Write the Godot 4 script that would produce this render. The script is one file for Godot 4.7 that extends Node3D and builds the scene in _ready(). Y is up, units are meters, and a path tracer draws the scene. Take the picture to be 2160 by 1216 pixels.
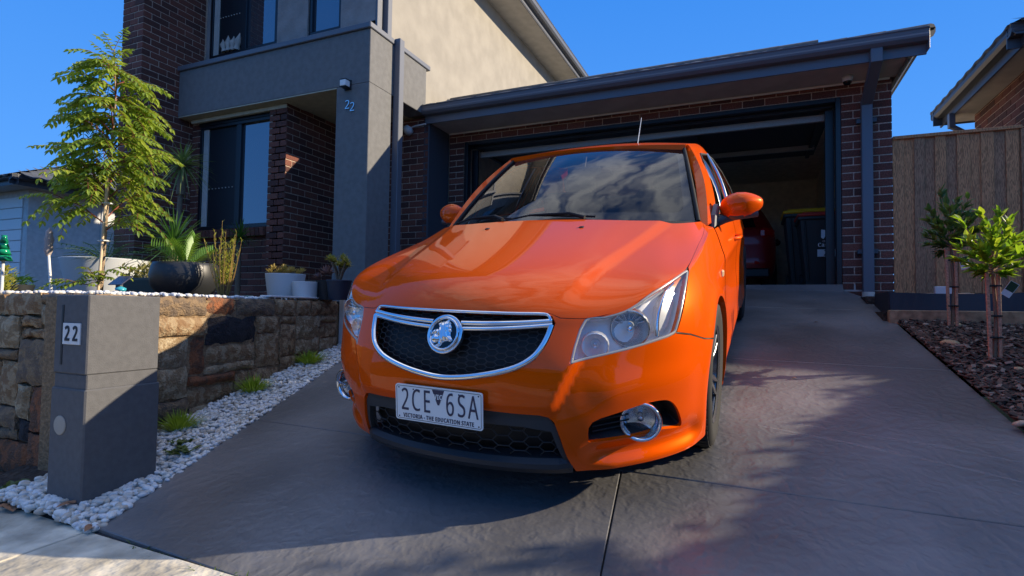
extends Node3D
# A street-front house with a sloping driveway. World: x along the facade to the right, y up, -z into the house.

class MB:
	# collects triangles with normals and uvs; faces are wound to agree with their normals
	var v := PackedVector3Array()
	var n := PackedVector3Array()
	var uv := PackedVector2Array()
	func tri(a: Vector3, b: Vector3, c: Vector3, na: Vector3, nb: Vector3, nc: Vector3, ua := Vector2.ZERO, ub := Vector2.ZERO, uc := Vector2.ZERO) -> void:
		if (c - a).cross(b - a).dot(na + nb + nc) >= 0.0:
			v.append(a); v.append(b); v.append(c)
			n.append(na); n.append(nb); n.append(nc)
			uv.append(ua); uv.append(ub); uv.append(uc)
		else:
			v.append(a); v.append(c); v.append(b)
			n.append(na); n.append(nc); n.append(nb)
			uv.append(ua); uv.append(uc); uv.append(ub)
	func flat(a: Vector3, b: Vector3, c: Vector3, out: Vector3) -> void:
		var m := (c - a).cross(b - a)
		if m.length_squared() < 1e-16:
			return
		m = m.normalized()
		if m.dot(out) < 0.0:
			m = -m
		tri(a, b, c, m, m, m)
	func quad(a: Vector3, b: Vector3, c: Vector3, d: Vector3, out: Vector3) -> void:
		flat(a, b, c, out)
		flat(a, c, d, out)
	func box(c: Vector3, s: Vector3, b := 0.0, bs := Basis()) -> void:
		var h := s * 0.5
		b = minf(b, minf(h.x, minf(h.y, h.z)) * 0.9)
		for ax in 3:
			var i1 := (ax + 1) % 3
			var i2 := (ax + 2) % 3
			for sg: float in [-1.0, 1.0]:
				var q: Array[Vector3] = []
				for k: Array in [[-1, -1], [1, -1], [1, 1], [-1, 1]]:
					var p := Vector3.ZERO
					p[ax] = h[ax] * sg
					p[i1] = (h[i1] - b) * float(k[0])
					p[i2] = (h[i2] - b) * float(k[1])
					q.append(c + bs * p)
				var o := Vector3.ZERO
				o[ax] = sg
				quad(q[0], q[1], q[2], q[3], bs * o)
		if b <= 0.0:
			return
		for ax in 3:
			var i1 := (ax + 1) % 3
			var i2 := (ax + 2) % 3
			for s1: float in [-1.0, 1.0]:
				for s2: float in [-1.0, 1.0]:
					var q: Array[Vector3] = []
					for e: Array in [[-1.0, 0], [1.0, 0], [1.0, 1], [-1.0, 1]]:
						var p := Vector3.ZERO
						p[ax] = (h[ax] - b) * float(e[0])
						p[i1] = (h[i1] - (b if e[1] == 1 else 0.0)) * s1
						p[i2] = (h[i2] - (0.0 if e[1] == 1 else b)) * s2
						q.append(c + bs * p)
					var o := Vector3.ZERO
					o[i1] = s1
					o[i2] = s2
					quad(q[0], q[1], q[2], q[3], bs * o)
		for sx: float in [-1.0, 1.0]:
			for sy: float in [-1.0, 1.0]:
				for sz: float in [-1.0, 1.0]:
					var p := Vector3(h.x * sx, h.y * sy, h.z * sz)
					flat(c + bs * (p - Vector3(0, b * sy, b * sz)), c + bs * (p - Vector3(b * sx, 0, b * sz)), c + bs * (p - Vector3(b * sx, b * sy, 0)), bs * Vector3(sx, sy, sz))
	func tube(pts: Array, r0: float, r1: float, sides := 8, cap := true) -> void:
		var rings: Array = []
		var nr: Array = []
		var up := Vector3.UP
		var m := pts.size()
		for i in m:
			var a: Vector3 = pts[maxi(i - 1, 0)]
			var bb: Vector3 = pts[mini(i + 1, m - 1)]
			var d := (bb - a).normalized()
			if absf(d.dot(up)) > 0.95:
				up = Vector3.RIGHT if absf(d.dot(Vector3.RIGHT)) < 0.9 else Vector3.FORWARD
			var e1 := d.cross(up).normalized()
			var e2 := e1.cross(d).normalized()
			up = e2
			var r := lerpf(r0, r1, float(i) / maxf(1.0, m - 1))
			var ring: Array[Vector3] = []
			var ns: Array[Vector3] = []
			for k in sides:
				var w := e1 * cos(TAU * k / sides) + e2 * sin(TAU * k / sides)
				ring.append(pts[i] + w * r)
				ns.append(w)
			rings.append(ring)
			nr.append(ns)
		for i in m - 1:
			for k in sides:
				var k2 := (k + 1) % sides
				tri(rings[i][k], rings[i][k2], rings[i + 1][k2], nr[i][k], nr[i][k2], nr[i + 1][k2])
				tri(rings[i][k], rings[i + 1][k2], rings[i + 1][k], nr[i][k], nr[i + 1][k2], nr[i + 1][k])
		if cap:
			for e in [0, m - 1]:
				var d2: Vector3 = (pts[0] - pts[1]) if e == 0 else (pts[m - 1] - pts[m - 2])
				for k in range(1, sides - 1):
					flat(rings[e][0], rings[e][k], rings[e][k + 1], d2)
	func lathe(prof: Array, segs: int, x := Transform3D()) -> void:
		# prof: Vector2(radius, height) along the y axis of x; normals smooth along the profile except at doubled points
		var m := prof.size()
		var pn: Array[Vector2] = []
		for i in m:
			var a: Vector2 = prof[maxi(i - 1, 0)]
			var b: Vector2 = prof[mini(i + 1, m - 1)]
			var c: Vector2 = prof[i]
			if a.distance_to(c) < 1e-6: a = c - (b - c)
			if b.distance_to(c) < 1e-6: b = c + (c - a)
			var d := (b - a).normalized()
			pn.append(Vector2(d.y, -d.x))
		for i in m - 1:
			var p0: Vector2 = prof[i]
			var p1: Vector2 = prof[i + 1]
			if p0.distance_to(p1) < 1e-6:
				continue
			for k in segs:
				var c0 := cos(TAU * k / segs); var s0 := sin(TAU * k / segs)
				var c1 := cos(TAU * (k + 1) / segs); var s1 := sin(TAU * (k + 1) / segs)
				var q := [x * Vector3(p0.x * c0, p0.y, p0.x * s0), x * Vector3(p0.x * c1, p0.y, p0.x * s1), x * Vector3(p1.x * c1, p1.y, p1.x * s1), x * Vector3(p1.x * c0, p1.y, p1.x * s0)]
				var g := [x.basis * Vector3(pn[i].x * c0, pn[i].y, pn[i].x * s0), x.basis * Vector3(pn[i].x * c1, pn[i].y, pn[i].x * s1), x.basis * Vector3(pn[i + 1].x * c1, pn[i + 1].y, pn[i + 1].x * s1), x.basis * Vector3(pn[i + 1].x * c0, pn[i + 1].y, pn[i + 1].x * s0)]
				for e in 4: g[e] = g[e].normalized()
				if p0.x > 1e-6: tri(q[0], q[1], q[2], g[0], g[1], g[2])
				if p1.x > 1e-6: tri(q[0], q[2], q[3], g[0], g[2], g[3])
	func prism(poly: PackedVector2Array, d: float, x := Transform3D(), bev := 0.0) -> void:
		# poly in the xy plane of x, from z = 0 to z = d, front edge chamfered by bev
		if Geometry2D.is_polygon_clockwise(poly):
			poly.reverse()
		var fr := poly
		if bev > 0.0:
			var o := Geometry2D.offset_polygon(poly, -bev)
			if o.size() == 1 and o[0].size() == poly.size():
				fr = o[0]
			else:
				bev = 0.0
		var m := poly.size()
		var idx := Geometry2D.triangulate_polygon(poly)
		for i in range(0, idx.size(), 3):
			flat(x * Vector3(poly[idx[i]].x, poly[idx[i]].y, 0), x * Vector3(poly[idx[i + 1]].x, poly[idx[i + 1]].y, 0), x * Vector3(poly[idx[i + 2]].x, poly[idx[i + 2]].y, 0), x.basis * Vector3(0, 0, -signf(d)))
		idx = Geometry2D.triangulate_polygon(fr)
		for i in range(0, idx.size(), 3):
			flat(x * Vector3(fr[idx[i]].x, fr[idx[i]].y, d), x * Vector3(fr[idx[i + 1]].x, fr[idx[i + 1]].y, d), x * Vector3(fr[idx[i + 2]].x, fr[idx[i + 2]].y, d), x.basis * Vector3(0, 0, signf(d)))
		var sh := 0
		if bev > 0.0:
			var best := 1e9
			for k in m:
				if fr[k].distance_to(poly[0]) < best:
					best = fr[k].distance_to(poly[0]); sh = k
		var zz := d - bev * signf(d)
		for i in m:
			var a := poly[i]
			var b := poly[(i + 1) % m]
			var o2 := Vector3((b - a).y, -(b - a).x, 0)
			quad(x * Vector3(a.x, a.y, 0), x * Vector3(b.x, b.y, 0), x * Vector3(b.x, b.y, zz), x * Vector3(a.x, a.y, zz), x.basis * o2)
			if bev > 0.0:
				var fa := fr[(i + sh) % m]
				var fb := fr[(i + 1 + sh) % m]
				quad(x * Vector3(a.x, a.y, zz), x * Vector3(b.x, b.y, zz), x * Vector3(fb.x, fb.y, d), x * Vector3(fa.x, fa.y, d), x.basis * (o2.normalized() + Vector3(0, 0, signf(d))))
	func patch(f: Callable, nf: Callable, dom: PackedVector2Array, holes: Array, cell: Vector2) -> void:
		# the surface f over the polygon dom less holes, gridded by cell; nf gives normals
		var lo := dom[0]
		var hi := dom[0]
		for p in dom:
			lo = lo.min(p); hi = hi.max(p)
		var cache := {}
		var ncache := {}
		var nx := int(ceil((hi.x - lo.x) / cell.x))
		var ny := int(ceil((hi.y - lo.y) / cell.y))
		for i in nx:
			for j in ny:
				var r := [lo + Vector2(i, j) * cell, lo + Vector2(i + 1, j + 1) * cell]
				var c := PackedVector2Array([r[0], Vector2(r[1].x, r[0].y), r[1], Vector2(r[0].x, r[1].y)])
				var todo: Array = Geometry2D.intersect_polygons(c, dom)
				for h: PackedVector2Array in holes:
					var nxt: Array = []
					for t: PackedVector2Array in todo:
						nxt.append_array(Geometry2D.clip_polygons(t, h))
					todo = nxt
				for t: PackedVector2Array in todo:
					if t.size() < 3: continue
					var idx := Geometry2D.triangulate_polygon(t)
					for p in t:
						if not cache.has(p):
							cache[p] = f.call(p); ncache[p] = nf.call(p)
					for k in range(0, idx.size(), 3):
						var a := t[idx[k]]; var b := t[idx[k + 1]]; var d := t[idx[k + 2]]
						tri(cache[a], cache[b], cache[d], ncache[a], ncache[b], ncache[d], a, b, d)
	func rim(f: Callable, nf: Callable, poly: PackedVector2Array, depth: float, step: float, closed := true) -> void:
		# a flange that runs inwards from the outline poly on the surface f
		var m := poly.size()
		for i in (m if closed else m - 1):
			var a := poly[i]
			var b := poly[(i + 1) % m]
			var k := maxi(1, int(a.distance_to(b) / step))
			for e in k:
				var p := a.lerp(b, float(e) / k)
				var q := a.lerp(b, float(e + 1) / k)
				var p0: Vector3 = f.call(p); var q0: Vector3 = f.call(q)
				var np: Vector3 = nf.call(p); var nq: Vector3 = nf.call(q)
				var sd := (q0 - p0).cross(np)
				quad(p0, q0, q0 - nq * depth, p0 - np * depth, sd)
	func strip(a: Array, b: Array, na: Array, nb: Array) -> void:
		for i in a.size() - 1:
			tri(a[i], a[i + 1], b[i + 1], na[i], na[i + 1], nb[i + 1])
			tri(a[i], b[i + 1], b[i], na[i], nb[i + 1], nb[i])
	func mesh(m: Material) -> ArrayMesh:
		var arr: Array = []
		arr.resize(Mesh.ARRAY_MAX)
		arr[Mesh.ARRAY_VERTEX] = v
		arr[Mesh.ARRAY_NORMAL] = n
		arr[Mesh.ARRAY_TEX_UV] = uv
		var am := ArrayMesh.new()
		am.add_surface_from_arrays(Mesh.PRIMITIVE_TRIANGLES, arr)
		am.surface_set_material(0, m)
		return am

var rng := RandomNumberGenerator.new()
var mats := {}
var nextno := {}

func W3(x: float, y: float, z: float) -> Vector3:
	return Vector3(x, y, -z)

func rf(a: float, b: float) -> float:
	return rng.randf_range(a, b)

func numbered(s: String) -> String:
	var k: int = nextno.get(s, 0)
	nextno[s] = k + 1
	return s if k == 0 else "%s_%03d" % [s, k]

func thing(called: String, label: String, cat: String, at := Vector3.ZERO, turn := 0.0, group := "") -> Node3D:
	var o := Node3D.new()
	o.name = numbered(called)
	add_child(o)
	o.position = at
	o.rotation.y = turn
	o.set_meta("label", label)
	o.set_meta("category", cat)
	if group != "":
		o.set_meta("group", group)
	return o

func put(called: String, mesh: Mesh, parent: Node, at := Transform3D(), m: Material = null) -> MeshInstance3D:
	var o := MeshInstance3D.new()
	o.mesh = mesh
	o.name = called
	o.transform = at
	if m != null:
		o.material_override = m
	parent.add_child(o, true)
	return o

func part(called: String, b: MB, m: Material, parent: Node) -> MeshInstance3D:
	return put(called, b.mesh(m), parent)

func struct(called: String, b: MB, m: Material, label: String) -> MeshInstance3D:
	var o := put(called, b.mesh(m), self)
	o.set_meta("kind", "structure")
	o.set_meta("label", label)
	return o

func single(called: String, b: MB, m: Material, label: String, cat: String, group := "") -> MeshInstance3D:
	var o := put(numbered(called), b.mesh(m), self)
	o.set_meta("label", label)
	o.set_meta("category", cat)
	if group != "":
		o.set_meta("group", group)
	return o

func multi(called: String, mesh: Mesh, xs: Array, parent: Node, cols: Array = []) -> MultiMeshInstance3D:
	var mm := MultiMesh.new()
	mm.transform_format = MultiMesh.TRANSFORM_3D
	mm.use_colors = cols.size() > 0
	mm.mesh = mesh
	mm.instance_count = xs.size()
	for i in xs.size():
		mm.set_instance_transform(i, xs[i])
		if cols.size() > 0:
			mm.set_instance_color(i, cols[i])
	var o := MultiMeshInstance3D.new()
	o.multimesh = mm
	o.name = called
	o.set_meta("kind", "stuff")
	parent.add_child(o, true)
	return o

func noise_image(seed_: int, freq: float, size: int, lo: float, hi: float, oct := 4, type := FastNoiseLite.TYPE_SIMPLEX_SMOOTH, contrast := 1.0) -> Image:
	var fn := FastNoiseLite.new()
	fn.seed = seed_
	fn.frequency = freq
	fn.noise_type = type
	fn.fractal_octaves = oct
	var im := fn.get_seamless_image(size, size)
	im.convert(Image.FORMAT_L8)
	var d := im.get_data()
	for i in d.size():
		var t := clampf((float(d[i]) / 255.0 - 0.5) * contrast + 0.5, 0.0, 1.0)
		d[i] = int(lerpf(lo, hi, t) * 255.0)
	return Image.create_from_data(size, size, false, Image.FORMAT_L8, d)

var texcache := {}
func tex(seed_: int, freq: float, lo: float, hi: float, oct := 4, contrast := 1.6, size := 512) -> ImageTexture:
	var key := "%d %f %f %f %d %f %d" % [seed_, freq, lo, hi, oct, contrast, size]
	if not texcache.has(key):
		var im := noise_image(seed_, freq, size, lo, hi, oct, FastNoiseLite.TYPE_SIMPLEX_SMOOTH, contrast)
		im.convert(Image.FORMAT_RGB8)
		texcache[key] = ImageTexture.create_from_image(im)
	return texcache[key]

func mat(c: Color, rough: float, metal := 0.0, spec := 0.5) -> StandardMaterial3D:
	var m := StandardMaterial3D.new()
	m.albedo_color = c
	m.roughness = rough
	m.metallic = metal
	m.metallic_specular = spec
	return m

# colour c varied by noise, world-mapped: sc = repeats per metre; relief in centimetres
func rough_mat(c: Color, rough: float, seed_: int, freq: float, sc: float, lo: float, relief := 0.0, rfreq := 0.03, world := true, oct := 4) -> StandardMaterial3D:
	var m := mat(c, rough)
	m.albedo_texture = tex(seed_, freq, lo, 1.0, oct)
	m.uv1_triplanar = true
	m.uv1_world_triplanar = world
	m.uv1_scale = Vector3.ONE * sc
	if relief > 0.0:
		m.heightmap_enabled = true
		m.heightmap_texture = tex(seed_ + 50, rfreq, 0.0, 1.0, 3)
		m.heightmap_scale = relief
	return m

func glass(c: Color, alpha: float, rough := 0.0) -> StandardMaterial3D:
	var m := mat(Color(c.r, c.g, c.b, alpha), rough)
	m.transparency = BaseMaterial3D.TRANSPARENCY_ALPHA
	return m

func text(called: String, s: String, height: float, depth: float, parent: Node, at: Transform3D, m: Material, squeeze := 1.0, font := "Droid Sans", weight := 400) -> MeshInstance3D:
	var f := SystemFont.new()
	f.font_names = PackedStringArray([font])
	f.font_weight = weight
	var t := TextMesh.new()
	t.text = s
	t.font = f
	t.font_size = 64
	t.pixel_size = height / 46.0
	t.depth = depth
	t.material = m
	return put(called, t, parent, at * Transform3D(Basis.from_scale(Vector3(squeeze, 1, 1)), Vector3.ZERO))

func rect(x0: float, y0: float, x1: float, y1: float) -> PackedVector2Array:
	return PackedVector2Array([Vector2(x0, y0), Vector2(x1, y0), Vector2(x1, y1), Vector2(x0, y1)])

func round_rect(cx: float, cy: float, w: float, h: float, r: float, k := 4) -> PackedVector2Array:
	var o := PackedVector2Array()
	for c: Array in [[1, 1, 0], [-1, 1, 1], [-1, -1, 2], [1, -1, 3]]:
		for i in k + 1:
			var a: float = (float(c[2]) + float(i) / k) * PI / 2
			o.append(Vector2(cx + float(c[0]) * (w / 2 - r) + cos(a) * r, cy + float(c[1]) * (h / 2 - r) + sin(a) * r))
	return o

func circle(cx: float, cy: float, r: float, k := 24) -> PackedVector2Array:
	var o := PackedVector2Array()
	for i in k:
		o.append(Vector2(cx + cos(TAU * i / k) * r, cy + sin(TAU * i / k) * r))
	return o

func ground_y(x: float, z: float) -> float:
	# the driveway's plane
	return -0.762 - 0.0266 * (x + 1.069) + 0.2117 * (z - 1.896)

func sky_image() -> Image:
	# clear blue that pales to the horizon; thin wisps of high cloud overhead
	var w := 1024
	var h := 512
	var im := Image.create(w, h, false, Image.FORMAT_RGBF)
	var fn := FastNoiseLite.new()
	fn.seed = 11
	fn.frequency = 1.1
	fn.fractal_octaves = 5
	var warp := FastNoiseLite.new()
	warp.seed = 5
	warp.frequency = 0.9
	for j in h:
		var el := (0.5 - (j + 0.5) / h) * PI
		var t := clampf(el / (PI / 2), 0.0, 1.0)
		var base := Color(0.130, 0.365, 0.80).lerp(Color(0.027, 0.172, 0.58), pow(minf(1.0, t * 2.6), 0.55))
		base = base.lerp(Color(0.022, 0.105, 0.36), smoothstep(0.33, 0.75, t))
		if el < 0.0:
			base = Color(0.16, 0.19, 0.24)
		var mask := smoothstep(0.68, 1.2, el)
		for i in w:
			var c := base
			if mask > 0.0:
				var az := (i + 0.5) / w * TAU
				var d := 1.0 / maxf(0.15, sin(el))
				var p := Vector2(cos(az), sin(az)) * cos(el) * d
				var q := p * 1.5 + Vector2(warp.get_noise_2d(p.x * 2.0, p.y * 2.0), warp.get_noise_2d(p.x * 2.0 + 9.0, p.y * 2.0)) * 0.6
				var s := fn.get_noise_2d(q.x * 0.75 + q.y * 0.3, q.y * 2.2)
				var k := smoothstep(-0.55, 0.6, s) * mask * 0.92
				c = c.lerp(Color(1.12, 1.14, 1.18), k)
			im.set_pixel(i, j, c)
	return im

func setup() -> void:
	var cam := Camera3D.new()
	cam.name = "camera"
	cam.transform = Transform3D(Basis(Vector3(0.917375, 0.014408, -0.397764), Vector3(0.002486, 0.999118, 0.041924), Vector3(0.398017, -0.039449, 0.916529)).orthonormalized(), Vector3.ZERO)
	cam.fov = 54.75
	cam.near = 0.05
	cam.far = 600.0
	add_child(cam)
	cam.make_current()
	var env := Environment.new()
	env.background_mode = Environment.BG_SKY
	var sm := PanoramaSkyMaterial.new()
	sm.panorama = ImageTexture.create_from_image(sky_image())
	var sky := Sky.new()
	sky.sky_material = sm
	env.sky = sky
	env.background_energy_multiplier = 1.0
	env.tonemap_mode = Environment.TONE_MAPPER_LINEAR
	env.tonemap_exposure = 1.5
	env.sdfgi_enabled = true
	env.ssao_enabled = true
	env.ssil_enabled = true
	var we := WorldEnvironment.new()
	we.name = "world_environment"
	we.environment = env
	add_child(we)
	var sun := DirectionalLight3D.new()
	sun.name = "sun"
	sun.light_energy = 1.6
	sun.light_color = Color(1.0, 0.93, 0.82)
	sun.light_angular_distance = 0.5
	sun.shadow_enabled = true
	add_child(sun)
	sun.look_at_from_position(Vector3(2.07, 1.0, -0.92) * 10.0, Vector3.ZERO)

func make_mats() -> void:
	mats.render = rough_mat(Color8(115, 115, 114), 0.9, 3, 0.02, 0.9, 0.93, 0.10, 0.16)
	mats.beige = rough_mat(Color8(159, 153, 141), 0.9, 4, 0.012, 0.35, 0.93, 0.10, 0.16)
	mats.taupe = rough_mat(Color8(150, 144, 140), 0.9, 5, 0.012, 0.5, 0.9, 0.2, 0.09)
	mats.cream = rough_mat(Color8(190, 184, 160), 0.8, 6, 0.02, 0.8, 0.92)
	mats.soffit = rough_mat(Color8(188, 184, 176), 0.75, 7, 0.01, 0.6, 0.93)
	mats.steel = mat(Color8(96, 100, 108), 0.42)
	mats.steel_dark = mat(Color8(66, 69, 76), 0.45)
	mats.frame = mat(Color8(22, 24, 30), 0.35)
	mats.core = rough_mat(Color8(152, 126, 94), 0.95, 9, 0.05, 1.5, 0.75, 0.4, 0.08)
	mats.letterbox = rough_mat(Color8(92, 92, 93), 0.85, 10, 0.03, 1.5, 0.93, 0.06, 0.2)
	mats.pale = rough_mat(Color8(206, 206, 202), 0.85, 12, 0.02, 0.6, 0.93, 0.2, 0.08)
	mats.mortar = rough_mat(Color8(206, 180, 158), 0.95, 8, 0.05, 1.5, 0.8, 0.15, 0.1)
	var bc := [Color8(134, 78, 63), Color8(116, 69, 57), Color8(144, 88, 71), Color8(100, 62, 54)]
	for i in 4:
		mats["brick%d" % i] = rough_mat(bc[i], 0.85, 20 + i, 0.05, 2.2, 0.7, 0.2, 0.12)
	mats.drive = rough_mat(Color8(121, 120, 121), 0.42, 30, 0.006, 0.23, 0.70, 0.0, 0.03, true, 6)
	mats.drive.heightmap_enabled = true
	mats.drive.heightmap_texture = stamped_texture()
	mats.drive.heightmap_scale = 0.5
	mats.joint = mat(Color8(40, 40, 44), 0.9)
	mats.path = rough_mat(Color8(222, 213, 192), 0.9, 33, 0.012, 0.7, 0.72, 0.35, 0.05)
	mats.soil = rough_mat(Color8(74, 62, 52), 0.95, 34, 0.03, 0.8, 0.55, 1.0, 0.06)
	mats.grass = rough_mat(Color8(70, 88, 44), 0.95, 35, 0.03, 0.6, 0.6, 1.5, 0.1)
	mats.asphalt = rough_mat(Color8(66, 66, 68), 0.9, 36, 0.05, 0.7, 0.8, 0.6, 0.12)
	mats.tile = rough_mat(Color8(88, 90, 92), 0.7, 37, 0.03, 0.9, 0.8)
	mats.plaster = rough_mat(Color8(240, 226, 206), 0.9, 38, 0.02, 0.6, 0.92)
	mats.concrete = rough_mat(Color8(184, 178, 168), 0.85, 39, 0.02, 0.6, 0.8, 0.3, 0.07)
	mats.galv = rough_mat(Color8(176, 178, 176), 0.45, 40, 0.08, 2.0, 0.75)
	mats.galv.metallic = 0.1
	mats.white = mat(Color8(226, 226, 222), 0.55)
	mats.whiteplastic = mat(Color8(214, 214, 212), 0.4)
	mats.black = mat(Color8(18, 18, 20), 0.5)
	mats.rubber = mat(Color8(26, 26, 27), 0.8)
	mats.ink = mat(Color8(22, 24, 34), 0.6)
	mats.chrome = mat(Color8(225, 228, 232), 0.06, 1.0)
	mats.silver = mat(Color8(200, 202, 205), 0.25, 1.0)
	mats.pane = mat(Color8(104, 108, 116), 0.0, 0.72, 1.0)
	mats.pane.clearcoat_enabled = true
	mats.pane.clearcoat = 1.0
	mats.pane.clearcoat_roughness = 0.0
	mats.screen = mat(Color8(14, 18, 26), 0.5)
	mats.clear = glass(Color8(225, 232, 235), 0.10, 0.0)

func stamped_texture() -> ImageTexture:
	# swirled trowel skin of stamped concrete: ridged noise, warped
	var fn := FastNoiseLite.new()
	fn.seed = 77
	fn.frequency = 0.055
	fn.fractal_type = FastNoiseLite.FRACTAL_RIDGED
	fn.fractal_octaves = 3
	fn.domain_warp_enabled = true
	fn.domain_warp_amplitude = 18.0
	fn.domain_warp_frequency = 0.03
	var im := fn.get_seamless_image(768, 768)
	im.convert(Image.FORMAT_RGB8)
	return ImageTexture.create_from_image(im)

func slab(poly: Array, parent: Node, called: String, m: Material, yf: Callable, thick: float) -> void:
	# a slab over a plan polygon of (x, z into the house), top following yf, with a small chamfer
	var b := MB.new()
	var pp := PackedVector2Array(poly)
	if Geometry2D.is_polygon_clockwise(pp): pp.reverse()
	var inn: PackedVector2Array = Geometry2D.offset_polygon(pp, -0.003)[0]
	var idx := Geometry2D.triangulate_polygon(inn)
	var tp := func(p: Vector2, d: float) -> Vector3: return W3(p.x, yf.call(p.x, p.y) - d, p.y)
	for i in range(0, idx.size(), 3):
		b.flat(tp.call(inn[idx[i]], 0.0), tp.call(inn[idx[i + 1]], 0.0), tp.call(inn[idx[i + 2]], 0.0), Vector3.UP)
	var m2 := pp.size()
	for i in m2:
		var a := pp[i]; var c := pp[(i + 1) % m2]
		var o := Vector3((c - a).y, 0, (c - a).x)
		b.quad(tp.call(a, 0.003), tp.call(c, 0.003), tp.call(c, thick), tp.call(a, thick), o)
		var best := 0; var bd := 1e9; var best2 := 0; var bd2 := 1e9
		for k in inn.size():
			if inn[k].distance_to(a) < bd: bd = inn[k].distance_to(a); best = k
			if inn[k].distance_to(c) < bd2: bd2 = inn[k].distance_to(c); best2 = k
		b.quad(tp.call(a, 0.003), tp.call(c, 0.003), tp.call(inn[best2], 0.0), tp.call(inn[best], 0.0), Vector3.UP + o * 0.1)
	part(called, b, m, parent)

func left_edge(z: float) -> float:
	# x of the driveway's left edge at depth z
	if z < 3.3: return lerpf(-2.285, -2.861, (z - 1.347) / (3.326 - 1.347))
	return lerpf(-2.861, -3.95, clampf((z - 3.326) / 3.6, 0.0, 1.0))

func right_edge(z: float) -> float:
	if z > 6.55: return lerpf(1.05, 0.905, (z - 6.55) / 0.45)
	return lerpf(1.135, 1.055, (z - 3.2) / 3.3)

func build_ground() -> void:
	var b := MB.new()
	b.quad(W3(-250, -1.35, -250), W3(250, -1.35, -250), W3(250, -1.35, 300), W3(-250, -1.35, 300), Vector3.UP)
	struct("ground", b, mats.grass, "ground sheet under the street and the gardens out to the horizon")
	# road, kerb and nature strip in front of the footpath
	b = MB.new()
	b.box(W3(0, -1.26, -7.6), Vector3(160, 0.1, 7.6))
	struct("road", b, mats.asphalt, "asphalt road running past the front of the house")
	b = MB.new()
	b.box(W3(0, -1.16, -3.7), Vector3(160, 0.26, 0.2), 0.03)
	struct("kerb", b, mats.concrete, "concrete kerb between road and nature strip")
	b = MB.new()
	b.box(W3(-40, -1.1, -1.9), Vector3(76, 0.3, 3.36))
	b.box(W3(41.2, -1.1, -1.9), Vector3(80, 0.3, 3.36))
	struct("nature_strip", b, mats.grass, "grass nature strip between kerb and footpath")
	# driveway: slabs parted by narrow control joints over a dark bed
	var base := MB.new()
	var up := func(x: float, z: float) -> Vector3: return W3(x, ground_y(x, z) - 0.014, z)
	var zs := [0.0, 1.33, 2.4, 3.3, 4.15, 5.95, 6.6, 6.97]
	for i in zs.size() - 1:
		var z0: float = zs[i]; var z1: float = zs[i + 1]
		base.quad(up.call(left_edge(z0) + 0.01, z0), up.call(right_edge(z0) - 0.01, z0), up.call(right_edge(z1) - 0.01, z1), up.call(left_edge(z1) + 0.01, z1), Vector3.UP)
	var dw := struct("driveway", base, mats.joint, "sloping charcoal stamped concrete driveway up to the garage")
	var g := 0.003
	var jz := func(x: float, k: int) -> float:
		match k:
			0: return 1.335 - 0.02 * (x + 2.0)
			1: return 2.365 + 0.033 * (x + 1.0)
			2: return 4.10 + 0.05 * (x + 1.0)
			3: return 5.9 + 0.03 * (x + 1.0)
		return 6.995
	for k in 4:
		var lx := func(kk: int) -> float: return left_edge(jz.call(left_edge(2.0 + kk), kk))
		var l0: float = lx.call(k); var l1: float = lx.call(k + 1)
		var r0 := right_edge(jz.call(1.1, k)); var r1 := right_edge(jz.call(1.1, k + 1))
		var z0 := func(x: float) -> float: return float(jz.call(x, k)) + g
		var z1 := func(x: float) -> float: return float(jz.call(x, k + 1)) - g
		if k == 0:
			slab([Vector2(l0, z0.call(l0)), Vector2(-0.385 - g, z0.call(-0.385)), Vector2(-0.516 - g, z1.call(-0.516)), Vector2(l1, z1.call(l1))], dw, "concrete_slab", mats.drive, ground_y, 0.1)
			slab([Vector2(-0.385 + g, z0.call(-0.385)), Vector2(r0, z0.call(r0)), Vector2(r1, z1.call(r1)), Vector2(-0.516 + g, z1.call(-0.516))], dw, "concrete_slab", mats.drive, ground_y, 0.1)
		elif k == 3:
			slab([Vector2(l0, z0.call(l0)), Vector2(r0, z0.call(r0)), Vector2(1.05, 6.55), Vector2(r1, 6.993), Vector2(l1, 6.993)], dw, "concrete_slab", mats.drive, ground_y, 0.1)
		else:
			var md: float = (float(z0.call(l0)) + float(z1.call(l1))) / 2
			slab([Vector2(l0, z0.call(l0)), Vector2(r0, z0.call(r0)), Vector2(r1, z1.call(r1)), Vector2(l1, z1.call(l1)), Vector2(left_edge(md), md)], dw, "concrete_slab", mats.drive, ground_y, 0.1)
	# faint pale tyre scuffs that sweep across the right half
	for e: Array in [[0.02, 3.02, 1.05, 2.72, 0.022], [0.10, 2.96, 0.60, 2.86, 0.014], [0.10, 3.10, 1.10, 2.92, 0.012]]:
		var sc := MB.new()
		for i in 16:
			var p := func(t: float, sd: float) -> Vector3:
				var x := lerpf(e[0], e[2], t)
				var z := lerpf(e[1], e[3], t) + 0.03 * sin(t * PI) + sd * float(e[4]) * (0.4 + 0.6 * sin(t * PI))
				return W3(x, ground_y(x, z) + 0.002, z)
			sc.quad(p.call(i / 16.0, -0.5), p.call((i + 1) / 16.0, -0.5), p.call((i + 1) / 16.0, 0.5), p.call(i / 16.0, 0.5), Vector3.UP)
		var sm2 := mat(Color8(190, 190, 190, 32), 0.9)
		sm2.transparency = BaseMaterial3D.TRANSPARENCY_ALPHA
		var so := part("tyre_scuff", sc, sm2, dw)
	# crossover from the footpath down to the kerb, below the frame
	var fy := func(x: float, z: float) -> float: return ground_y(x, 1.34) + (z - 1.34) * 0.06
	var fp := MB.new()
	fp.quad(W3(-40, -0.93, 1.34), W3(40, -0.93, 1.31), W3(40, -1.02, -0.2), W3(-40, -1.02, -0.2), Vector3.UP)
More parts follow.
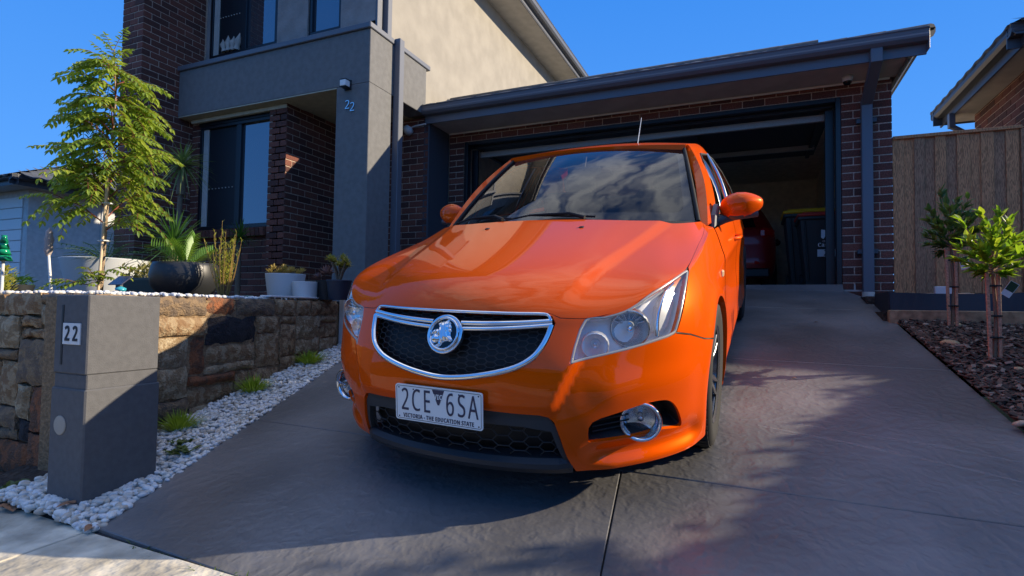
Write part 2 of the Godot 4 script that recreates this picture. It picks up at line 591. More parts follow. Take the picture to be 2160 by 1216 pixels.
	var path := struct("footpath", fp, mats.joint, "pale concrete footpath in front of the driveway and stone wall")
	var py := func(x: float, z: float) -> float: return lerpf(-0.862, -0.90, clampf((1.35 - z) / 1.5, 0.0, 1.0))
	var xs := [-12.0, -9.6, -7.2, -4.9, -2.32, 0.2, 2.6, 5.0, 7.4, 9.8]
	for i in xs.size() - 1:
		var x0: float = xs[i] + 0.004; var x1: float = xs[i + 1] - 0.004
		var zb := func(x: float) -> float: return 1.328 - 0.02 * (x + 2.0) if x > -2.33 else 1.352
		var sl := 0.30 if i >= 3 else 0.0
		var sl2 := 0.30 if i + 1 >= 3 else 0.0
		var pg := [Vector2(x0, -0.15), Vector2(x1, -0.15), Vector2(x1, zb.call(x1)), Vector2(x0, zb.call(x0))]
		if i == 3: pg = [Vector2(x0, -0.15), Vector2(x1, -0.15), Vector2(x1, 1.335), Vector2(-2.94, 1.36), Vector2(-3.03, 1.565), Vector2(x0, 1.565)]
		elif i < 3: pg = [Vector2(x0, -0.15), Vector2(x1, -0.15), Vector2(x1, 1.565), Vector2(x0, 1.565)]
		slab(pg, path, "concrete_slab", mats.path, py, 0.12)
	b = MB.new()
	b.quad(W3(-1.98, -0.99, -0.17), W3(1.18, -0.99, -0.17), W3(1.18, -1.17, -3.58), W3(-1.98, -1.17, -3.58), Vector3.UP)
	struct("crossover", b, mats.concrete, "concrete vehicle crossover between road and footpath")
	# garden levels either side
	b = MB.new()
	b.box(W3(-21.6, -0.66, 16.9), Vector3(36.8, 1.36, 30.0))
	struct("garden_terrain", b, mats.soil, "raised garden ground behind the stone retaining wall")
	# mulch bed right of the driveway, sloping with it
	b = MB.new()
	var bed := func(x: float, z: float) -> Vector3:
		var y := ground_y(1.1, z) + 0.012 + 0.03 * sin(x * 3.0 + z * 2.1) * smoothstep(0.02, 0.4, x - 1.1) + 0.02 * (x - 1.1)
		return W3(x, y, z)
	for i in 24:
		for j in 24:
			var x0 := lerpf(0.0, 1.0, i / 24.0); var x1 := lerpf(0.0, 1.0, (i + 1) / 24.0)
			var za := lerpf(1.0, 5.46, j / 24.0); var zc := lerpf(1.0, 5.46, (j + 1) / 24.0)
			var f := func(x: float, z: float) -> Vector3: return bed.call(right_edge(z) + 0.004 + x * 2.6, z)
			var nn := Vector3(0, 0.98, 0.2)
			b.tri(f.call(x0, za), f.call(x1, za), f.call(x1, zc), nn, nn, nn)
			b.tri(f.call(x0, za), f.call(x1, zc), f.call(x0, zc), nn, nn, nn)
	struct("garden_bed", b, mats.soil, "dark soil bed under the bark mulch right of the driveway")
	b = MB.new()
	b.box(W3(3.6, -0.3, 6.2), Vector3(5.2, 0.66, 1.34))
	b.box(W3(21.0, -0.42, 17.0), Vector3(30.0, 1.2, 20.0))
	b.box(W3(1.2, 0.13, 6.6), Vector3(0.4, 0.1, 0.7))
	struct("side_yard", b, mats.soil, "level side yard by the fence behind the mulch bed")
	b = MB.new()
	b.quad(W3(3.6, -0.86, 1.0), W3(40, -0.86, 1.0), W3(40, 0.1, 7.2), W3(3.6, 0.1, 7.2), Vector3.UP)
	struct("neighbour_lawn", b, mats.grass, "neighbour's sloping front lawn beyond the mulch bed")

var brick_list: Array = []

func lay(o: Vector3, dir: Vector3, nrm: Vector3, length: float, yg: float, k0: int, k1: int, e_even: float, e_odd: float, first_even: float, first_odd: float, deep0: bool, deep1: bool, ytop := 99.0, cut_even := 0.0, cut_odd := 0.0) -> void:
	# courses k0..k1 of stretchers; e_* is where a course starts, first_* the length of its first brick
	var full := length
	for k in range(k0, k1):
		var ev := posmod(k, 2) == 0
		length = full - (cut_even if ev else cut_odd)
		var s := e_even if ev else e_odd
		var ln := first_even if ev else first_odd
		var y := yg + k * 0.086
		var hh := minf(0.076, ytop - y)
		if hh < 0.015:
			continue
		while s < length - 0.012:
			var e := minf(s + ln, length)
			if length - e < 0.03: e = length
			var d := 0.05
			if deep0 and s < 0.001: d = 0.11
			if deep1 and e > length - 0.001: d = 0.11
			var c := o + dir * ((s + e) / 2) - nrm * (d / 2 - rf(0.0, 0.0015))
			c.y = y + hh / 2 + 0.01
			brick_list.append([c, dir, nrm, Vector3(e - s, hh, d)])
			s = e + 0.01
			ln = 0.23

func brick_variant(sd: int) -> MB:
	# unit brick 230 x 76 x 50 with worn chamfered arrises
	var b := MB.new()
	b.box(Vector3.ZERO, Vector3(0.23, 0.076, 0.05), 0.0035 + 0.0008 * sd)
	return b

func build_bricks(house: Node3D) -> void:
	var meshes: Array = []
	for i in 3:
		meshes.append(brick_variant(i).mesh(mats.brick0))
	brick_list.sort_custom(func(a, b): return (a[0] as Vector3).length() < (b[0] as Vector3).length())
	var rest: Array = [[], [], [], []]
	for i in brick_list.size():
		var e: Array = brick_list[i]
		var bs := Basis(e[1], Vector3.UP, e[2])
		if bs.determinant() < 0: bs = Basis(-e[1], Vector3.UP, e[2])
		var sz: Vector3 = e[3]
		var x := Transform3D(bs * Basis.from_scale(Vector3(sz.x / 0.23, sz.y / 0.076, sz.z / 0.05)), e[0])
		var mi := [0, 0, 1, 1, 2, 3][rng.randi() % 6] as int
		if i < 300:
			put("brick", meshes[rng.randi() % 3], house, x, mats["brick%d" % mi])
		else:
			rest[mi].append(x)
	for i in 4:
		if rest[i].size() > 0:
			multi("brickwork", brick_variant(1).mesh(mats["brick%d" % i]), rest[i], house)

func wall_body(h: Node, a: Vector3, b: Vector3, m: Material, called := "wall") -> void:
	var mb := MB.new()
	mb.box((a + b) / 2, (b - a).abs())
	part(called, mb, m, h)

func window(h: Node, x0: float, y0: float, x1: float, y1: float, z: float, mull: Array, transom := -1.0) -> void:
	# aluminium frame with fixed and sliding panes, set in the wall plane z
	var f := MB.new()
	var w := 0.055
	var d := 0.07
	f.box(W3((x0 + x1) / 2, y0 + w / 2, z), Vector3(x1 - x0, w, d), 0.004)
	f.box(W3((x0 + x1) / 2, y1 - w / 2, z), Vector3(x1 - x0, w, d), 0.004)
	f.box(W3(x0 + w / 2, (y0 + y1) / 2, z), Vector3(w, y1 - y0 - 2 * w, d), 0.004)
	f.box(W3(x1 - w / 2, (y0 + y1) / 2, z), Vector3(w, y1 - y0 - 2 * w, d), 0.004)
	for x: float in mull:
		f.box(W3(x, (y0 + y1) / 2, z), Vector3(0.09, y1 - y0 - 2 * w, d - 0.006), 0.004)
	var fr := part("window", f, mats.frame, h)
	var xs := [x0 + w]
	for x: float in mull: xs.append_array([x - 0.045, x + 0.045])
	xs.append(x1 - w)
	for i in range(0, xs.size(), 2):
		var p := MB.new()
		p.box(W3((xs[i] + xs[i + 1]) / 2, (y0 + y1) / 2, z + 0.01), Vector3(xs[i + 1] - xs[i], y1 - y0 - 2 * w, 0.006))
		var flyscreen := i == 0 and mull.size() > 0
		part("fly_screen" if flyscreen else "pane", p, mats.screen if flyscreen else mats.pane, fr)
		if i == 0 and mull.size() > 0:
			var dots := MB.new()
			for k in 9: dots.box(W3(lerpf(xs[0] + 0.06, xs[1] - 0.08, k / 8.0), y0 + (y1 - y0) * 0.36 + 0.05, z - 0.002), Vector3(0.014, 0.014, 0.012), 0.002)
			part("safety_dots", dots, mats.soffit, fr)
			var bl := MB.new()
			bl.box(W3(xs[0] + 0.05, (y0 + y1) / 2, z - 0.006), Vector3(0.10, y1 - y0 - 2 * w, 0.02), 0.003)
			part("sash_stile", bl, mats.soffit, fr)
	# dark room behind with a pale roller blind edge on the left
	var r := MB.new()
	r.box(W3((x0 + x1) / 2, (y0 + y1) / 2, z + 0.5), Vector3(x1 - x0, y1 - y0, 0.02))
	part("room_back", r, mats.black, fr)

func gutter_prof(k: float) -> PackedVector2Array:
	# quad gutter with fascia, outwards along +x: lip at the top
	return PackedVector2Array([Vector2(0, 0), Vector2(0.02, 0), Vector2(0.02, 0.10), Vector2(0.095, 0.105), Vector2(0.125, 0.135), Vector2(0.13, 0.155), Vector2(0.122, 0.175), Vector2(0.128, 0.205), Vector2(0.138, 0.215), Vector2(0.138, 0.222), Vector2(0.118, 0.222), Vector2(0.118, 0.16), Vector2(0.10, 0.125), Vector2(0.018, 0.125), Vector2(0.018, 0.235), Vector2(0, 0.235)])

func run_profile(b: MB, prof: PackedVector2Array, a: Vector3, c: Vector3, out: Vector3) -> void:
	# sweeps prof (x outwards, y up) from a to c
	var dir := (c - a).normalized()
	var x := Transform3D(Basis(out, Vector3.UP, out.cross(Vector3.UP)), a)
	var ln := a.distance_to(c)
	var sg := signf(dir.dot(out.cross(Vector3.UP)))
	b.prism(prof, ln * sg, x)

func build_house() -> void:
	var h := thing("brick_house", "two storey brick and grey rendered house with open double garage", "house")
	var up := Vector3.UP
	var FX := Vector3(1, 0, 0)
	var FZ := Vector3(0, 0, 1)   # towards the street
	var IN := Vector3(0, 0, -1)
	var mo: Material = mats.mortar
	# --- garage front: piers, head, jambs
	wall_body(h, W3(-4.07, 0.1, 7.006), W3(-3.826, 2.41, 7.24), mo)
	wall_body(h, W3(0.899, 0.1, 7.006), W3(1.361, 2.41, 7.24), mo)
	wall_body(h, W3(-4.07, 2.41, 7.006), W3(1.361, 2.75, 7.24), mo)
	lay(W3(0.893, 0, 7.0), FX, FZ, 0.474, 0.344, -2, 24, 0, 0, 0.23, 0.11, true, true)
	lay(W3(-4.068, 0, 7.0), FX, FZ, 0.242, 0.344, -2, 24, 0, 0, 0.11, 0.23, false, true)
	lay(W3(-4.068, 0, 7.0), FX, FZ, 5.435, 0.344, 24, 26, 0, 0, 0.11, 0.23, false, true, 2.553)
	# return faces of the right pier's outer side
	lay(W3(1.367, 0, 7.0), IN, FX, 0.9, 0.344, -2, 25, 0.12, 0.12, 0.23, 0.11, false, false)
	# left jamb reveal
	lay(W3(-3.82, 0, 7.0), IN, FX, 0.2, 0.344, -2, 24, 0.12, 0.06, 0.08, 0.14, false, false)
	# wall beside the garage and its dark rendered return
	wall_body(h, W3(-5.4, 0.1, 6.466), W3(-4.085, 2.62, 6.68), mo)
	lay(W3(-5.3, 0, 6.46), FX, FZ, 1.208, 0.0174, 1, 31, 0, 0, 0.19, 0.07, false, false, 2.62)
	var b := MB.new()
	b.box(W3(-4.125, 1.4, 6.735), Vector3(0.09, 2.6, 0.55), 0.004)
	part("rendered_return", b, mats.steel_dark, h)
	# garage shell: side walls, back, ceiling, floor
	wall_body(h, W3(-4.6, 0.0, 7.25), W3(-4.3, 2.8, 12.8), mats.plaster, "garage_wall")
	wall_body(h, W3(1.17, 0.0, 7.25), W3(1.355, 2.75, 12.8), mats.plaster, "garage_wall")
	wall_body(h, W3(-4.3, 0.0, 12.6), W3(1.17, 2.8, 12.8), mats.plaster, "garage_wall")
	wall_body(h, W3(-4.3, 2.72, 7.25), W3(1.17, 2.8, 12.6), mats.plaster, "garage_ceiling")
	wall_body(h, W3(-4.3, 0.0, 7.0), W3(1.17, 0.33, 12.6), mats.concrete, "garage_floor")
	b = MB.new()
	b.quad(W3(-3.82, 0.33, 6.996), W3(0.893, 0.33, 6.996), W3(0.893, ground_y(0.9, 6.9), 6.9), W3(-3.82, ground_y(-3.8, 6.9), 6.9), Vector3(0, 1, 0.5))
	part("threshold", b, mats.drive, h)
	# inner door in the back wall
	b = MB.new()
	b.box(W3(-0.05, 1.35, 12.59), Vector3(1.75, 2.04, 0.03), 0.004)
	part("back_door", b, mats.plaster, h)
	# garage opening frame
	b = MB.new()
	b.box(W3(0.866, 1.37, 7.05), Vector3(0.052, 2.08, 0.1), 0.004)
	b.box(W3(-3.793, 1.37, 7.05), Vector3(0.052, 2.08, 0.1), 0.004)
	b.box(W3(-1.46, 2.385, 7.05), Vector3(4.6, 0.05, 0.1), 0.004)
	b.box(W3(-1.46, 2.372, 7.13), Vector3(4.7, 0.07, 0.05), 0.004)
	b.box(W3(0.80, 1.33, 7.2), Vector3(0.09, 2.0, 0.05), 0.003)
	b.box(W3(-3.74, 1.33, 7.2), Vector3(0.09, 2.0, 0.05), 0.003)
	part("garage_frame", b, mats.frame, h)
	# raised sectional door under the ceiling
	b = MB.new()
	for k in 4:
		b.box(W3(-1.46, 2.39 + 0.012 * k, 7.52 + 0.55 * k), Vector3(4.6, 0.04, 0.535), 0.006)
	var door := part("garage_door", b, mats.steel_dark, h)
	for e: Array in [[7.3, 2.292, 0.075], [8.74, 2.345, 0.06]]:
		b = MB.new()
		b.box(W3(-1.46, e[1], e[0]), Vector3(4.5, e[2], 0.012), 0.002)
		b.box(W3(-1.46, float(e[1]) - float(e[2]) / 2, float(e[0]) + 0.02), Vector3(4.5, 0.008, 0.05), 0.002)
		part("strut", b, mats.galv, door)
	for x: float in [-3.7, -2.2, -0.7, 0.74]:
		b = MB.new()
		b.box(W3(x, 2.345, 8.3), Vector3(0.05, 0.03, 2.0), 0.003)
		part("rail", b, mats.steel_dark, door)
	# --- eaves over the garage
	b = MB.new()
	b.box(W3(-1.365, 2.5625, 6.72), Vector3(5.53, 0.015, 0.54))
	part("soffit", b, mats.soffit, h)
	b = MB.new()
	b.box(W3(-1.36, 2.545, 6.988), Vector3(5.42, 0.02, 0.02), 0.004)
	part("soffit_mould", b, mats.white, h)
	b = MB.new()
	run_profile(b, gutter_prof(1), W3(-4.13, 2.535, 6.455), W3(1.545, 2.535, 6.455), FZ)
	b.box(W3(1.547, 2.65, 6.41), Vector3(0.010, 0.19, 0.13), 0.002)
	part("gutter", b, mats.steel, h)
	b = MB.new()
	run_profile(b, gutter_prof(1), W3(1.40, 2.535, 6.47), W3(1.40, 2.535, 12.8), FX)
	part("gutter", b, mats.steel, h)
	# garage roof, hipped at the right
	b = MB.new()
	var rp := 0.428
	var e0 := Vector2(6.36, 2.755)
	var ry := func(z: float) -> float: return e0.y + (z - e0.x) * rp
	var apex := 7.5
	var ax := 1.60 + 0.2 - (apex - e0.x)
	var bz := 2 * apex - e0.x
	b.quad(W3(-4.35, e0.y, e0.x), W3(1.60, e0.y, e0.x), W3(ax, ry.call(apex), apex), W3(-4.35, ry.call(apex), apex), up)
	b.flat(W3(1.60, e0.y, e0.x), W3(1.60, e0.y, bz), W3(ax, ry.call(apex), apex), FX + up)
	b.quad(W3(-4.35, e0.y, bz), W3(1.60, e0.y, bz), W3(ax, ry.call(apex), apex), W3(-4.35, ry.call(apex), apex), IN + up)
	b.quad(W3(-4.35, 2.83, bz - 0.1), W3(1.5, 2.80, bz - 0.1), W3(1.5, 2.80, 12.84), W3(-4.35, 2.83, 12.84), up)
	var rs := part("roof", b, mats.steel_dark, h)
	var tm := tile_mesh()
	var tl: Array = []
	for c in 4:
		var z := e0.x - 0.03 + c * 0.30
		var x := -4.2 + (0.15 if c % 2 else 0.0)
		while x < 1.42 - c * 0.29:
			var bs := Basis(FX, up, FZ).rotated(FX, atan(rp) + rf(0.0, 0.035))
			tl.append(Transform3D(bs, W3(x + 0.15, float(ry.call(z + 0.18)) + 0.012, z + 0.18)))
			x += 0.30
	for i in tl.size():
		put("roof_tile", tm, rs, tl[i])
	# ridge and hip capping
	for k in 12:
		b = MB.new()
		b.tube([W3(ax + 0.06 - k * 0.42, float(ry.call(apex)) - 0.02, apex), W3(ax + 0.06 - k * 0.42 - 0.44, float(ry.call(apex)) - 0.012, apex)], 0.085, 0.075, 10)
		part("ridge_cap", b, mats.tile, rs)
	for k in 3:
		b = MB.new()
		b.tube([W3(1.57 - k * 0.30, float(ry.call(e0.x + 0.04 + k * 0.36)) - 0.03, e0.x + 0.04 + k * 0.36), W3(1.57 - k * 0.30 - 0.32, float(ry.call(e0.x + 0.42 + k * 0.36)) - 0.03, e0.x + 0.42 + k * 0.36)], 0.065, 0.06, 10)
		part("hip_cap", b, mats.tile, rs)
	# downpipe on the right pier with its offset under the eave
	b = MB.new()
	b.box(W3(1.125, 2.60, 6.40), Vector3(0.104, 0.2, 0.07), 0.006)
	var dv := W3(1.125, 2.52, 6.42); var dw := W3(1.125, 2.30, 6.90)
	var dd := (dw - dv).normalized()
	b.box((dv + dw) / 2, Vector3(0.102, 0.07, dv.distance_to(dw) + 0.05), 0.004, Basis(FX, dd.cross(FX).normalized(), dd))
	b.box(W3(1.125, 1.27, 6.945), Vector3(0.104, 2.1, 0.07), 0.006)
	var dp := part("downpipe", b, mats.steel, h)
	for y: float in [0.68, 2.1]:
		b = MB.new()
		b.box(W3(1.125, y, 6.972), Vector3(0.19, 0.05, 0.05), 0.004)
		part("bracket", b, mats.steel_dark, dp)
	b = MB.new()
	b.lathe([Vector2(0, 0.1), Vector2(0.06, 0.1), Vector2(0.06, 0.04), Vector2(0.07, 0.04), Vector2(0.07, 0.0)], 14, Transform3D(Basis(), W3(1.125, 0.145, 6.945)))
	part("drain_collar", b, mats.concrete, dp)
	# dome camera under the soffit
	b = MB.new()
	var cx := Transform3D(Basis(), W3(0.93, 2.555, 6.80))
	b.lathe([Vector2(0, 0), Vector2(0.052, 0), Vector2(0.052, -0.03), Vector2(0.046, -0.036), Vector2(0.046, -0.06)], 18, cx)
	var cm := part("security_camera", b, mats.whiteplastic, h)
	b = MB.new()
	b.lathe([Vector2(0.043, -0.052), Vector2(0.04, -0.075), Vector2(0.025, -0.092), Vector2(0, -0.098)], 16, cx)
	part("lens", b, mat(Color8(8, 9, 12), 0.1), cm)
	# --- portico: pillar, beam, caps
	b = MB.new()
	b.box(W3(-4.374, 1.325, 5.44), Vector3(0.488, 2.66, 0.44), 0.006)
	b.box(W3(-5.79, 2.978, 5.44), Vector3(3.32, 0.645, 0.44), 0.006)
	b.box(W3(-4.36, 2.978, 6.05), Vector3(0.46, 0.645, 0.779), 0.006)
	var pt := part("portico", b, mats.render, h)
	b = MB.new()
	b.box(W3(-5.79, 3.335, 5.435), Vector3(3.36, 0.07, 0.49), 0.008)
	b.box(W3(-4.36, 3.333, 6.1), Vector3(0.5, 0.066, 0.83), 0.008)
	part("cap", b, mats.steel, pt)
	b = MB.new()
	b.box(W3(-6.03, 2.648, 5.44), Vector3(2.82, 0.012, 0.432))
	b.box(W3(-5.0, 2.66, 6.6), Vector3(1.2, 0.012, 1.9))
	part("underside", b, mats.cream, pt)
	b = MB.new()
	b.box(W3(-6.45, 2.61, 5.375), Vector3(1.8, 0.05, 0.05), 0.006)
	part("head_trim", b, mats.cream, h)
	b = MB.new()
	b.box(W3(-4.21, 2.74, 6.39), Vector3(0.16, 0.1, 0.08), 0.004)
	part("patch_panel", b, mats.white, h)
	# square downpipe at the pillar's back and its rain head
	b = MB.new()
	b.box(W3(-4.085, 1.80, 5.735), Vector3(0.09, 3.16, 0.10), 0.006)
	part("downpipe", b, mats.steel, h)
	# wall light
	b = MB.new()
	b.box(W3(-4.44, 2.655, 5.212), Vector3(0.10, 0.12, 0.016), 0.003)
	var wl := part("wall_light", b, mats.frame, h)
	b = MB.new()
	b.box(W3(-4.44, 2.655, 5.158), Vector3(0.085, 0.075, 0.085), 0.006)
	part("diffuser", b, mats.white, wl)
	b = MB.new()
	b.box(W3(-4.44, 2.612, 5.158), Vector3(0.088, 0.006, 0.088), 0.001)
	b.box(W3(-4.44, 2.698, 5.158), Vector3(0.088, 0.006, 0.088), 0.001)
	part("lamp_rim", b, mats.frame, wl)
	text("house_number", "2", 0.105, 0.012, h, Transform3D(Basis(), W3(-4.44, 2.42, 5.214)), mats.silver)
	text("house_number", "2", 0.105, 0.012, h, Transform3D(Basis(), W3(-4.365, 2.385, 5.214)), mats.silver)
	# motion sensor light in the corner by the garage eave
	b = MB.new()
	b.lathe([Vector2(0, 0.05), Vector2(0.04, 0.05), Vector2(0.06, 0.0), Vector2(0.06, -0.06), Vector2(0, -0.06)], 14, Transform3D(Basis().rotated(FX, 1.2), W3(-4.38, 2.47, 6.38)))
	b.tube([W3(-4.38, 2.50, 6.42), W3(-4.28, 2.52, 6.42), W3(-4.10, 2.52, 6.40)], 0.012, 0.012, 6)
	part("sensor_light", b, mats.whiteplastic, h)
	# --- window bay: brick pier, its deep side, sill
	wall_body(h, W3(-5.844, 0.0, 5.366), W3(-5.553, 2.64, 5.6), mo)
	wall_body(h, W3(-5.8, 0.0, 5.366), W3(-5.553, 2.70, 7.6), mo)
	lay(W3(-5.547, 0, 5.36), IN, FX, 1.75, 0.015, 1, 31, 0, 0.12, 0.23, 0.23, true, false, 2.64)
	lay(W3(-5.85, 0, 5.36), FX, FZ, 0.303, 0.015, 1, 31, 0, 0, 0.183, 0.11, false, true, 2.62, 0.12, 0.0)
	wall_body(h, W3(-7.28, 0.0, 5.43), W3(-5.84, 0.93, 5.6), mo)
	lay(W3(-7.3, 0, 5.42), FX, FZ, 1.45, 0.015, 1, 11, 0, 0, 0.23, 0.11, false, false)
	b = MB.new()
	for k in 18:
		b = MB.new()
		b.box(W3(-7.24 + k * 0.0775, 1.0, 5.44), Vector3(0.0675, 0.11, 0.20), 0.005, Basis().rotated(FX, 0.16))
		part("sill_brick", b, mats["brick%d" % (k % 3)], h)
	wall_body(h, W3(-7.46, 0.0, 5.456), W3(-7.262, 2.75, 5.6), mo)
	lay(W3(-7.45, 0, 5.45), FX, FZ, 0.185, 0.015, 1, 32, 0, 0, 0.11, 0.23, false, false)
	wall_body(h, W3(-7.27, 2.55, 5.42), W3(-5.85, 2.9, 5.6), mats.frame, "window_head")
	window(h, -7.265, 1.06, -5.852, 2.56, 5.47, [-6.50])
	# entry recess
	wall_body(h, W3(-5.55, 0.0, 7.6), W3(-4.2, 2.7, 7.75), mats.steel_dark, "entry_wall")
	wall_body(h, W3(-5.6, 0.0, 5.4), W3(-4.15, 0.14, 7.6), mats.concrete, "porch_floor")
	# --- left column
	wall_body(h, W3(-7.874, 0.0, 4.696), W3(-7.456, 5.6, 5.75), mo)
	lay(W3(-7.88, 0, 4.69), FX, FZ, 0.43, 0.0592, 0, 62, 0, 0, 0.23, 0.15, false, true, 99.0, 0.0, 0.12)
	lay(W3(-7.45, 0, 4.69), IN, FX, 0.905, 0.0592, 0, 62, 0.12, 0.0, 0.23, 0.23, true, false)
	wall_body(h, W3(-9.1, 0.0, 6.2), W3(-7.9, 2.9, 6.5), mats.steel_dark, "side_wing")
	# --- upper storey
	wall_body(h, W3(-7.45, 3.3, 5.62), W3(-7.385, 5.6, 5.9), mats.taupe, "upper_wall")
	wall_body(h, W3(-6.045, 3.3, 5.62), W3(-5.50, 5.6, 5.9), mats.taupe, "upper_wall")
	wall_body(h, W3(-4.935, 3.3, 5.62), W3(-4.378, 5.565, 5.9), mats.taupe, "upper_wall")
	wall_body(h, W3(-7.385, 5.2, 5.62), W3(-4.935, 5.6, 5.9), mats.taupe, "upper_wall")
	wall_body(h, W3(-7.45, 2.9, 5.62), W3(-4.378, 3.64, 5.9), mats.taupe, "upper_wall")
	window(h, -7.385, 3.63, -6.045, 5.2, 5.66, [-6.70])
	window(h, -5.50, 3.64, -4.935, 5.2, 5.68, [])
	for k in 4:
		b = MB.new()
		b.lathe([Vector2(0.05, 0.0), Vector2(0.035, 0.06), Vector2(0.055, 0.12), Vector2(0.02, 0.17 + 0.03 * (k % 2)), Vector2(0.0, 0.22 + 0.03 * (k % 2))], 9, Transform3D(Basis().rotated(FZ, 0.25 - 0.16 * k), W3(-7.08 + k * 0.08, 3.70, 5.64)))
		part("window_ornament", b, mats.concrete, h)
	wall_body(h, W3(-4.66, 2.66, 5.9), W3(-4.376, 5.565, 13.4), mats.beige, "upper_side_wall")
	wall_body(h, W3(-9.0, 2.9, 5.9), W3(-4.66, 5.6, 13.4), mats.taupe, "upper_core")
	b = MB.new()
	b.box(W3(-4.362, 4.45, 5.67), Vector3(0.03, 2.2, 0.1), 0.004)
	b.box(W3(-4.33, 4.45, 5.80), Vector3(0.09, 2.24, 0.09), 0.006)
	part("downpipe", b, mats.steel, h)
	# upper eave along the beige side
	b = MB.new()
	b.box(W3(-4.10, 5.572, 9.2), Vector3(0.56, 0.014, 8.4))
	b.box(W3(-6.6, 5.612, 5.35), Vector3(5.6, 0.014, 0.6))
	part("soffit", b, mats.soffit, h)
	b = MB.new()
	run_profile(b, gutter_prof(1), W3(-3.84, 5.555, 5.0), W3(-3.84, 5.555, 13.42), FX)
	part("gutter", b, mats.steel, h)
	b = MB.new()
	var ux := -3.70; var uy := 5.78
	b.quad(W3(ux, uy, 5.0), W3(ux, uy, 13.45), W3(ux - 2.9, uy + 1.25, 13.45), W3(ux - 2.9, uy + 1.25, 7.9), FX + up)
	b.flat(W3(ux, uy, 5.0), W3(-9.5, uy, 5.0), W3(ux - 2.9, uy + 1.25, 7.9), FZ + up)
	b.quad(W3(-9.5, uy, 5.0), W3(-9.5, uy, 13.45), W3(ux - 2.9, uy + 1.25, 13.45), W3(ux - 2.9, uy + 1.25, 7.9), -FX + up)
	part("upper_roof", b, mats.tile, h)
	build_bricks(h)

func tile_mesh() -> ArrayMesh:
	# a roof tile with a low roll, 300 wide and 380 long
	var b := MB.new()
	var k := 8
	for i in k:
		var f := func(t: float) -> Vector2: return Vector2(-0.15 + 0.3 * t, 0.006 + 0.007 * cos(t * TAU))
		var p: Vector2 = f.call(float(i) / k); var q: Vector2 = f.call(float(i + 1) / k)
		b.quad(Vector3(p.x, p.y, -0.19), Vector3(q.x, q.y, -0.19), Vector3(q.x, q.y, 0.19), Vector3(p.x, p.y, 0.19), Vector3.UP)
		b.quad(Vector3(p.x, p.y, 0.19), Vector3(q.x, q.y, 0.19), Vector3(q.x, q.y - 0.022, 0.19), Vector3(p.x, p.y - 0.022, 0.19), Vector3.BACK)
	return b.mesh(mats.tile)

# --- the orange sedan; car axes: x to the right seen from the street, y up, -z from nose to tail
const CAR_T := 13
var net: Array = []

func L(x: float, u: float, h: float) -> Vector3:
	return Vector3(x, h, -u)

func ncol(x: float, s: String) -> Array:
	# a control column: "u h [x]" triples parted by commas
	var o: Array = []
	for e in s.split(","):
		var w := e.strip_edges().split(" ")
		o.append(Vector3(float(w[2]) if w.size() > 2 else x, float(w[1]), -float(w[0])))
	return o

func side_col(u: float, xs: Array, belt: float, top: float) -> Array:
	var hs := [0.17, 0.24, 0.33, 0.42, 0.52, 0.68, 0.84]
	var o: Array = []
	for i in 7:
		o.append(Vector3(xs[i], hs[i], -u))
	o.append(Vector3(top, belt, -u))
	for k in range(1, 6):
		o.append(Vector3(maxf(0.0, top - 0.02 * k), belt + 0.004 * k, -u))
	return o

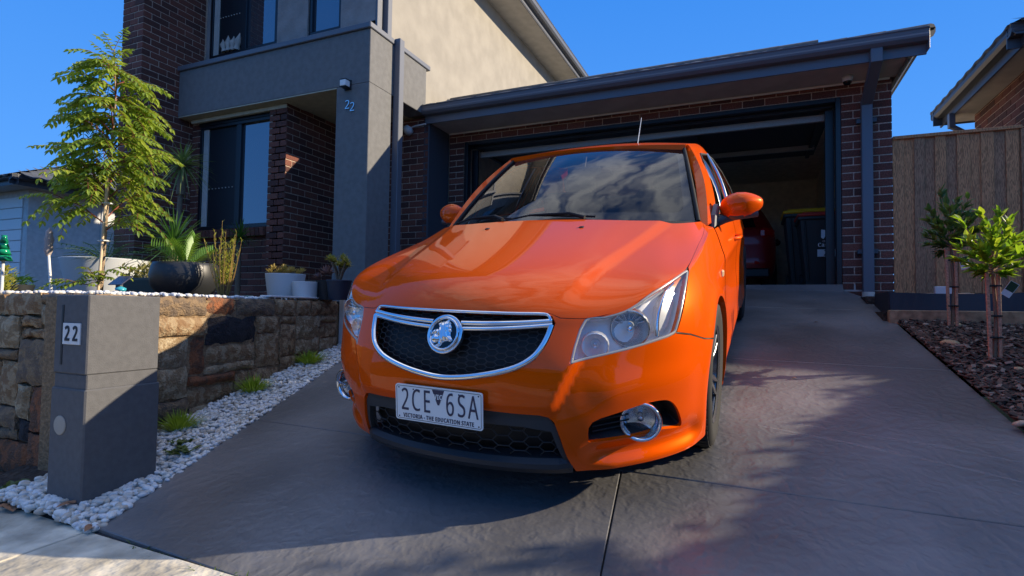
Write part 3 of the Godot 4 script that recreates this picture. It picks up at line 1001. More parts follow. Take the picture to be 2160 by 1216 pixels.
func make_net() -> void:
	var c: Array = []
	c.append(ncol(0, ".05 .165,0 .235,0 .33,0 .42,.006 .52,.025 .60,.052 .69,.078 .757,.125 .805,.26 .858,.5 .915,.78 .972,1.05 1.027"))
	c.append(ncol(0.2, ".06 .165,.01 .235,.008 .33,.008 .42,.016 .52,.037 .60,.065 .69,.095 .755,.14 .80,.27 .853,.5 .908,.78 .966,1.06 1.024"))
	c.append(ncol(0.38, ".10 .165,.055 .235,.04 .33,.032 .42,.05 .52,.08 .60,.12 .69,.155 .748,.195 .79,.31 .842,.53 .897,.8 .954,1.08 1.016 .37"))
	c.append(ncol(0.5, ".15 .165,.11 .235,.095 .33,.09 .42,.105 .52,.135 .60,.17 .69,.20 .738,.245 .78,.36 .832 .495,.57 .885 .485,.83 .941 .47,1.10 1.010 .46"))
	c.append(ncol(0.62, ".235 .17,.195 .24,.18 .33,.175 .42,.19 .52,.212 .60,.24 .69,.275 .757,.32 .793,.43 .835 .61,.62 .883 .59,.87 .936 .565,1.13 1.006 .54"))
	c.append(ncol(0.72, ".325 .17,.29 .24,.275 .33,.27 .42,.28 .52,.295 .60,.32 .70,.36 .795,.41 .822 .715,.51 .85 .70,.69 .888 .675,.92 .934 .64,1.16 1.003 .61"))
	c.append(ncol(0.795, ".42 .17,.39 .24,.375 .33,.37 .42,.378 .52,.39 .60,.42 .71,.50 .825 .775,.56 .846 .765,.64 .864 .745,.79 .892 .72,.98 .932 .69,1.19 1.0 .66"))
	c.append(ncol(0.845, ".51 .17,.49 .24,.48 .33,.475 .42,.482 .52,.495 .61,.53 .73 .835,.62 .843 .80,.67 .86 .79,.74 .874 .775,.87 .898 .755,1.03 .935 .725,1.22 .999 .69"))
	c.append(ncol(0.873, ".62 .17 .855,.61 .24 .866,.605 .33 .87,.60 .42,.605 .52 .875,.615 .62 .874,.65 .75 .858,.74 .862 .808,.78 .874 .80,.84 .885 .79,.95 .906 .775,1.08 .938 .75,1.25 .999 .712"))
	c.append(ncol(0.889, ".79 .17 .875,.785 .24 .884,.78 .33 .887,.78 .42,.78 .52,.78 .63 .885,.80 .765 .862,.86 .88 .812,.89 .89 .805,.94 .90 .797,1.03 .916 .785,1.14 .943 .765,1.28 .998 .727"))
	c.append(ncol(0.892, ".95 .17 .882,.95 .24 .888,.95 .33 .891,.95 .42,.95 .52,.95 .64 .886,.96 .78 .862,.99 .897 .815,1.01 .906 .81,1.05 .913 .803,1.12 .926 .793,1.21 .948 .777,1.31 .997 .738"))
	c.append(ncol(0.892, "1.14 .17 .882,1.14 .24 .886,1.14 .33 .889,1.14 .42,1.14 .52,1.14 .655 .886,1.14 .80 .864,1.15 .925 .815,1.16 .931 .811,1.19 .936 .806,1.23 .944 .798,1.29 .96 .785,1.35 .996 .745"))
	c.append(ncol(0.89, "1.36 .17 .87,1.36 .24 .88,1.36 .33 .886,1.36 .42,1.36 .52,1.36 .67 .885,1.36 .82 .866,1.37 .962 .81,1.375 .966 .806,1.38 .97 .80,1.385 .976 .79,1.39 .984 .78,1.40 .996 .757"))
	var xa := [0.868, 0.878, 0.885, 0.889, 0.890, 0.888, 0.876]
	c.append(side_col(1.7, xa, 0.955, 0.838))
	c.append(side_col(2.3, xa, 0.975, 0.842))
	c.append(side_col(2.9, xa, 0.995, 0.840))
	c.append(side_col(3.4, [0.875, 0.882, 0.888, 0.891, 0.892, 0.888, 0.874], 1.015, 0.83))
	c.append(side_col(3.9, [0.868, 0.876, 0.88, 0.884, 0.884, 0.878, 0.86], 1.03, 0.80))
	c.append(side_col(4.3, [0.83, 0.84, 0.85, 0.856, 0.856, 0.85, 0.83], 1.04, 0.765))
	c.append(side_col(4.52, [0.68, 0.70, 0.72, 0.73, 0.73, 0.72, 0.70], 1.04, 0.66))
	c.append(side_col(4.60, [0.38, 0.4, 0.42, 0.43, 0.43, 0.42, 0.41], 1.03, 0.38))
	c.append(side_col(4.62, [0, 0, 0, 0, 0, 0, 0], 1.03, 0))
	var flip := func(q: Array) -> Array: return q.map(func(p: Vector3) -> Vector3: return Vector3(-p.x, p.y, p.z))
	c.push_front(flip.call(c[1]))
	c.append(flip.call(c[c.size() - 2]))
	for q: Array in c:
		q.push_front(2.0 * (q[0] as Vector3) - (q[1] as Vector3))
		q.append(2.0 * (q[-1] as Vector3) - (q[-2] as Vector3))
	net = c

func bspl(f: float) -> Array:
	return [pow(1 - f, 3) / 6.0, (3 * f * f * f - 6 * f * f + 4) / 6.0, (-3 * f * f * f + 3 * f * f + 3 * f + 1) / 6.0, f * f * f / 6.0]

func gauss(x: float, s: float) -> float:
	return exp(-x * x / (2.0 * s * s))

func skin0(a: float, t: float) -> Vector3:
	var s := -1.0 if a < 0 else 1.0
	a = minf(absf(a), 20.999)
	t = clampf(t, 0.0, 11.999)
	var i := int(a)
	var j := int(t)
	var wa := bspl(a - i)
	var wt := bspl(t - j)
	var p := Vector3.ZERO
	for m in 4:
		var q := Vector3.ZERO
		for k in 4:
			q += (net[i + m][j + k] as Vector3) * float(wt[k])
		p += q * float(wa[m])
	p.x *= s
	return p

func skin(q: Vector2) -> Vector3:
	# the body skin with its creases: a column a (sign = side) and a row t
	var p := skin0(q.x, q.y)
	var a := absf(q.x)
	var t := q.y
	var h := p.y
	var ax := absf(p.x)
	if a < 9.0:
		# centre of the nose stands proud of the cheeks; the step runs down from the lamp's inner end
		var edge := 2.78 - 0.32 * clampf(4.85 - t, 0.0, 2.2)
		var st := smoothstep(edge + 0.30, edge - 0.02, a) * smoothstep(2.6, 3.3, t) * smoothstep(6.4, 4.6, t)
		p.z += 0.020 * st
		# sculpted scoop under the fog lamp
		var sc := smoothstep(2.8, 3.6, a) * smoothstep(7.6, 6.6, a) * gauss(t - 0.95, 0.38)
		p.z -= 0.028 * sc
		p.x -= signf(q.x) * 0.012 * sc
		var lipf := smoothstep(2.9, 3.8, a) * smoothstep(8.2, 7.0, a) * smoothstep(0.75, 0.1, t)
		p.z += 0.018 * lipf
		# cheek shelf over the fog lamp
		var sh := smoothstep(3.0, 4.0, a) * smoothstep(7.8, 6.5, a) * gauss(t - 3.55, 0.45)
		p.z += 0.012 * sh
		# bonnet: raised centre between two creases that spread towards the screen
		if t > 7.0:
			var cr := lerpf(0.40, 0.60, clampf((-p.z - 0.15) / 1.0, 0.0, 1.0))
			p.y += 0.014 * smoothstep(cr + 0.05, cr - 0.02, ax) * smoothstep(7.4, 9.2, t)
	if a > 11.0:
		# waist crease and hollow along the doors
		var w := smoothstep(11.2, 13.0, a) * smoothstep(18.6, 17.0, a)
		p.x += signf(q.x) * w * (0.010 * gauss(h - 0.80, 0.025) - 0.014 * gauss(h - 0.62, 0.09) + 0.012 * gauss(h - 0.27, 0.05))
	# flares round the wheels
	for uw: float in [0.93, 3.615]:
		var d := Vector2(-p.z - uw, h - 0.325).length()
		p.x += signf(q.x) * 0.012 * gauss(d - 0.37, 0.035) * smoothstep(0.7, 0.85, ax)
	return p

func skin_n(q: Vector2) -> Vector3:
	var e := 0.02
	var s := -1.0 if q.x < 0 else 1.0
	var du := skin(Vector2(q.x + e, q.y)) - skin(Vector2(q.x - e, q.y))
	var dv := skin(Vector2(q.x, minf(q.y + e, 11.99))) - skin(Vector2(q.x, maxf(q.y - e, 0.0)))
	return du.cross(dv).normalized()

func mirror_poly(p: Array) -> PackedVector2Array:
	# closes a half outline (a >= 0, from the centre line round and back) with its mirror
	var o := PackedVector2Array(p)
	for i in range(p.size() - 1, -1, -1):
		if absf(p[i].x) > 1e-4:
			o.append(Vector2(-p[i].x, p[i].y))
	return o

func flipx(p: PackedVector2Array) -> PackedVector2Array:
	var o := PackedVector2Array()
	for i in range(p.size() - 1, -1, -1):
		o.append(Vector2(-p[i].x, p[i].y))
	return o

func smooth_poly(p: PackedVector2Array, k := 4, closed := true) -> PackedVector2Array:
	var o := PackedVector2Array()
	var m := p.size()
	for i in (m if closed else m - 1):
		var p0 := p[(i - 1 + m) % m] if closed or i > 0 else p[0]
		var p3 := p[(i + 2) % m] if closed or i + 2 < m else p[m - 1]
		for e in k:
			o.append(p[i].cubic_interpolate(p[(i + 1) % m], p0, p3, float(e) / k))
	if not closed: o.append(p[m - 1])
	return o

func inset(off: float) -> Callable:
	return func(q: Vector2) -> Vector3: return skin(q) - skin_n(q) * off

func arch_poly(u0: float, r: float, right: bool) -> PackedVector2Array:
	# wheel-arch outline in the skin's (a, t), found by search on the side
	var o := PackedVector2Array()
	for k in 29:
		var w := lerpf(-0.55, PI + 0.55, k / 28.0)
		var tu := u0 - r * cos(w)
		var thh := maxf(0.325 + r * sin(w), 0.10)
		var q := Vector2(9.9 if u0 < 2.0 else 16.4, 3.0)
		for it in 40:
			var p := skin0(q.x, q.y)
			var e := Vector2(tu + p.z, thh - p.y)
			q += Vector2(e.x * 3.2, e.y * 8.0) * 0.7
			q.y = clampf(q.y, -0.2, 9.0)
		if thh <= 0.11: q.y = -0.3
		o.append(q)
	o.append(Vector2(o[-1].x, -0.6))
	o.append(Vector2(o[0].x, -0.6))
	return o if right else flipx(o)

func sweep_on_skin(b: MB, line: PackedVector2Array, w: float, hgt: float, closed: bool, lift := 0.0) -> void:
	# a rounded bar that lies on the skin along line; w = half width, hgt = how far it stands proud
	var m := line.size()
	var rings: Array = []
	var nrm: Array = []
	for i in m:
		var p := skin(line[i])
		var nn := skin_n(line[i])
		var a := skin(line[(i - 1 + m) % m if closed else maxi(i - 1, 0)])
		var c := skin(line[(i + 1) % m if closed else mini(i + 1, m - 1)])
		var d := (c - a).normalized()
		var sd := d.cross(nn).normalized()
		var ring: Array = []
		var ns: Array = []
		for k in 7:
			var f := -PI / 2 + PI * k / 6.0
			ring.append(p + sd * w * sin(f) + nn * (hgt * cos(f) + lift))
			ns.append((sd * sin(f) / w + nn * cos(f) / hgt).normalized())
		rings.append(ring)
		nrm.append(ns)
	for i in (m if closed else m - 1):
		var j := (i + 1) % m
		b.strip(rings[i], rings[j], nrm[i], nrm[j])

func hex_mesh(dom: PackedVector2Array, off: float, cw: float, ch: float, bar: float) -> MB:
	# honeycomb lattice bars over a domain of the skin, set back by off
	var b := MB.new()
	var lo := dom[0]; var hi := dom[0]
	for p in dom:
		lo = lo.min(p); hi = hi.max(p)
	var f := inset(off)
	var seg := func(p: Vector2, q: Vector2) -> void:
		if Geometry2D.is_point_in_polygon((p + q) / 2, dom):
			var a: Vector3 = f.call(p); var c: Vector3 = f.call(q)
			b.tube([a, c], bar, bar, 5, false)
	var i := 0
	var x := lo.x
	while x < hi.x + cw:
		var y := lo.y + (ch / 2 if i % 2 else 0.0)
		while y < hi.y + ch:
			var c := Vector2(x, y)
			seg.call(c + Vector2(-0.25 * cw, 0.5 * ch), c + Vector2(0.25 * cw, 0.5 * ch))
			seg.call(c + Vector2(0.25 * cw, 0.5 * ch), c + Vector2(0.5 * cw, 0))
			seg.call(c + Vector2(0.5 * cw, 0), c + Vector2(0.25 * cw, -0.5 * ch))
			y += ch
		x += cw * 0.75
		i += 1
	return b

# greenhouse
func ws(s: float, v: float) -> Vector3:
	# windscreen: s across (-1..1), v from cowl to roof
	var k := 1.0 - s * s
	var lo := L(0.745 * s, 1.415 - 0.34 * k, 0.992 + 0.028 * k)
	var hi := L(0.585 * s, 2.03 - 0.06 * k, 1.410 + 0.036 * k)
	var p := lo.lerp(hi, v)
	var bl := 4.0 * v * (1 - v)
	return p + Vector3(0, 0.030, 0.018) * bl * (0.6 + 0.4 * k)

func ws_n(q: Vector2) -> Vector3:
	var e := 0.01
	return (ws(q.x + e, q.y) - ws(q.x - e, q.y)).cross(ws(q.x, q.y + e) - ws(q.x, q.y - e)).normalized()

func belt_pt(u: float) -> Vector3:
	# top of the door skin
	return Vector3(lerpf(0.79, 0.815, smoothstep(1.4, 1.8, u)) - 0.05 * smoothstep(3.3, 4.1, u), lerpf(0.975, 1.035, clampf((u - 1.4) / 2.4, 0, 1)), -u)

func rail_pt(u: float) -> Vector3:
	# side rail of the roof
	var h := 1.425 + 0.045 * sin(clampf((u - 2.0) / 1.5, 0, 1) * PI) - 0.02 * smoothstep(2.9, 3.5, u)
	return Vector3(0.615 - 0.015 * smoothstep(2.0, 3.4, u), h, -u)

func flank(q: Vector2) -> Vector3:
	# side of the cabin: q.x = 0..1 from screen pillar to rear pillar, q.y = 0..1 up; q.y > 1 rolls into the roof
	var v := clampf(q.y, 0.0, 1.0)
	var b := belt_pt(lerpf(1.40, 4.05, q.x))
	var r := rail_pt(lerpf(2.035, 3.35, q.x))
	var p := b.lerp(r, v)
	p.x += 0.030 * sin(v * PI)
	p.y += 0.024 * sin(v * PI) * (1.0 - smoothstep(0.0, 0.3, q.x))
	if q.y > 1.0:
		p += Vector3(-0.5, 0.42, 0) * (q.y - 1.0) * 0.16
	return p

func flank_n(q: Vector2) -> Vector3:
	var e := 0.008
	return (flank(q + Vector2(e, 0)) - flank(q - Vector2(e, 0))).cross(flank(q + Vector2(0, e)) - flank(q - Vector2(0, e))).normalized()

func roofp(s: float, w: float) -> Vector3:
	var rr := flank(Vector2(w, 1.14))
	var k := 1.0 - s * s
	var c := lerpf(1.0, 0.0, k)
	var front := (1.0 - w)
	return Vector3(rr.x * s, rr.y + 0.045 * k * (1.0 - 0.45 * pow(front, 3.0)), rr.z + (0.055 * k * pow(front, 2.0)))

func paint() -> StandardMaterial3D:
	var m := mat(Color8(226, 84, 1), 0.42, 0.2, 0.05)
	m.clearcoat_enabled = true
	m.clearcoat = 0.58
	m.clearcoat_roughness = 0.02
	return m

func mirrored(b: MB) -> MB:
	var o := MB.new()
	for i in range(0, b.v.size(), 3):
		var f := Vector3(-1, 1, 1)
		o.tri(b.v[i] * f, b.v[i + 1] * f, b.v[i + 2] * f, b.n[i] * f, b.n[i + 1] * f, b.n[i + 2] * f, b.uv[i], b.uv[i + 1], b.uv[i + 2])
	return o

func both(called: String, b: MB, m: Material, parent: Node) -> Array:
	return [part(called, b, m, parent), part(called, mirrored(b), m, parent)]

func build_car() -> void:
	make_net()
	var car := thing("orange_sedan", "glossy orange sedan parked nose down on the sloping driveway", "car")
	car.transform = Transform3D(Basis(Vector3(0.9993, -0.031, 0.021), Vector3(0.026, 0.978, 0.207), Vector3(-0.027, -0.207, 0.978)).orthonormalized(), W3(-1.069, -0.762, 1.896))
	var P := paint()
	mats.paint = P
	var gap := mats.black as Material
	# outlines in (a, t)
	var lamp := smooth_poly(PackedVector2Array([Vector2(2.94, 6.65), Vector2(3.47, 6.72), Vector2(4.03, 6.83), Vector2(4.43, 7.08), Vector2(4.86, 7.4), Vector2(5.8, 7.62), Vector2(6.66, 7.6), Vector2(6.92, 7.25), Vector2(6.35, 6.35), Vector2(5.97, 5.6), Vector2(5.78, 5.36), Vector2(4.97, 5.24), Vector2(3.86, 5.03), Vector2(2.85, 4.82), Vector2(2.72, 4.92)]), 3)
	var grille := mirror_poly([Vector2(0, 7.04), Vector2(1.45, 7.03), Vector2(1.93, 7.05), Vector2(2.10, 6.88), Vector2(2.21, 6.48), Vector2(2.16, 5.9), Vector2(2.05, 5.42), Vector2(1.88, 4.98), Vector2(1.52, 4.55), Vector2(1.02, 4.27), Vector2(0.5, 4.07), Vector2(0, 3.96)])
	var lower := mirror_poly([Vector2(0, 3.0), Vector2(1.41, 2.90), Vector2(2.0, 2.86), Vector2(2.2, 2.76), Vector2(2.33, 2.55), Vector2(2.45, 1.9), Vector2(2.56, 1.1), Vector2(2.66, 0.35), Vector2(2.72, -0.05), Vector2(0, -0.05)])
	var fog := smooth_poly(PackedVector2Array([Vector2(3.3, 2.45), Vector2(4.1, 2.75), Vector2(4.72, 2.9), Vector2(5.27, 2.9), Vector2(5.67, 2.75), Vector2(5.98, 2.3), Vector2(6.2, 1.5), Vector2(6.0, 1.34), Vector2(5.12, 1.6), Vector2(4.46, 1.53), Vector2(3.31, 1.58), Vector2(3.18, 1.78)]), 3)
	# bonnet edge: grille top, over the lamps, along the wings, across the cowl
	var bon := mirror_poly([Vector2(0, 7.10), Vector2(1.45, 7.09), Vector2(2.02, 7.08), Vector2(2.3, 6.80), Vector2(2.94, 6.72), Vector2(3.47, 6.80), Vector2(4.03, 6.91), Vector2(4.43, 7.16), Vector2(4.86, 7.49), Vector2(5.8, 7.72), Vector2(6.62, 7.72), Vector2(7.3, 8.25), Vector2(8.0, 9.0), Vector2(8.9, 9.7), Vector2(10.0, 10.25), Vector2(11.2, 10.9), Vector2(11.85, 11.6), Vector2(11.9, 11.99), Vector2(0, 11.99)])
	var ga := 0.035
	# bumper skin
	var bump_half := [Vector2(0, 7.04), Vector2(2.05, 7.02), Vector2(2.3, 6.75), Vector2(2.94, 6.68), Vector2(3.47, 6.76), Vector2(4.43, 7.12), Vector2(5.6, 6.8), Vector2(5.86, 5.36), Vector2(6.6, 5.1), Vector2(7.6, 4.62), Vector2(8.5, 4.30), Vector2(8.9, 4.2), Vector2(8.9, 0.0), Vector2(0, 0.0)]
	var arch_r := arch_poly(0.93, 0.36, true)
	var b := MB.new()
	b.patch(skin, skin_n, mirror_poly(bump_half), [grille, lower, fog, flipx(fog), lamp, flipx(lamp), arch_r, flipx(arch_r)], Vector2(0.11, 0.11))
	for o: PackedVector2Array in [grille, lamp, flipx(lamp)]:
		b.rim(skin, skin_n, o, 0.03, 0.2)
	for o: PackedVector2Array in [fog, flipx(fog)]:
		b.rim(skin, skin_n, o, 0.012, 0.2)
	b.rim(skin, skin_n, lower, 0.04, 0.2)
	part("bumper", b, P, car)
	# bonnet
	b = MB.new()
	b.patch(skin, skin_n, bon, [], Vector2(0.11, 0.11))
	b.rim(skin, skin_n, bon, 0.02, 0.2)
	part("bonnet", b, P, car)
	# front wings
	var wing := PackedVector2Array([Vector2(5.89, 5.42), Vector2(6.6, 5.16), Vector2(7.6, 4.68), Vector2(8.5, 4.36), Vector2(9.0, 4.2), Vector2(9.0, 0.02), Vector2(12.15, 0.02), Vector2(12.2, 8.2), Vector2(12.0, 11.5), Vector2(11.9, 11.6), Vector2(11.25, 10.86), Vector2(10.03, 10.19), Vector2(8.95, 9.64), Vector2(8.05, 8.93), Vector2(7.36, 8.17), Vector2(6.96, 7.7), Vector2(6.98, 7.22), Vector2(6.40, 6.33)])
	b = MB.new()
	b.patch(skin, skin_n, wing, [arch_r], Vector2(0.12, 0.11))
	b.rim(skin, skin_n, arch_r, 0.05, 0.3)
	var wings := both("wing", b, P, car)
	# side skin from the front doors to the tail, split into doors and quarter
	var arch2 := arch_poly(3.615, 0.355, true)
	b = MB.new()
	b.patch(skin, skin_n, PackedVector2Array([Vector2(12.23, 1.15), Vector2(14.28, 1.15), Vector2(14.28, 7.3), Vector2(12.28, 7.3)]), [], Vector2(0.12, 0.12))
	var doors := both("door", b, P, car)
	b = MB.new()
	b.patch(skin, skin_n, PackedVector2Array([Vector2(14.32, 1.15), Vector2(16.2, 1.15), Vector2(16.2, 7.3), Vector2(14.32, 7.3)]), [arch2], Vector2(0.12, 0.12))
	both("rear_door", b, P, car)
	b = MB.new()
	b.patch(skin, skin_n, PackedVector2Array([Vector2(16.24, 0.02), Vector2(20.999, 0.02), Vector2(20.999, 7.3), Vector2(16.24, 7.3)]), [arch2], Vector2(0.15, 0.15))
	both("rear_quarter", b, P, car)
	b = MB.new()
	b.patch(skin, skin_n, PackedVector2Array([Vector2(12.18, 0.02), Vector2(16.22, 0.02), Vector2(16.22, 1.12), Vector2(12.18, 1.12)]), [arch2], Vector2(0.15, 0.15))
	both("side_skirt", b, P, car)
	for e in 2:
		var sg := 1.0 if e == 0 else -1.0
		# handle
		var hb := MB.new()
		var hp := skin(Vector2(13.95, 6.0)) * Vector3(sg, 1, 1)
		hb.tube([hp + Vector3(-0.01 * sg, 0, 0.09), hp + Vector3(0.03 * sg, 0.004, 0.06), hp + Vector3(0.034 * sg, 0.006, -0.06), hp + Vector3(-0.01 * sg, 0.004, -0.10)], 0.014, 0.014, 8)
		part("handle", hb, P, doors[e])
		# side repeater on the wing
		var rb := MB.new()
		var rp := skin(Vector2(11.5, 5.55)) * Vector3(sg, 1, 1)
		rb.box(rp + Vector3(0.002 * sg, 0, 0), Vector3(0.016, 0.034, 0.05), 0.006)
		part("side_repeater", rb, mat(Color8(240, 214, 170), 0.2), wings[e])
	# dark rubber in the shut lines
	var sl := MB.new()
	sweep_on_skin(sl, bon, 0.0042, 0.002, true, -0.004)
	part("bonnet_seal", sl, mats.black, car)
	for ln: Array in [[Vector2(5.86, 5.39), Vector2(6.6, 5.13), Vector2(7.6, 4.65), Vector2(8.5, 4.33), Vector2(8.95, 4.2)], [Vector2(12.19, 0.1), Vector2(12.20, 2.0), Vector2(12.22, 5.0), Vector2(12.24, 7.2)], [Vector2(14.30, 0.1), Vector2(14.30, 2.0), Vector2(14.30, 5.0), Vector2(14.30, 7.2)]]:
		sl = MB.new()
		sweep_on_skin(sl, smooth_poly(PackedVector2Array(ln), 6, false), 0.004, 0.002, false, -0.004)
		both("shut_line", sl, mats.black, car)
	build_car_front(car, grille, lower, fog, lamp)
	build_car_cabin(car)
	build_car_wheels(car)

func scale_poly(p: PackedVector2Array, d: float) -> PackedVector2Array:
	var q := p.duplicate()
	if Geometry2D.is_polygon_clockwise(q): q.reverse()
	var o := Geometry2D.offset_polygon(q, d, Geometry2D.JOIN_ROUND)
	return o[0] if o.size() > 0 else q

func build_car_front(car: Node3D, grille: PackedVector2Array, lower: PackedVector2Array, fog: PackedVector2Array, lamp: PackedVector2Array) -> void:
	var dark := mat(Color8(12, 12, 13), 0.55)
	var trim := mat(Color8(34, 35, 37), 0.6)
	# grille: backing, lattice, chrome surround and the twin bars that part for the badge
	var b := MB.new()
	b.patch(inset(0.045), skin_n, scale_poly(grille, 0.05), [], Vector2(0.2, 0.2))
	var g := part("grille", b, dark, car)
	part("lattice", hex_mesh(scale_poly(grille, -0.05), 0.022, 0.26, 0.25, 0.0022), trim, g)
	b = MB.new()
	var lo := smooth_poly(mirror_poly([Vector2(0, 4.07), Vector2(0.5, 4.18), Vector2(1.0, 4.39), Vector2(1.48, 4.68), Vector2(1.8, 5.06), Vector2(1.97, 5.46), Vector2(2.07, 5.9), Vector2(2.12, 6.36)]), 3, false)
	# open line from right end under to left end
	var half := PackedVector2Array([Vector2(2.13, 6.36), Vector2(2.08, 5.9), Vector2(1.98, 5.46), Vector2(1.81, 5.06), Vector2(1.48, 4.68), Vector2(1.0, 4.39), Vector2(0.5, 4.19), Vector2(0, 4.09)])
	var line := PackedVector2Array(half)
	for i in range(half.size() - 2, -1, -1):
		line.append(Vector2(-half[i].x, half[i].y))
	sweep_on_skin(b, smooth_poly(line, 4, false), 0.0125, 0.012, false, -0.004)
	part("chrome_surround", b, mats.chrome, g)
	b = MB.new()
	var top := PackedVector2Array([Vector2(-2.08, 6.62), Vector2(-2.03, 6.86), Vector2(-1.90, 6.99), Vector2(-1.4, 6.99), Vector2(-0.7, 7.0), Vector2(0, 7.0), Vector2(0.7, 7.0), Vector2(1.4, 6.99), Vector2(1.90, 6.99), Vector2(2.03, 6.86), Vector2(2.08, 6.62)])
	sweep_on_skin(b, smooth_poly(top, 3, false), 0.0065, 0.008, false, 0.0)
	part("chrome_top", b, mats.chrome, g)
	for sg: float in [-1.0, 1.0]:
		b = MB.new()
		var l1 := PackedVector2Array([Vector2(2.12 * sg, 6.60), Vector2(1.5 * sg, 6.50), Vector2(0.9 * sg, 6.44), Vector2(0.30 * sg, 6.40)])
		sweep_on_skin(b, smooth_poly(l1, 5, false), 0.0095, 0.009, false, -0.002)
		part("chrome_bar", b, mats.chrome, g)
		b = MB.new()
		var l2 := PackedVector2Array([Vector2(2.14 * sg, 6.38), Vector2(1.5 * sg, 6.26), Vector2(0.9 * sg, 6.18), Vector2(0.32 * sg, 6.13)])
		sweep_on_skin(b, smooth_poly(l2, 5, false), 0.0085, 0.008, false, -0.002)
		part("chrome_bar", b, mats.chrome, g)
	# badge: dished ring with a lion and ball in relief on black
	var bc := skin(Vector2(0.0, 5.84))
	var bn := skin_n(Vector2(0.0, 5.84))
	var bx := Transform3D(Basis(Vector3.RIGHT, bn.cross(Vector3.RIGHT).normalized(), bn), bc + bn * 0.004)
	var ly := bx * Transform3D(Basis(Vector3.RIGHT, Vector3(0, 0, 1), Vector3(0, -1, 0)), Vector3.ZERO)
	b = MB.new()
	b.lathe([Vector2(0.076, -0.012), Vector2(0.075, 0.002), Vector2(0.071, 0.005), Vector2(0.066, 0.003), Vector2(0.066, 0.003), Vector2(0.065, 0.011), Vector2(0.062, 0.016), Vector2(0.057, 0.015), Vector2(0.0535, 0.006)], 40, ly)
	var bd := part("badge", b, mats.chrome, car)
	b = MB.new()
	b.lathe([Vector2(0.0, 0.006), Vector2(0.055, 0.0055)], 32, ly)
	part("badge_field", b, mat(Color8(6, 6, 8), 0.15), bd)
	b = MB.new()
	var lion := PackedVector2Array()
	for e in "478 445,502 440,512 428,500 418,497 404,516 388,548 385,581 368,586 384,600 396,598 408,610 424,606 438,616 452,606 462,612 486,634 516,622 528,596 524,574 528,556 540,548 558,528 574,500 572,486 562,506 558,522 546,524 520,516 498,500 484,474 478,452 484,454 466".split(","):
		var w := e.split(" ")
		lion.append(Vector2((float(w[0]) - 556) * 0.00052, -(float(w[1]) - 474) * 0.00052))
	var lh := func(q: Vector2) -> Vector3:
		var dm := 1.0
		for i in lion.size():
			dm = minf(dm, q.distance_to(Geometry2D.get_closest_point_to_segment(q, lion[i], lion[(i + 1) % lion.size()])))
		var z := 0.0058 + 0.013 * sqrt(clampf(dm / 0.016, 0.0, 1.0)) + 0.0022 * sin(q.x * 420.0 + q.y * 160.0) * smoothstep(0.001, 0.006, dm)
		return bx * Vector3(q.x, q.y, z)
	var ln := func(q: Vector2) -> Vector3:
		var e := 0.0012
		return ((lh.call(q + Vector2(e, 0)) as Vector3) - (lh.call(q - Vector2(e, 0)) as Vector3)).cross((lh.call(q + Vector2(0, e)) as Vector3) - (lh.call(q - Vector2(0, e)) as Vector3)).normalized()
	b.patch(lh, ln, lion, [], Vector2(0.003, 0.003))
	part("lion_relief", b, mats.chrome, bd)
	b = MB.new()
	b.lathe([Vector2(0.0, 0.017), Vector2(0.010, 0.015), Vector2(0.0175, 0.009), Vector2(0.0185, 0.005)], 20, ly * Transform3D(Basis(), Vector3(-0.034, 0, 0.020)))
	part("ball_relief", b, mats.chrome, bd)
	# lower intake: top valance, lattice, splitter
	b = MB.new()
	b.patch(inset(0.07), skin_n, scale_poly(lower, 0.03), [], Vector2(0.2, 0.2))
	var lw := part("lower_grille", b, dark, car)
	part("lattice", hex_mesh(mirror_poly([Vector2(0, 2.35), Vector2(2.25, 2.15), Vector2(2.5, 0.75), Vector2(0, 0.75)]), 0.03, 0.44, 0.50, 0.0028), trim, lw)
	b = MB.new()
	var val := mirror_poly([Vector2(0, 2.98), Vector2(1.41, 2.88), Vector2(2.0, 2.84), Vector2(2.18, 2.74), Vector2(2.36, 2.35), Vector2(2.5, 1.4), Vector2(2.62, 0.5), Vector2(2.5, 0.5), Vector2(2.36, 1.4), Vector2(2.24, 2.1), Vector2(1.6, 2.28), Vector2(0, 2.34)])
	b.patch(inset(0.010), skin_n, val, [], Vector2(0.12, 0.12))
	b.rim(inset(0.010), skin_n, val, 0.03, 0.2)
	part("valance", b, mat(Color8(52, 53, 55), 0.65), lw)
	b = MB.new()
	var spl := func(a: float, k: int) -> Vector3:
		var p := skin(Vector2(a, 0.25))
		var out := Vector3(p.x * 0.25, 0, 0.5).normalized()
		var tp := 1.0 - 0.7 * smoothstep(2.3, 2.66, absf(a))
		var prof := [Vector2(-0.05, 0.052), Vector2(0.004, 0.046), Vector2(0.022, 0.030), Vector2(0.024, 0.012), Vector2(0.006, -0.012), Vector2(-0.08, -0.02)]
		return p + out * float(prof[k].x) * tp + Vector3(0, float(prof[k].y) - 0.004, 0)
	for k in 5:
		for i in 30:
			var a0 := lerpf(-2.66, 2.66, i / 30.0); var a1 := lerpf(-2.66, 2.66, (i + 1) / 30.0)
			b.quad(spl.call(a0, k), spl.call(a1, k), spl.call(a1, k + 1), spl.call(a0, k + 1), Vector3(0, 1.2 - 0.5 * k, 1.0))
	part("splitter", b, mat(Color8(38, 40, 44), 0.5), car)
	# plate
	var pc := L(0, -0.032, 0.423)
	var px := Transform3D(Basis().rotated(Vector3.RIGHT, -0.09), pc)
	b = MB.new()
	b.prism(round_rect(0, 0, 0.372, 0.136, 0.010), 0.005, px)
	var pl := part("number_plate", b, mat(Color8(226, 227, 224), 0.35), car)
	b = MB.new()
	b.box(px * Vector3(0, 0.01, -0.012), Vector3(0.30, 0.11, 0.022))
	part("plate_bracket", b, mats.black, pl)
	b = MB.new()
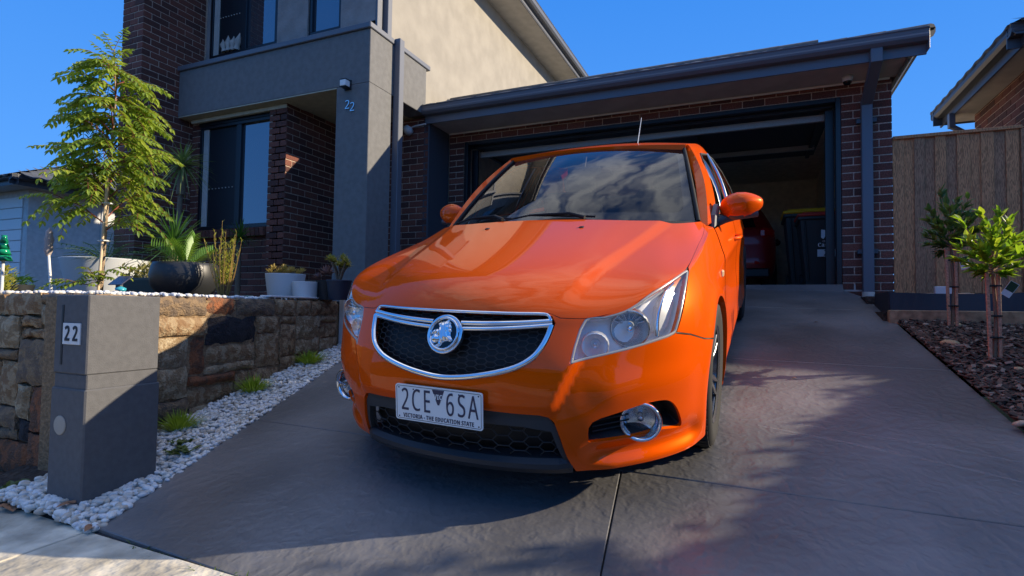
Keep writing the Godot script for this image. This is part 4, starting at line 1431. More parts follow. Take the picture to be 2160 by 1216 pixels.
	var ol := round_rect(0, 0, 0.362, 0.126, 0.008)
	var il := round_rect(0, 0, 0.3585, 0.1225, 0.0065)
	for i in ol.size():
		var j := (i + 1) % ol.size()
		var z := Vector3(0, 0, 0.0056)
		b.quad(px * (Vector3(ol[i].x, ol[i].y, 0) + z), px * (Vector3(ol[j].x, ol[j].y, 0) + z), px * (Vector3(il[j].x, il[j].y, 0) + z), px * (Vector3(il[i].x, il[i].y, 0) + z), Vector3(0, 0, 1))
	for q: Array in [[-0.170, 0.055], [0.170, 0.055], [-0.170, -0.055], [0.170, -0.055], [-0.105, 0.052], [-0.09, 0.052], [0.09, 0.052], [0.105, 0.052]]:
		b.lathe([Vector2(0, 0.0062), Vector2(0.0026, 0.0062), Vector2(0.003, 0.005)], 8, px * Transform3D(Basis(Vector3.RIGHT, Vector3(0, 0, 1), Vector3(0, -1, 0)), Vector3(q[0], q[1], 0)))
	part("plate_border", b, mats.ink, pl)
	var navy := mat(Color8(40, 44, 72), 0.5)
	var xs := [-0.142, -0.094, -0.046, 0.052, 0.100, 0.148]
	for i in 6:
		text("character", "2CE6SA"[i], 0.083, 0.003, pl, px * Transform3D(Basis(), Vector3(xs[i], 0.011, 0.0052)), navy, 0.60, "Droid Sans", 400)
	b = MB.new()
	b.prism(PackedVector2Array([Vector2(-0.026, 0.060), Vector2(0.026, 0.060), Vector2(0.004, 0.004), Vector2(-0.003, 0.004)]), 0.0012, px * Transform3D(Basis(), Vector3(0.003, 0, 0.005)))
	part("emblem_triangle", b, navy, pl)
	text("emblem_lettering", "VIC", 0.018, 0.002, pl, px * Transform3D(Basis(), Vector3(0.003, 0.034, 0.0058)), mats.white, 0.95, "Droid Sans", 700)
	text("slogan", "VICTORIA - THE EDUCATION STATE", 0.0155, 0.002, pl, px * Transform3D(Basis(), Vector3(0, -0.0495, 0.0052)), navy, 0.86, "Droid Sans", 700)
	# fog lamps
	for e in 2:
		var sg := 1.0 if e == 0 else -1.0
		var fp := fog if e == 0 else flipx(fog)
		b = MB.new()
		b.patch(inset(0.085), skin_n, scale_poly(fp, 0.1), [], Vector2(0.25, 0.25))
		b.rim(inset(0.012), skin_n, fp, 0.08, 0.2)
		var hold := part("fog_lamp_recess", b, trim, car)
		for k in 3:
			b = MB.new()
			var l := PackedVector2Array([Vector2(3.35 * sg, 1.85 + 0.25 * k), Vector2(4.4 * sg, 1.9 + 0.25 * k)])
			b.tube([inset(0.03).call(l[0]), inset(0.035).call(l[1])], 0.004, 0.004, 5)
			part("rib", b, dark, hold)
		var q := Vector2(4.58 * sg, 2.12)
		var fc := skin(q) + Vector3(-0.004 * sg, 0, -0.036)
		var fdir := Vector3(0.22 * sg, 0.02, 1).normalized()
		var fb := Basis(fdir.cross(Vector3.UP).normalized() * -1.0, fdir, Vector3.ZERO)
		fb.x = Vector3.UP.cross(fdir).normalized()
		fb.y = fdir
		fb.z = fb.x.cross(fb.y).normalized()
		var fx := Transform3D(fb, fc)
		b = MB.new()
		b.lathe([Vector2(0.076, -0.02), Vector2(0.076, 0.028), Vector2(0.072, 0.036), Vector2(0.063, 0.032), Vector2(0.058, 0.018), Vector2(0.053, -0.03)], 32, fx)
		part("fog_ring", b, mats.chrome, hold)
		b = MB.new()
		b.lathe([Vector2(0.0, -0.035), Vector2(0.03, -0.03), Vector2(0.053, -0.018)], 24, fx)
		part("fog_reflector", b, mats.silver, hold)
		b = MB.new()
		b.lathe([Vector2(0.0, 0.002), Vector2(0.03, -0.003), Vector2(0.054, -0.014)], 24, fx)
		part("fog_lens", b, glass(Color8(220, 224, 226), 0.05, 0.0), hold)
		b = MB.new()
		b.lathe([Vector2(0.0, -0.006), Vector2(0.012, -0.008), Vector2(0.013, -0.03)], 12, fx)
		part("bulb_cap", b, mats.silver, hold)
		# headlamp
		var lp := lamp if e == 0 else flipx(lamp)
		b = MB.new()
		b.patch(inset(0.065), skin_n, scale_poly(lp, 0.02), [], Vector2(0.16, 0.16))
		b.rim(inset(0.004), skin_n, scale_poly(lp, 0.01), 0.085, 0.15)
		var hl := part("headlight", b, mat(Color8(236, 236, 234), 0.4, 0.1), car)
		b = MB.new()
		b.patch(inset(0.003), skin_n, scale_poly(lp, -0.02), [], Vector2(0.1, 0.1))
		part("lens", b, glass(Color8(240, 242, 242), 0.03, 0.0), hl)
		b = MB.new()
		var ol2 := scale_poly(lp, -0.045)
		var seal: Array = []
		sweep_on_skin(b, ol2, 0.0055, 0.004, true, -0.005)
		part("seal", b, mat(Color8(168, 166, 160), 0.25, 0.3), hl)
		# main reflector bowl with projector bulb, inner park-lamp bowl, outer indicator
		var bowl := func(qa: Vector2, r: float, back: float, seg: int, mm: Material, called: String) -> Transform3D:
			var c := skin(qa) - skin_n(qa) * back
			var dr := Vector3(0.25 * sg, -0.05, 1).normalized()
			var bb := Basis()
			bb.x = Vector3.UP.cross(dr).normalized()
			bb.y = dr
			bb.z = bb.x.cross(bb.y).normalized()
			var x := Transform3D(bb, c)
			var m3 := MB.new()
			m3.lathe([Vector2(0.016, -r * 0.5), Vector2(r * 0.55, -r * 0.32), Vector2(r * 0.85, -r * 0.05), Vector2(r, r * 0.25), Vector2(r, r * 0.25), Vector2(r * 1.08, r * 0.25), Vector2(r * 1.10, -r * 0.3)], seg, x)
			part(called, m3, mm, hl)
			return x
		var bright := mat(Color8(238, 238, 236), 0.18, 0.45)
		var bx1: Transform3D = bowl.call(Vector2(4.35 * sg, 5.95), 0.066, 0.042, 22, mats.silver, "reflector")
		b = MB.new()
		b.lathe([Vector2(0, 0.022), Vector2(0.010, 0.018), Vector2(0.015, 0.004), Vector2(0.015, -0.03)], 14, bx1)
		part("bulb", b, mats.chrome, hl)
		for k in 7:
			b = MB.new()
			var an := PI * (0.15 + 0.7 * k / 6.0) + PI
			b.tube([bx1 * Vector3(cos(an) * 0.03, -0.018, sin(an) * 0.03), bx1 * Vector3(cos(an) * 0.058, 0.004, sin(an) * 0.058)], 0.003, 0.003, 5)
			part("flute", b, mats.chrome, hl)
		var bx2: Transform3D = bowl.call(Vector2(3.35 * sg, 5.42), 0.046, 0.030, 18, bright, "reflector")
		b = MB.new()
		b.lathe([Vector2(0, 0.02), Vector2(0.006, 0.016), Vector2(0.008, -0.02)], 10, bx2)
		part("bulb", b, mats.chrome, hl)
		# indicator column with an amber bulb behind ribbed chrome
		b = MB.new()
		var ind := PackedVector2Array([Vector2(5.28, 5.55), Vector2(5.75, 5.62), Vector2(6.1, 6.4), Vector2(6.35, 7.1), Vector2(5.8, 7.1), Vector2(5.35, 6.5)])
		if e == 1: ind = flipx(ind)
		b.patch(inset(0.035), skin_n, ind, [], Vector2(0.12, 0.12))
		b.rim(inset(0.035), skin_n, ind, 0.04, 0.2)
		part("indicator", b, mat(Color8(236, 236, 234), 0.2, 0.35), hl)
		b = MB.new()
		var il2 := PackedVector2Array([Vector2(5.20, 5.42), Vector2(5.22, 6.2), Vector2(5.5, 6.95), Vector2(5.9, 7.3)])
		if e == 1:
			il2 = flipx(il2)
		var pts: Array = []
		for q2 in smooth_poly(il2, 4, false): pts.append(inset(0.018).call(q2))
		b.tube(pts, 0.008, 0.005, 8)
		part("divider", b, mats.chrome, hl)
		b = MB.new()
		var am := PackedVector2Array([Vector2(6.05, 6.9), Vector2(6.62, 7.35), Vector2(6.4, 7.45), Vector2(5.7, 7.35)])
		if e == 1: am = flipx(am)
		b.patch(inset(0.02), skin_n, am, [], Vector2(0.15, 0.15))
		part("amber_reflector", b, mat(Color8(214, 120, 40), 0.25), hl)

func build_car_cabin(car: Node3D) -> void:
	var P: Material = mats.paint
	# windscreen with a black printed border
	var b := MB.new()
	var wsf := func(q: Vector2) -> Vector3: return ws(q.x, q.y)
	var full := rect(-0.985, 0.0, 0.985, 0.985)
	var wg := glass(Color8(16, 20, 24), 0.42, 0.0)
	b.patch(wsf, ws_n, full, [], Vector2(0.09, 0.09))
	var scr := part("windscreen", b, wg, car)
	b = MB.new()
	var wsi := func(q: Vector2) -> Vector3: return ws(q.x, q.y) - ws_n(q) * 0.006
	b.patch(wsi, ws_n, full, [round_rect(0, 0.52, 1.84, 0.84, 0.07)], Vector2(0.09, 0.06))
	part("screen_border", b, mat(Color8(8, 8, 9), 0.25), scr)
	b = MB.new()
	for e in 2:
		var sg := 1.0 if e == 0 else -1.0
		var pts: Array = []
		for k in 13: pts.append(ws(0.992 * sg, k / 12.0) + Vector3(0.004 * sg, 0.004, 0.002))
		b.tube(pts, 0.011, 0.011, 6)
	part("screen_seal", b, mats.rubber, scr)
	# cowl and wipers
	b = MB.new()
	for i in 24:
		var s0 := lerpf(-1, 1, i / 24.0); var s1 := lerpf(-1, 1, (i + 1) / 24.0)
		var f := func(s: float, k: int) -> Vector3:
			var p := ws(s, 0.0)
			return [p + Vector3(0, 0.004, 0.0), p + Vector3(0, -0.018, 0.05), p + Vector3(0, -0.05, 0.12)][k]
		for k in 2:
			b.quad(f.call(s0, k), f.call(s1, k), f.call(s1, k + 1), f.call(s0, k + 1), Vector3(0, 1, 0.3))
	part("cowl", b, mats.rubber, car)
	for e: Array in [[-0.33, 0.36, 0.052], [0.30, -0.24, 0.05]]:
		b = MB.new()
		var s0: float = e[0]
		var p0 := ws(s0, 0.015) + Vector3(0, 0.02, 0.03)
		var p1 := ws(s0 - 0.12, float(e[2])) + Vector3(0, 0.022, 0.02)
		var p2 := ws(s0 - 0.42, 0.045) + Vector3(0, 0.02, 0.016)
		b.tube([p0, p1, p2], 0.011, 0.006, 6)
		b.tube([ws(s0 + 0.06, 0.035) + Vector3(0, 0.012, 0.01), p2, ws(s0 - 0.62, 0.02) + Vector3(0, 0.012, 0.01)], 0.006, 0.005, 6)
		part("wiper", b, mats.rubber, car)
	# washer jets
	for sg: float in [-1.0, 1.0]:
		b = MB.new()
		var jp := Vector3(0.256 * sg, 0.998, -0.93)
		b.box(jp + Vector3(0, 0.006, 0), Vector3(0.022, 0.014, 0.032), 0.005)
		part("washer_jet", b, mats.black, car)
	# roof
	b = MB.new()
	var rf2 := func(q: Vector2) -> Vector3: return roofp(q.x, q.y)
	var rn := func(q: Vector2) -> Vector3:
		var e := 0.01
		return (roofp(q.x + e, q.y) - roofp(q.x - e, q.y)).cross(roofp(q.x, q.y + e) - roofp(q.x, q.y - e)).normalized()
	b.patch(rf2, rn, rect(-0.985, -0.012, 0.985, 1.0), [], Vector2(0.12, 0.06))
	b.rim(rf2, rn, rect(-0.985, -0.012, 0.985, 1.0), 0.03, 0.1)
	part("roof", b, P, car)
	b = MB.new()
	b.tube([L(0.18, 2.55, 1.49), L(0.165, 2.78, 1.72)], 0.004, 0.0025, 6)
	b.lathe([Vector2(0.024, 0), Vector2(0.015, 0.018), Vector2(0.006, 0.03)], 10, Transform3D(Basis(), L(0.182, 2.53, 1.478)))
	part("aerial", b, mats.silver, car)
	# flanks with window openings
	var w1 := smooth_poly(PackedVector2Array([Vector2(0.115, 0.08), Vector2(0.40, 0.08), Vector2(0.455, 0.85), Vector2(0.2, 0.85), Vector2(0.125, 0.72)]), 1)
	var w2 := smooth_poly(PackedVector2Array([Vector2(0.435, 0.08), Vector2(0.78, 0.10), Vector2(0.86, 0.30), Vector2(0.86, 0.62), Vector2(0.78, 0.84), Vector2(0.485, 0.85)]), 1)
	b = MB.new()
	var dom := PackedVector2Array([Vector2(0.0, -0.03), Vector2(1.0, -0.03), Vector2(1.0, 1.14), Vector2(0.0, 1.14)])
	b.patch(flank, flank_n, dom, [w1, w2], Vector2(0.05, 0.07))
	b.rim(flank, flank_n, w1, 0.02, 0.1)
	b.rim(flank, flank_n, w2, 0.02, 0.1)
	b.rim(flank, flank_n, PackedVector2Array([Vector2(0, 1.14), Vector2(0, -0.03)]), 0.05, 0.06, false)
	both("pillar_frame", b, P, car)
	var tint := glass(Color8(10, 12, 14), 0.72, 0.0)
	for w: PackedVector2Array in [w1, w2]:
		b = MB.new()
		b.patch(func(q: Vector2) -> Vector3: return flank(q) - flank_n(q) * 0.012, flank_n, scale_poly(w, 0.006), [], Vector2(0.08, 0.1))
		var sw := both("side_window", b, tint, car)
		b = MB.new()
		var ring := scale_poly(w, 0.004)
		var pts: Array = []
		for q in ring: pts.append(flank(q) + flank_n(q) * 0.002)
		pts.append(pts[0])
		b.tube(pts, 0.008, 0.008, 5)
		part("window_trim", b, mats.rubber, sw[0])
		part("window_trim", mirrored(b), mats.rubber, sw[1])
	b = MB.new()
	var ch: Array = []
	for k in 12: ch.append(flank(Vector2(lerpf(0.10, 0.84, k / 11.0), 0.045)) + Vector3(0.006, 0, 0))
	b.tube(ch, 0.008, 0.008, 6)
	both("belt_trim", b, mats.chrome, car)
	b = MB.new()
	var bp: Array = []
	for k in 7: bp.append(flank(Vector2(lerpf(0.415, 0.468, k / 6.0), lerpf(0.06, 0.86, k / 6.0))) + Vector3(0.004, 0, 0))
	b.tube(bp, 0.016, 0.014, 6)
	both("centre_pillar", b, mats.silver, car)
	# rear screen, boot lid, shoulder fill
	b = MB.new()
	var rs := func(q: Vector2) -> Vector3:
		var p := flank(Vector2(1.0, 1.12 - q.y * 1.14))
		var k := 1.0 - q.x * q.x
		return Vector3(p.x * q.x, p.y + 0.03 * k, p.z - 0.05 * k)
	var rsn := func(q: Vector2) -> Vector3: return Vector3(0, 0.7, -0.7)
	b.patch(rs, rsn, rect(-1, 0, 1, 1), [], Vector2(0.2, 0.2))
	part("rear_screen", b, tint, car)
	b = MB.new()
	b.quad(L(-0.80, 4.02, 1.03), L(0.80, 4.02, 1.03), L(0.62, 4.55, 1.05), L(-0.62, 4.55, 1.05), Vector3.UP)
	b.quad(L(-0.84, 3.4, 1.02), L(0.84, 3.4, 1.02), L(0.80, 4.02, 1.03), L(-0.80, 4.02, 1.03), Vector3.UP)
	part("boot_lid", b, P, car)
	# door mirrors
	b = MB.new()
	var mc := L(0.935, 1.70, 1.060)
	var k1 := 22; var k2 := 14
	var mp := func(i: int, j: int) -> Vector3:
		var a := TAU * i / k1
		var c := PI * j / k2
		var x := cos(a) * sin(c)
		var y := sin(a) * sin(c)
		var z := cos(c)
		var px := signf(x) * pow(absf(x), 0.85)
		var py := signf(y) * pow(absf(y), 0.8)
		var taper := 1.0 - 0.30 * smoothstep(-0.2, 1.0, x)
		var pz := z * (0.075 if z > 0 else 0.03)
		return mc + Vector3(px * 0.112, py * 0.078 * taper + 0.012 * x, pz - 0.055 * smoothstep(-0.5, 1.0, x))
	var mn := func(i: int, j: int) -> Vector3:
		var p: Vector3 = mp.call(i, clampi(j, 1, k2 - 1))
		var du: Vector3 = (mp.call((i + 1) % k1, clampi(j, 1, k2 - 1)) as Vector3) - (mp.call((i - 1 + k1) % k1, clampi(j, 1, k2 - 1)) as Vector3)
		var dv: Vector3 = (mp.call(i, clampi(j + 1, 0, k2)) as Vector3) - (mp.call(i, clampi(j - 1, 0, k2)) as Vector3)
		var m3 := dv.cross(du).normalized()
		if m3.dot(p - mc) < 0: m3 = -m3
		if j == 0: return Vector3(0, 0, 1)
		return m3
	var under := MB.new()
	for i in k1:
		for j in k2:
			var i2 := (i + 1) % k1
			var p: Array = [mp.call(i, j), mp.call(i2, j), mp.call(i2, j + 1), mp.call(i, j + 1)]
			var nn: Array = [mn.call(i, j), mn.call(i2, j), mn.call(i2, j + 1), mn.call(i, j + 1)]
			var tgt := under if (p[0].y + p[2].y) / 2 < mc.y - 0.050 else b
			if j > 0: tgt.tri(p[0], p[1], p[2], nn[0], nn[1], nn[2])
			if j > 0 or true: tgt.tri(p[0], p[2], p[3], nn[0], nn[2], nn[3])
	var ms := both("door_mirror", b, P, car)
	# dark lower shell, arm and the sail on the door
	var arm := MB.new()
	arm.tube([L(0.80, 1.66, 0.972), L(0.85, 1.68, 0.992), L(0.90, 1.70, 1.003), L(1.02, 1.73, 1.015)], 0.030, 0.020, 10)
	var sail := MB.new()
	sail.prism(PackedVector2Array([Vector2(-1.52, 0.955), Vector2(-1.70, 0.965), Vector2(-1.74, 1.0), Vector2(-1.70, 1.075), Vector2(-1.56, 1.02)]), 0.03, Transform3D(Basis(Vector3(0, 0, 1), Vector3(0, 1, 0), Vector3(1, 0, 0)), Vector3(0.79, 0, 0)), 0.008)
	for e in 2:
		part("mirror_base", under if e == 0 else mirrored(under), mats.steel_dark, ms[e])
		part("mirror_arm", arm if e == 0 else mirrored(arm), mats.steel_dark, ms[e])
		part("mirror_sail", sail if e == 0 else mirrored(sail), mats.steel_dark, ms[e])
	# interior
	var fab := mat(Color8(26, 26, 28), 0.9)
	b = MB.new()
	b.box(L(0, 1.62, 0.90), Vector3(1.42, 0.10, 0.62), 0.04)
	b.box(L(0, 1.45, 0.80), Vector3(1.4, 0.2, 0.2), 0.03)
	b.box(L(-0.37, 1.86, 0.97), Vector3(0.40, 0.09, 0.18), 0.03)
	part("dashboard", b, fab, car)
	b = MB.new()
	var wp: Array = []
	var wc := L(-0.37, 2.03, 0.985)
	for k in 25: wp.append(wc + Basis().rotated(Vector3.RIGHT, -0.45) * Vector3(cos(TAU * k / 24.0) * 0.185, sin(TAU * k / 24.0) * 0.185, 0))
	b.tube(wp, 0.016, 0.016, 8, false)
	b.box(wc + Vector3(0, -0.01, -0.02), Vector3(0.34, 0.05, 0.03), 0.01)
	part("steering_wheel", b, fab, car)
	for sx: float in [-0.37, 0.37]:
		b = MB.new()
		b.box(L(sx, 2.45, 0.55), Vector3(0.50, 0.16, 0.5), 0.05)
		b.box(L(sx, 2.72, 0.88), Vector3(0.48, 0.62, 0.14), 0.05, Basis().rotated(Vector3.RIGHT, 0.28))
		b.box(L(sx, 2.86, 1.24), Vector3(0.26, 0.17, 0.10), 0.04, Basis().rotated(Vector3.RIGHT, 0.28))
		part("seat", b, fab, car)
	b = MB.new()
	b.box(L(0, 3.45, 0.85), Vector3(1.3, 0.6, 0.14), 0.05, Basis().rotated(Vector3.RIGHT, 0.4))
	b.box(L(0, 3.1, 0.5), Vector3(1.3, 0.16, 0.5), 0.05)
	part("rear_bench", b, fab, car)
	b = MB.new()
	b.box(ws(0.0, 0.80) + Vector3(0, -0.075, -0.03), Vector3(0.22, 0.06, 0.025), 0.012)
	b.tube([ws(0.0, 0.87) + Vector3(0, -0.01, 0), ws(0.0, 0.80) + Vector3(0, -0.07, -0.02)], 0.012, 0.012, 6)
	part("inner_mirror", b, mats.black, car)
	b = MB.new()
	b.box(L(0, 2.6, 0.30), Vector3(1.6, 0.05, 2.6))
	b.quad(L(-0.62, 2.05, 1.40), L(0.62, 2.05, 1.40), L(0.60, 3.35, 1.40), L(-0.60, 3.35, 1.40), Vector3.DOWN)
	part("cabin_lining", b, fab, car)
	b = MB.new()
	b.box(L(0, 2.35, 0.21), Vector3(1.1, 0.05, 4.1))
	b.box(L(0, 2.3, 0.22), Vector3(1.6, 0.04, 1.9))
	b.box(L(0, 0.70, 0.55), Vector3(1.0, 0.5, 0.8))
	part("underbody", b, mats.black, car)

func build_car_wheels(car: Node3D) -> void:
	var proto := Node3D.new()
	proto.name = "wheel"
	car.add_child(proto, true)
	# wheel axis along +x (outwards)
	var ax := Transform3D(Basis(Vector3(0, 1, 0), Vector3(1, 0, 0), Vector3(0, 0, -1)), Vector3.ZERO)
	var b := MB.new()
	b.lathe([Vector2(0.222, -0.105), Vector2(0.29, -0.112), Vector2(0.315, -0.106), Vector2(0.327, -0.088), Vector2(0.329, -0.03), Vector2(0.329, -0.03), Vector2(0.3225, -0.028), Vector2(0.3225, -0.022), Vector2(0.3225, -0.022), Vector2(0.329, -0.02), Vector2(0.329, 0.02), Vector2(0.329, 0.02), Vector2(0.3225, 0.022), Vector2(0.3225, 0.028), Vector2(0.3225, 0.028), Vector2(0.329, 0.03), Vector2(0.327, 0.088), Vector2(0.315, 0.106), Vector2(0.29, 0.112), Vector2(0.262, 0.108), Vector2(0.222, 0.100)], 56, ax)
	for k in 56:
		for sg: float in [-1.0, 1.0]:
			var an := TAU * k / 56.0
			b.box(Vector3(0.075 * sg, sin(an) * 0.3285, cos(an) * 0.3285), Vector3(0.042, 0.006, 0.026), 0.001, Basis(Vector3.RIGHT, -an + PI / 2))
	part("tyre", b, mats.rubber, proto)
	b = MB.new()
	b.lathe([Vector2(0.205, -0.10), Vector2(0.21, -0.02), Vector2(0.212, 0.085), Vector2(0.226, 0.098), Vector2(0.222, 0.104), Vector2(0.205, 0.095)], 40, ax)
	var rim_m := mat(Color8(120, 122, 126), 0.25, 0.9)
	var rim := part("rim", b, rim_m, proto)
	for k in 5:
		b = MB.new()
		for off: float in [-0.16, 0.16]:
			var an := TAU * k / 5.0
			var d0 := Vector3(0, sin(an + off * 0.8), cos(an + off * 0.8))
			var d1 := Vector3(0, sin(an + off), cos(an + off))
			b.tube([d0 * 0.05 + Vector3(0.062, 0, 0), d1 * 0.14 + Vector3(0.078, 0, 0), d1 * 0.208 + Vector3(0.084, 0, 0)], 0.017, 0.013, 6)
		part("spoke", b, rim_m, proto)
	b = MB.new()
	b.lathe([Vector2(0.0, 0.088), Vector2(0.03, 0.086), Vector2(0.06, 0.07), Vector2(0.065, 0.03)], 20, ax)
	part("hub_cap", b, rim_m, proto)
	b = MB.new()
	b.lathe([Vector2(0.05, 0.0), Vector2(0.14, 0.0), Vector2(0.145, -0.02)], 32, ax)
	part("brake_disc", b, mat(Color8(110, 108, 105), 0.35, 0.8), proto)
	b = MB.new()
	b.lathe([Vector2(0.0, -0.11), Vector2(0.22, -0.09)], 24, ax)
	part("wheel_back", b, mats.black, proto)
	var spots := [[0.775, 0.93], [-0.775, 0.93], [0.782, 3.615], [-0.782, 3.615]]
	for i in 4:
		var w: Node3D = proto if i == 0 else proto.duplicate()
		if i > 0:
			w.name = "wheel_%03d" % i
			car.add_child(w, true)
		w.position = L(spots[i][0], spots[i][1], 0.327)
		w.rotation = Vector3(0.4 * i, PI if i % 2 == 1 else 0.0, 0.0)
		var lin := MB.new()
		for k in 20:
			var a0 := lerpf(-0.3, PI + 0.3, k / 20.0); var a1 := lerpf(-0.3, PI + 0.3, (k + 1) / 20.0)
			var sg := signf(spots[i][0])
			var f := func(a: float, x: float) -> Vector3: return L(x, float(spots[i][1]) - cos(a) * 0.375, 0.325 + sin(a) * 0.375)
			lin.quad(f.call(a0, 0.86 * sg), f.call(a1, 0.86 * sg), f.call(a1, 0.52 * sg), f.call(a0, 0.52 * sg), f.call((a0 + a1) / 2, 0.0) * -1.0)
		lin.box(L(0.52 * signf(spots[i][0]), spots[i][1], 0.5), Vector3(0.01, 0.5, 0.8))
		part("wheel_liner", lin, mats.black, car)

# --- stone wall, letterbox, pebbles
func stone_mesh(w: float, h: float, d: float, sd: int, m: Material) -> ArrayMesh:
	# a split-face stone: uneven front, rounded arrises; back at z = 0, front near z = d
	var b := MB.new()
	var fn := FastNoiseLite.new()
	fn.seed = sd
	fn.frequency = 6.0
	fn.fractal_octaves = 3
	var nx := clampi(int(w / 0.035), 4, 12)
	var ny := clampi(int(h / 0.035), 4, 7)
	var pw := fn.get_noise_2d(3.3, 8.1) * 0.018
	var ph := fn.get_noise_2d(7.7, 1.2) * 0.012
	var f := func(i: int, j: int) -> Vector3:
		var u := float(i) / nx; var v := float(j) / ny
		var x := (u - 0.5) * w; var y := (v - 0.5) * h
		x += fn.get_noise_2d(y * 1.4 + 5.0, u * 2.0) * 0.016 * absf(u - 0.5) * 2.0 + pw * (v - 0.5)
		y += fn.get_noise_2d(x * 1.4, v * 2.0 + 9.0) * 0.014 * absf(v - 0.5) * 2.0 + ph * (u - 0.5)
		var e := minf(minf(u, 1 - u) * w, minf(v, 1 - v) * h)
		var z := d * (0.66 + 0.34 * smoothstep(0.0, 0.013, e)) + fn.get_noise_2d(x * 1.1 + 20.0, y * 1.1) * 0.014 + 0.008 * fn.get_noise_2d(x * 4.0, y * 4.0)
		return Vector3(x, y, z)
	var nf := func(i: int, j: int) -> Vector3:
		var a: Vector3 = f.call(maxi(i - 1, 0), j); var c: Vector3 = f.call(mini(i + 1, nx), j)
		var e: Vector3 = f.call(i, maxi(j - 1, 0)); var g: Vector3 = f.call(i, mini(j + 1, ny))
		return (c - a).cross(g - e).normalized()
	for i in nx:
		for j in ny:
			b.tri(f.call(i, j), f.call(i + 1, j), f.call(i + 1, j + 1), nf.call(i, j), nf.call(i + 1, j), nf.call(i + 1, j + 1))
			b.tri(f.call(i, j), f.call(i + 1, j + 1), f.call(i, j + 1), nf.call(i, j), nf.call(i + 1, j + 1), nf.call(i, j + 1))
	var back := func(p: Vector3) -> Vector3: return Vector3(p.x, p.y, 0)
	for i in nx:
		for j in [0, ny]:
			var p: Vector3 = f.call(i, j); var q: Vector3 = f.call(i + 1, j)
			b.quad(p, q, back.call(q), back.call(p), Vector3(0, -1 if j == 0 else 1, 0))
	for j in ny:
		for i in [0, nx]:
			var p: Vector3 = f.call(i, j); var q: Vector3 = f.call(i, j + 1)
			b.quad(p, q, back.call(q), back.call(p), Vector3(-1 if i == 0 else 1, 0, 0))
	return b.mesh(m)

func stone_mat(c: Color, c2: Color, sd: int) -> StandardMaterial3D:
	# two-tone stone: stain patches from thresholded noise
	var fn := FastNoiseLite.new()
	fn.seed = sd
	fn.frequency = 0.022
	fn.fractal_octaves = 6
	fn.fractal_gain = 0.62
	var im := fn.get_seamless_image(256, 256)
	im.convert(Image.FORMAT_RGB8)
	for y in 256:
		for x in 256:
			var v := im.get_pixel(x, y).r
			im.set_pixel(x, y, c.lerp(c2, smoothstep(0.42, 0.62, v)).darkened(0.25 * absf(sin(v * 40.0)) * 0.6))
	var m := mat(Color.WHITE, 0.88)
	m.albedo_texture = ImageTexture.create_from_image(im)
	m.uv1_triplanar = true
	m.uv1_scale = Vector3.ONE * 2.2
	m.heightmap_enabled = true
	m.heightmap_texture = tex(91, 0.05, 0.0, 1.0, 4)
	m.heightmap_scale = 0.6
	return m

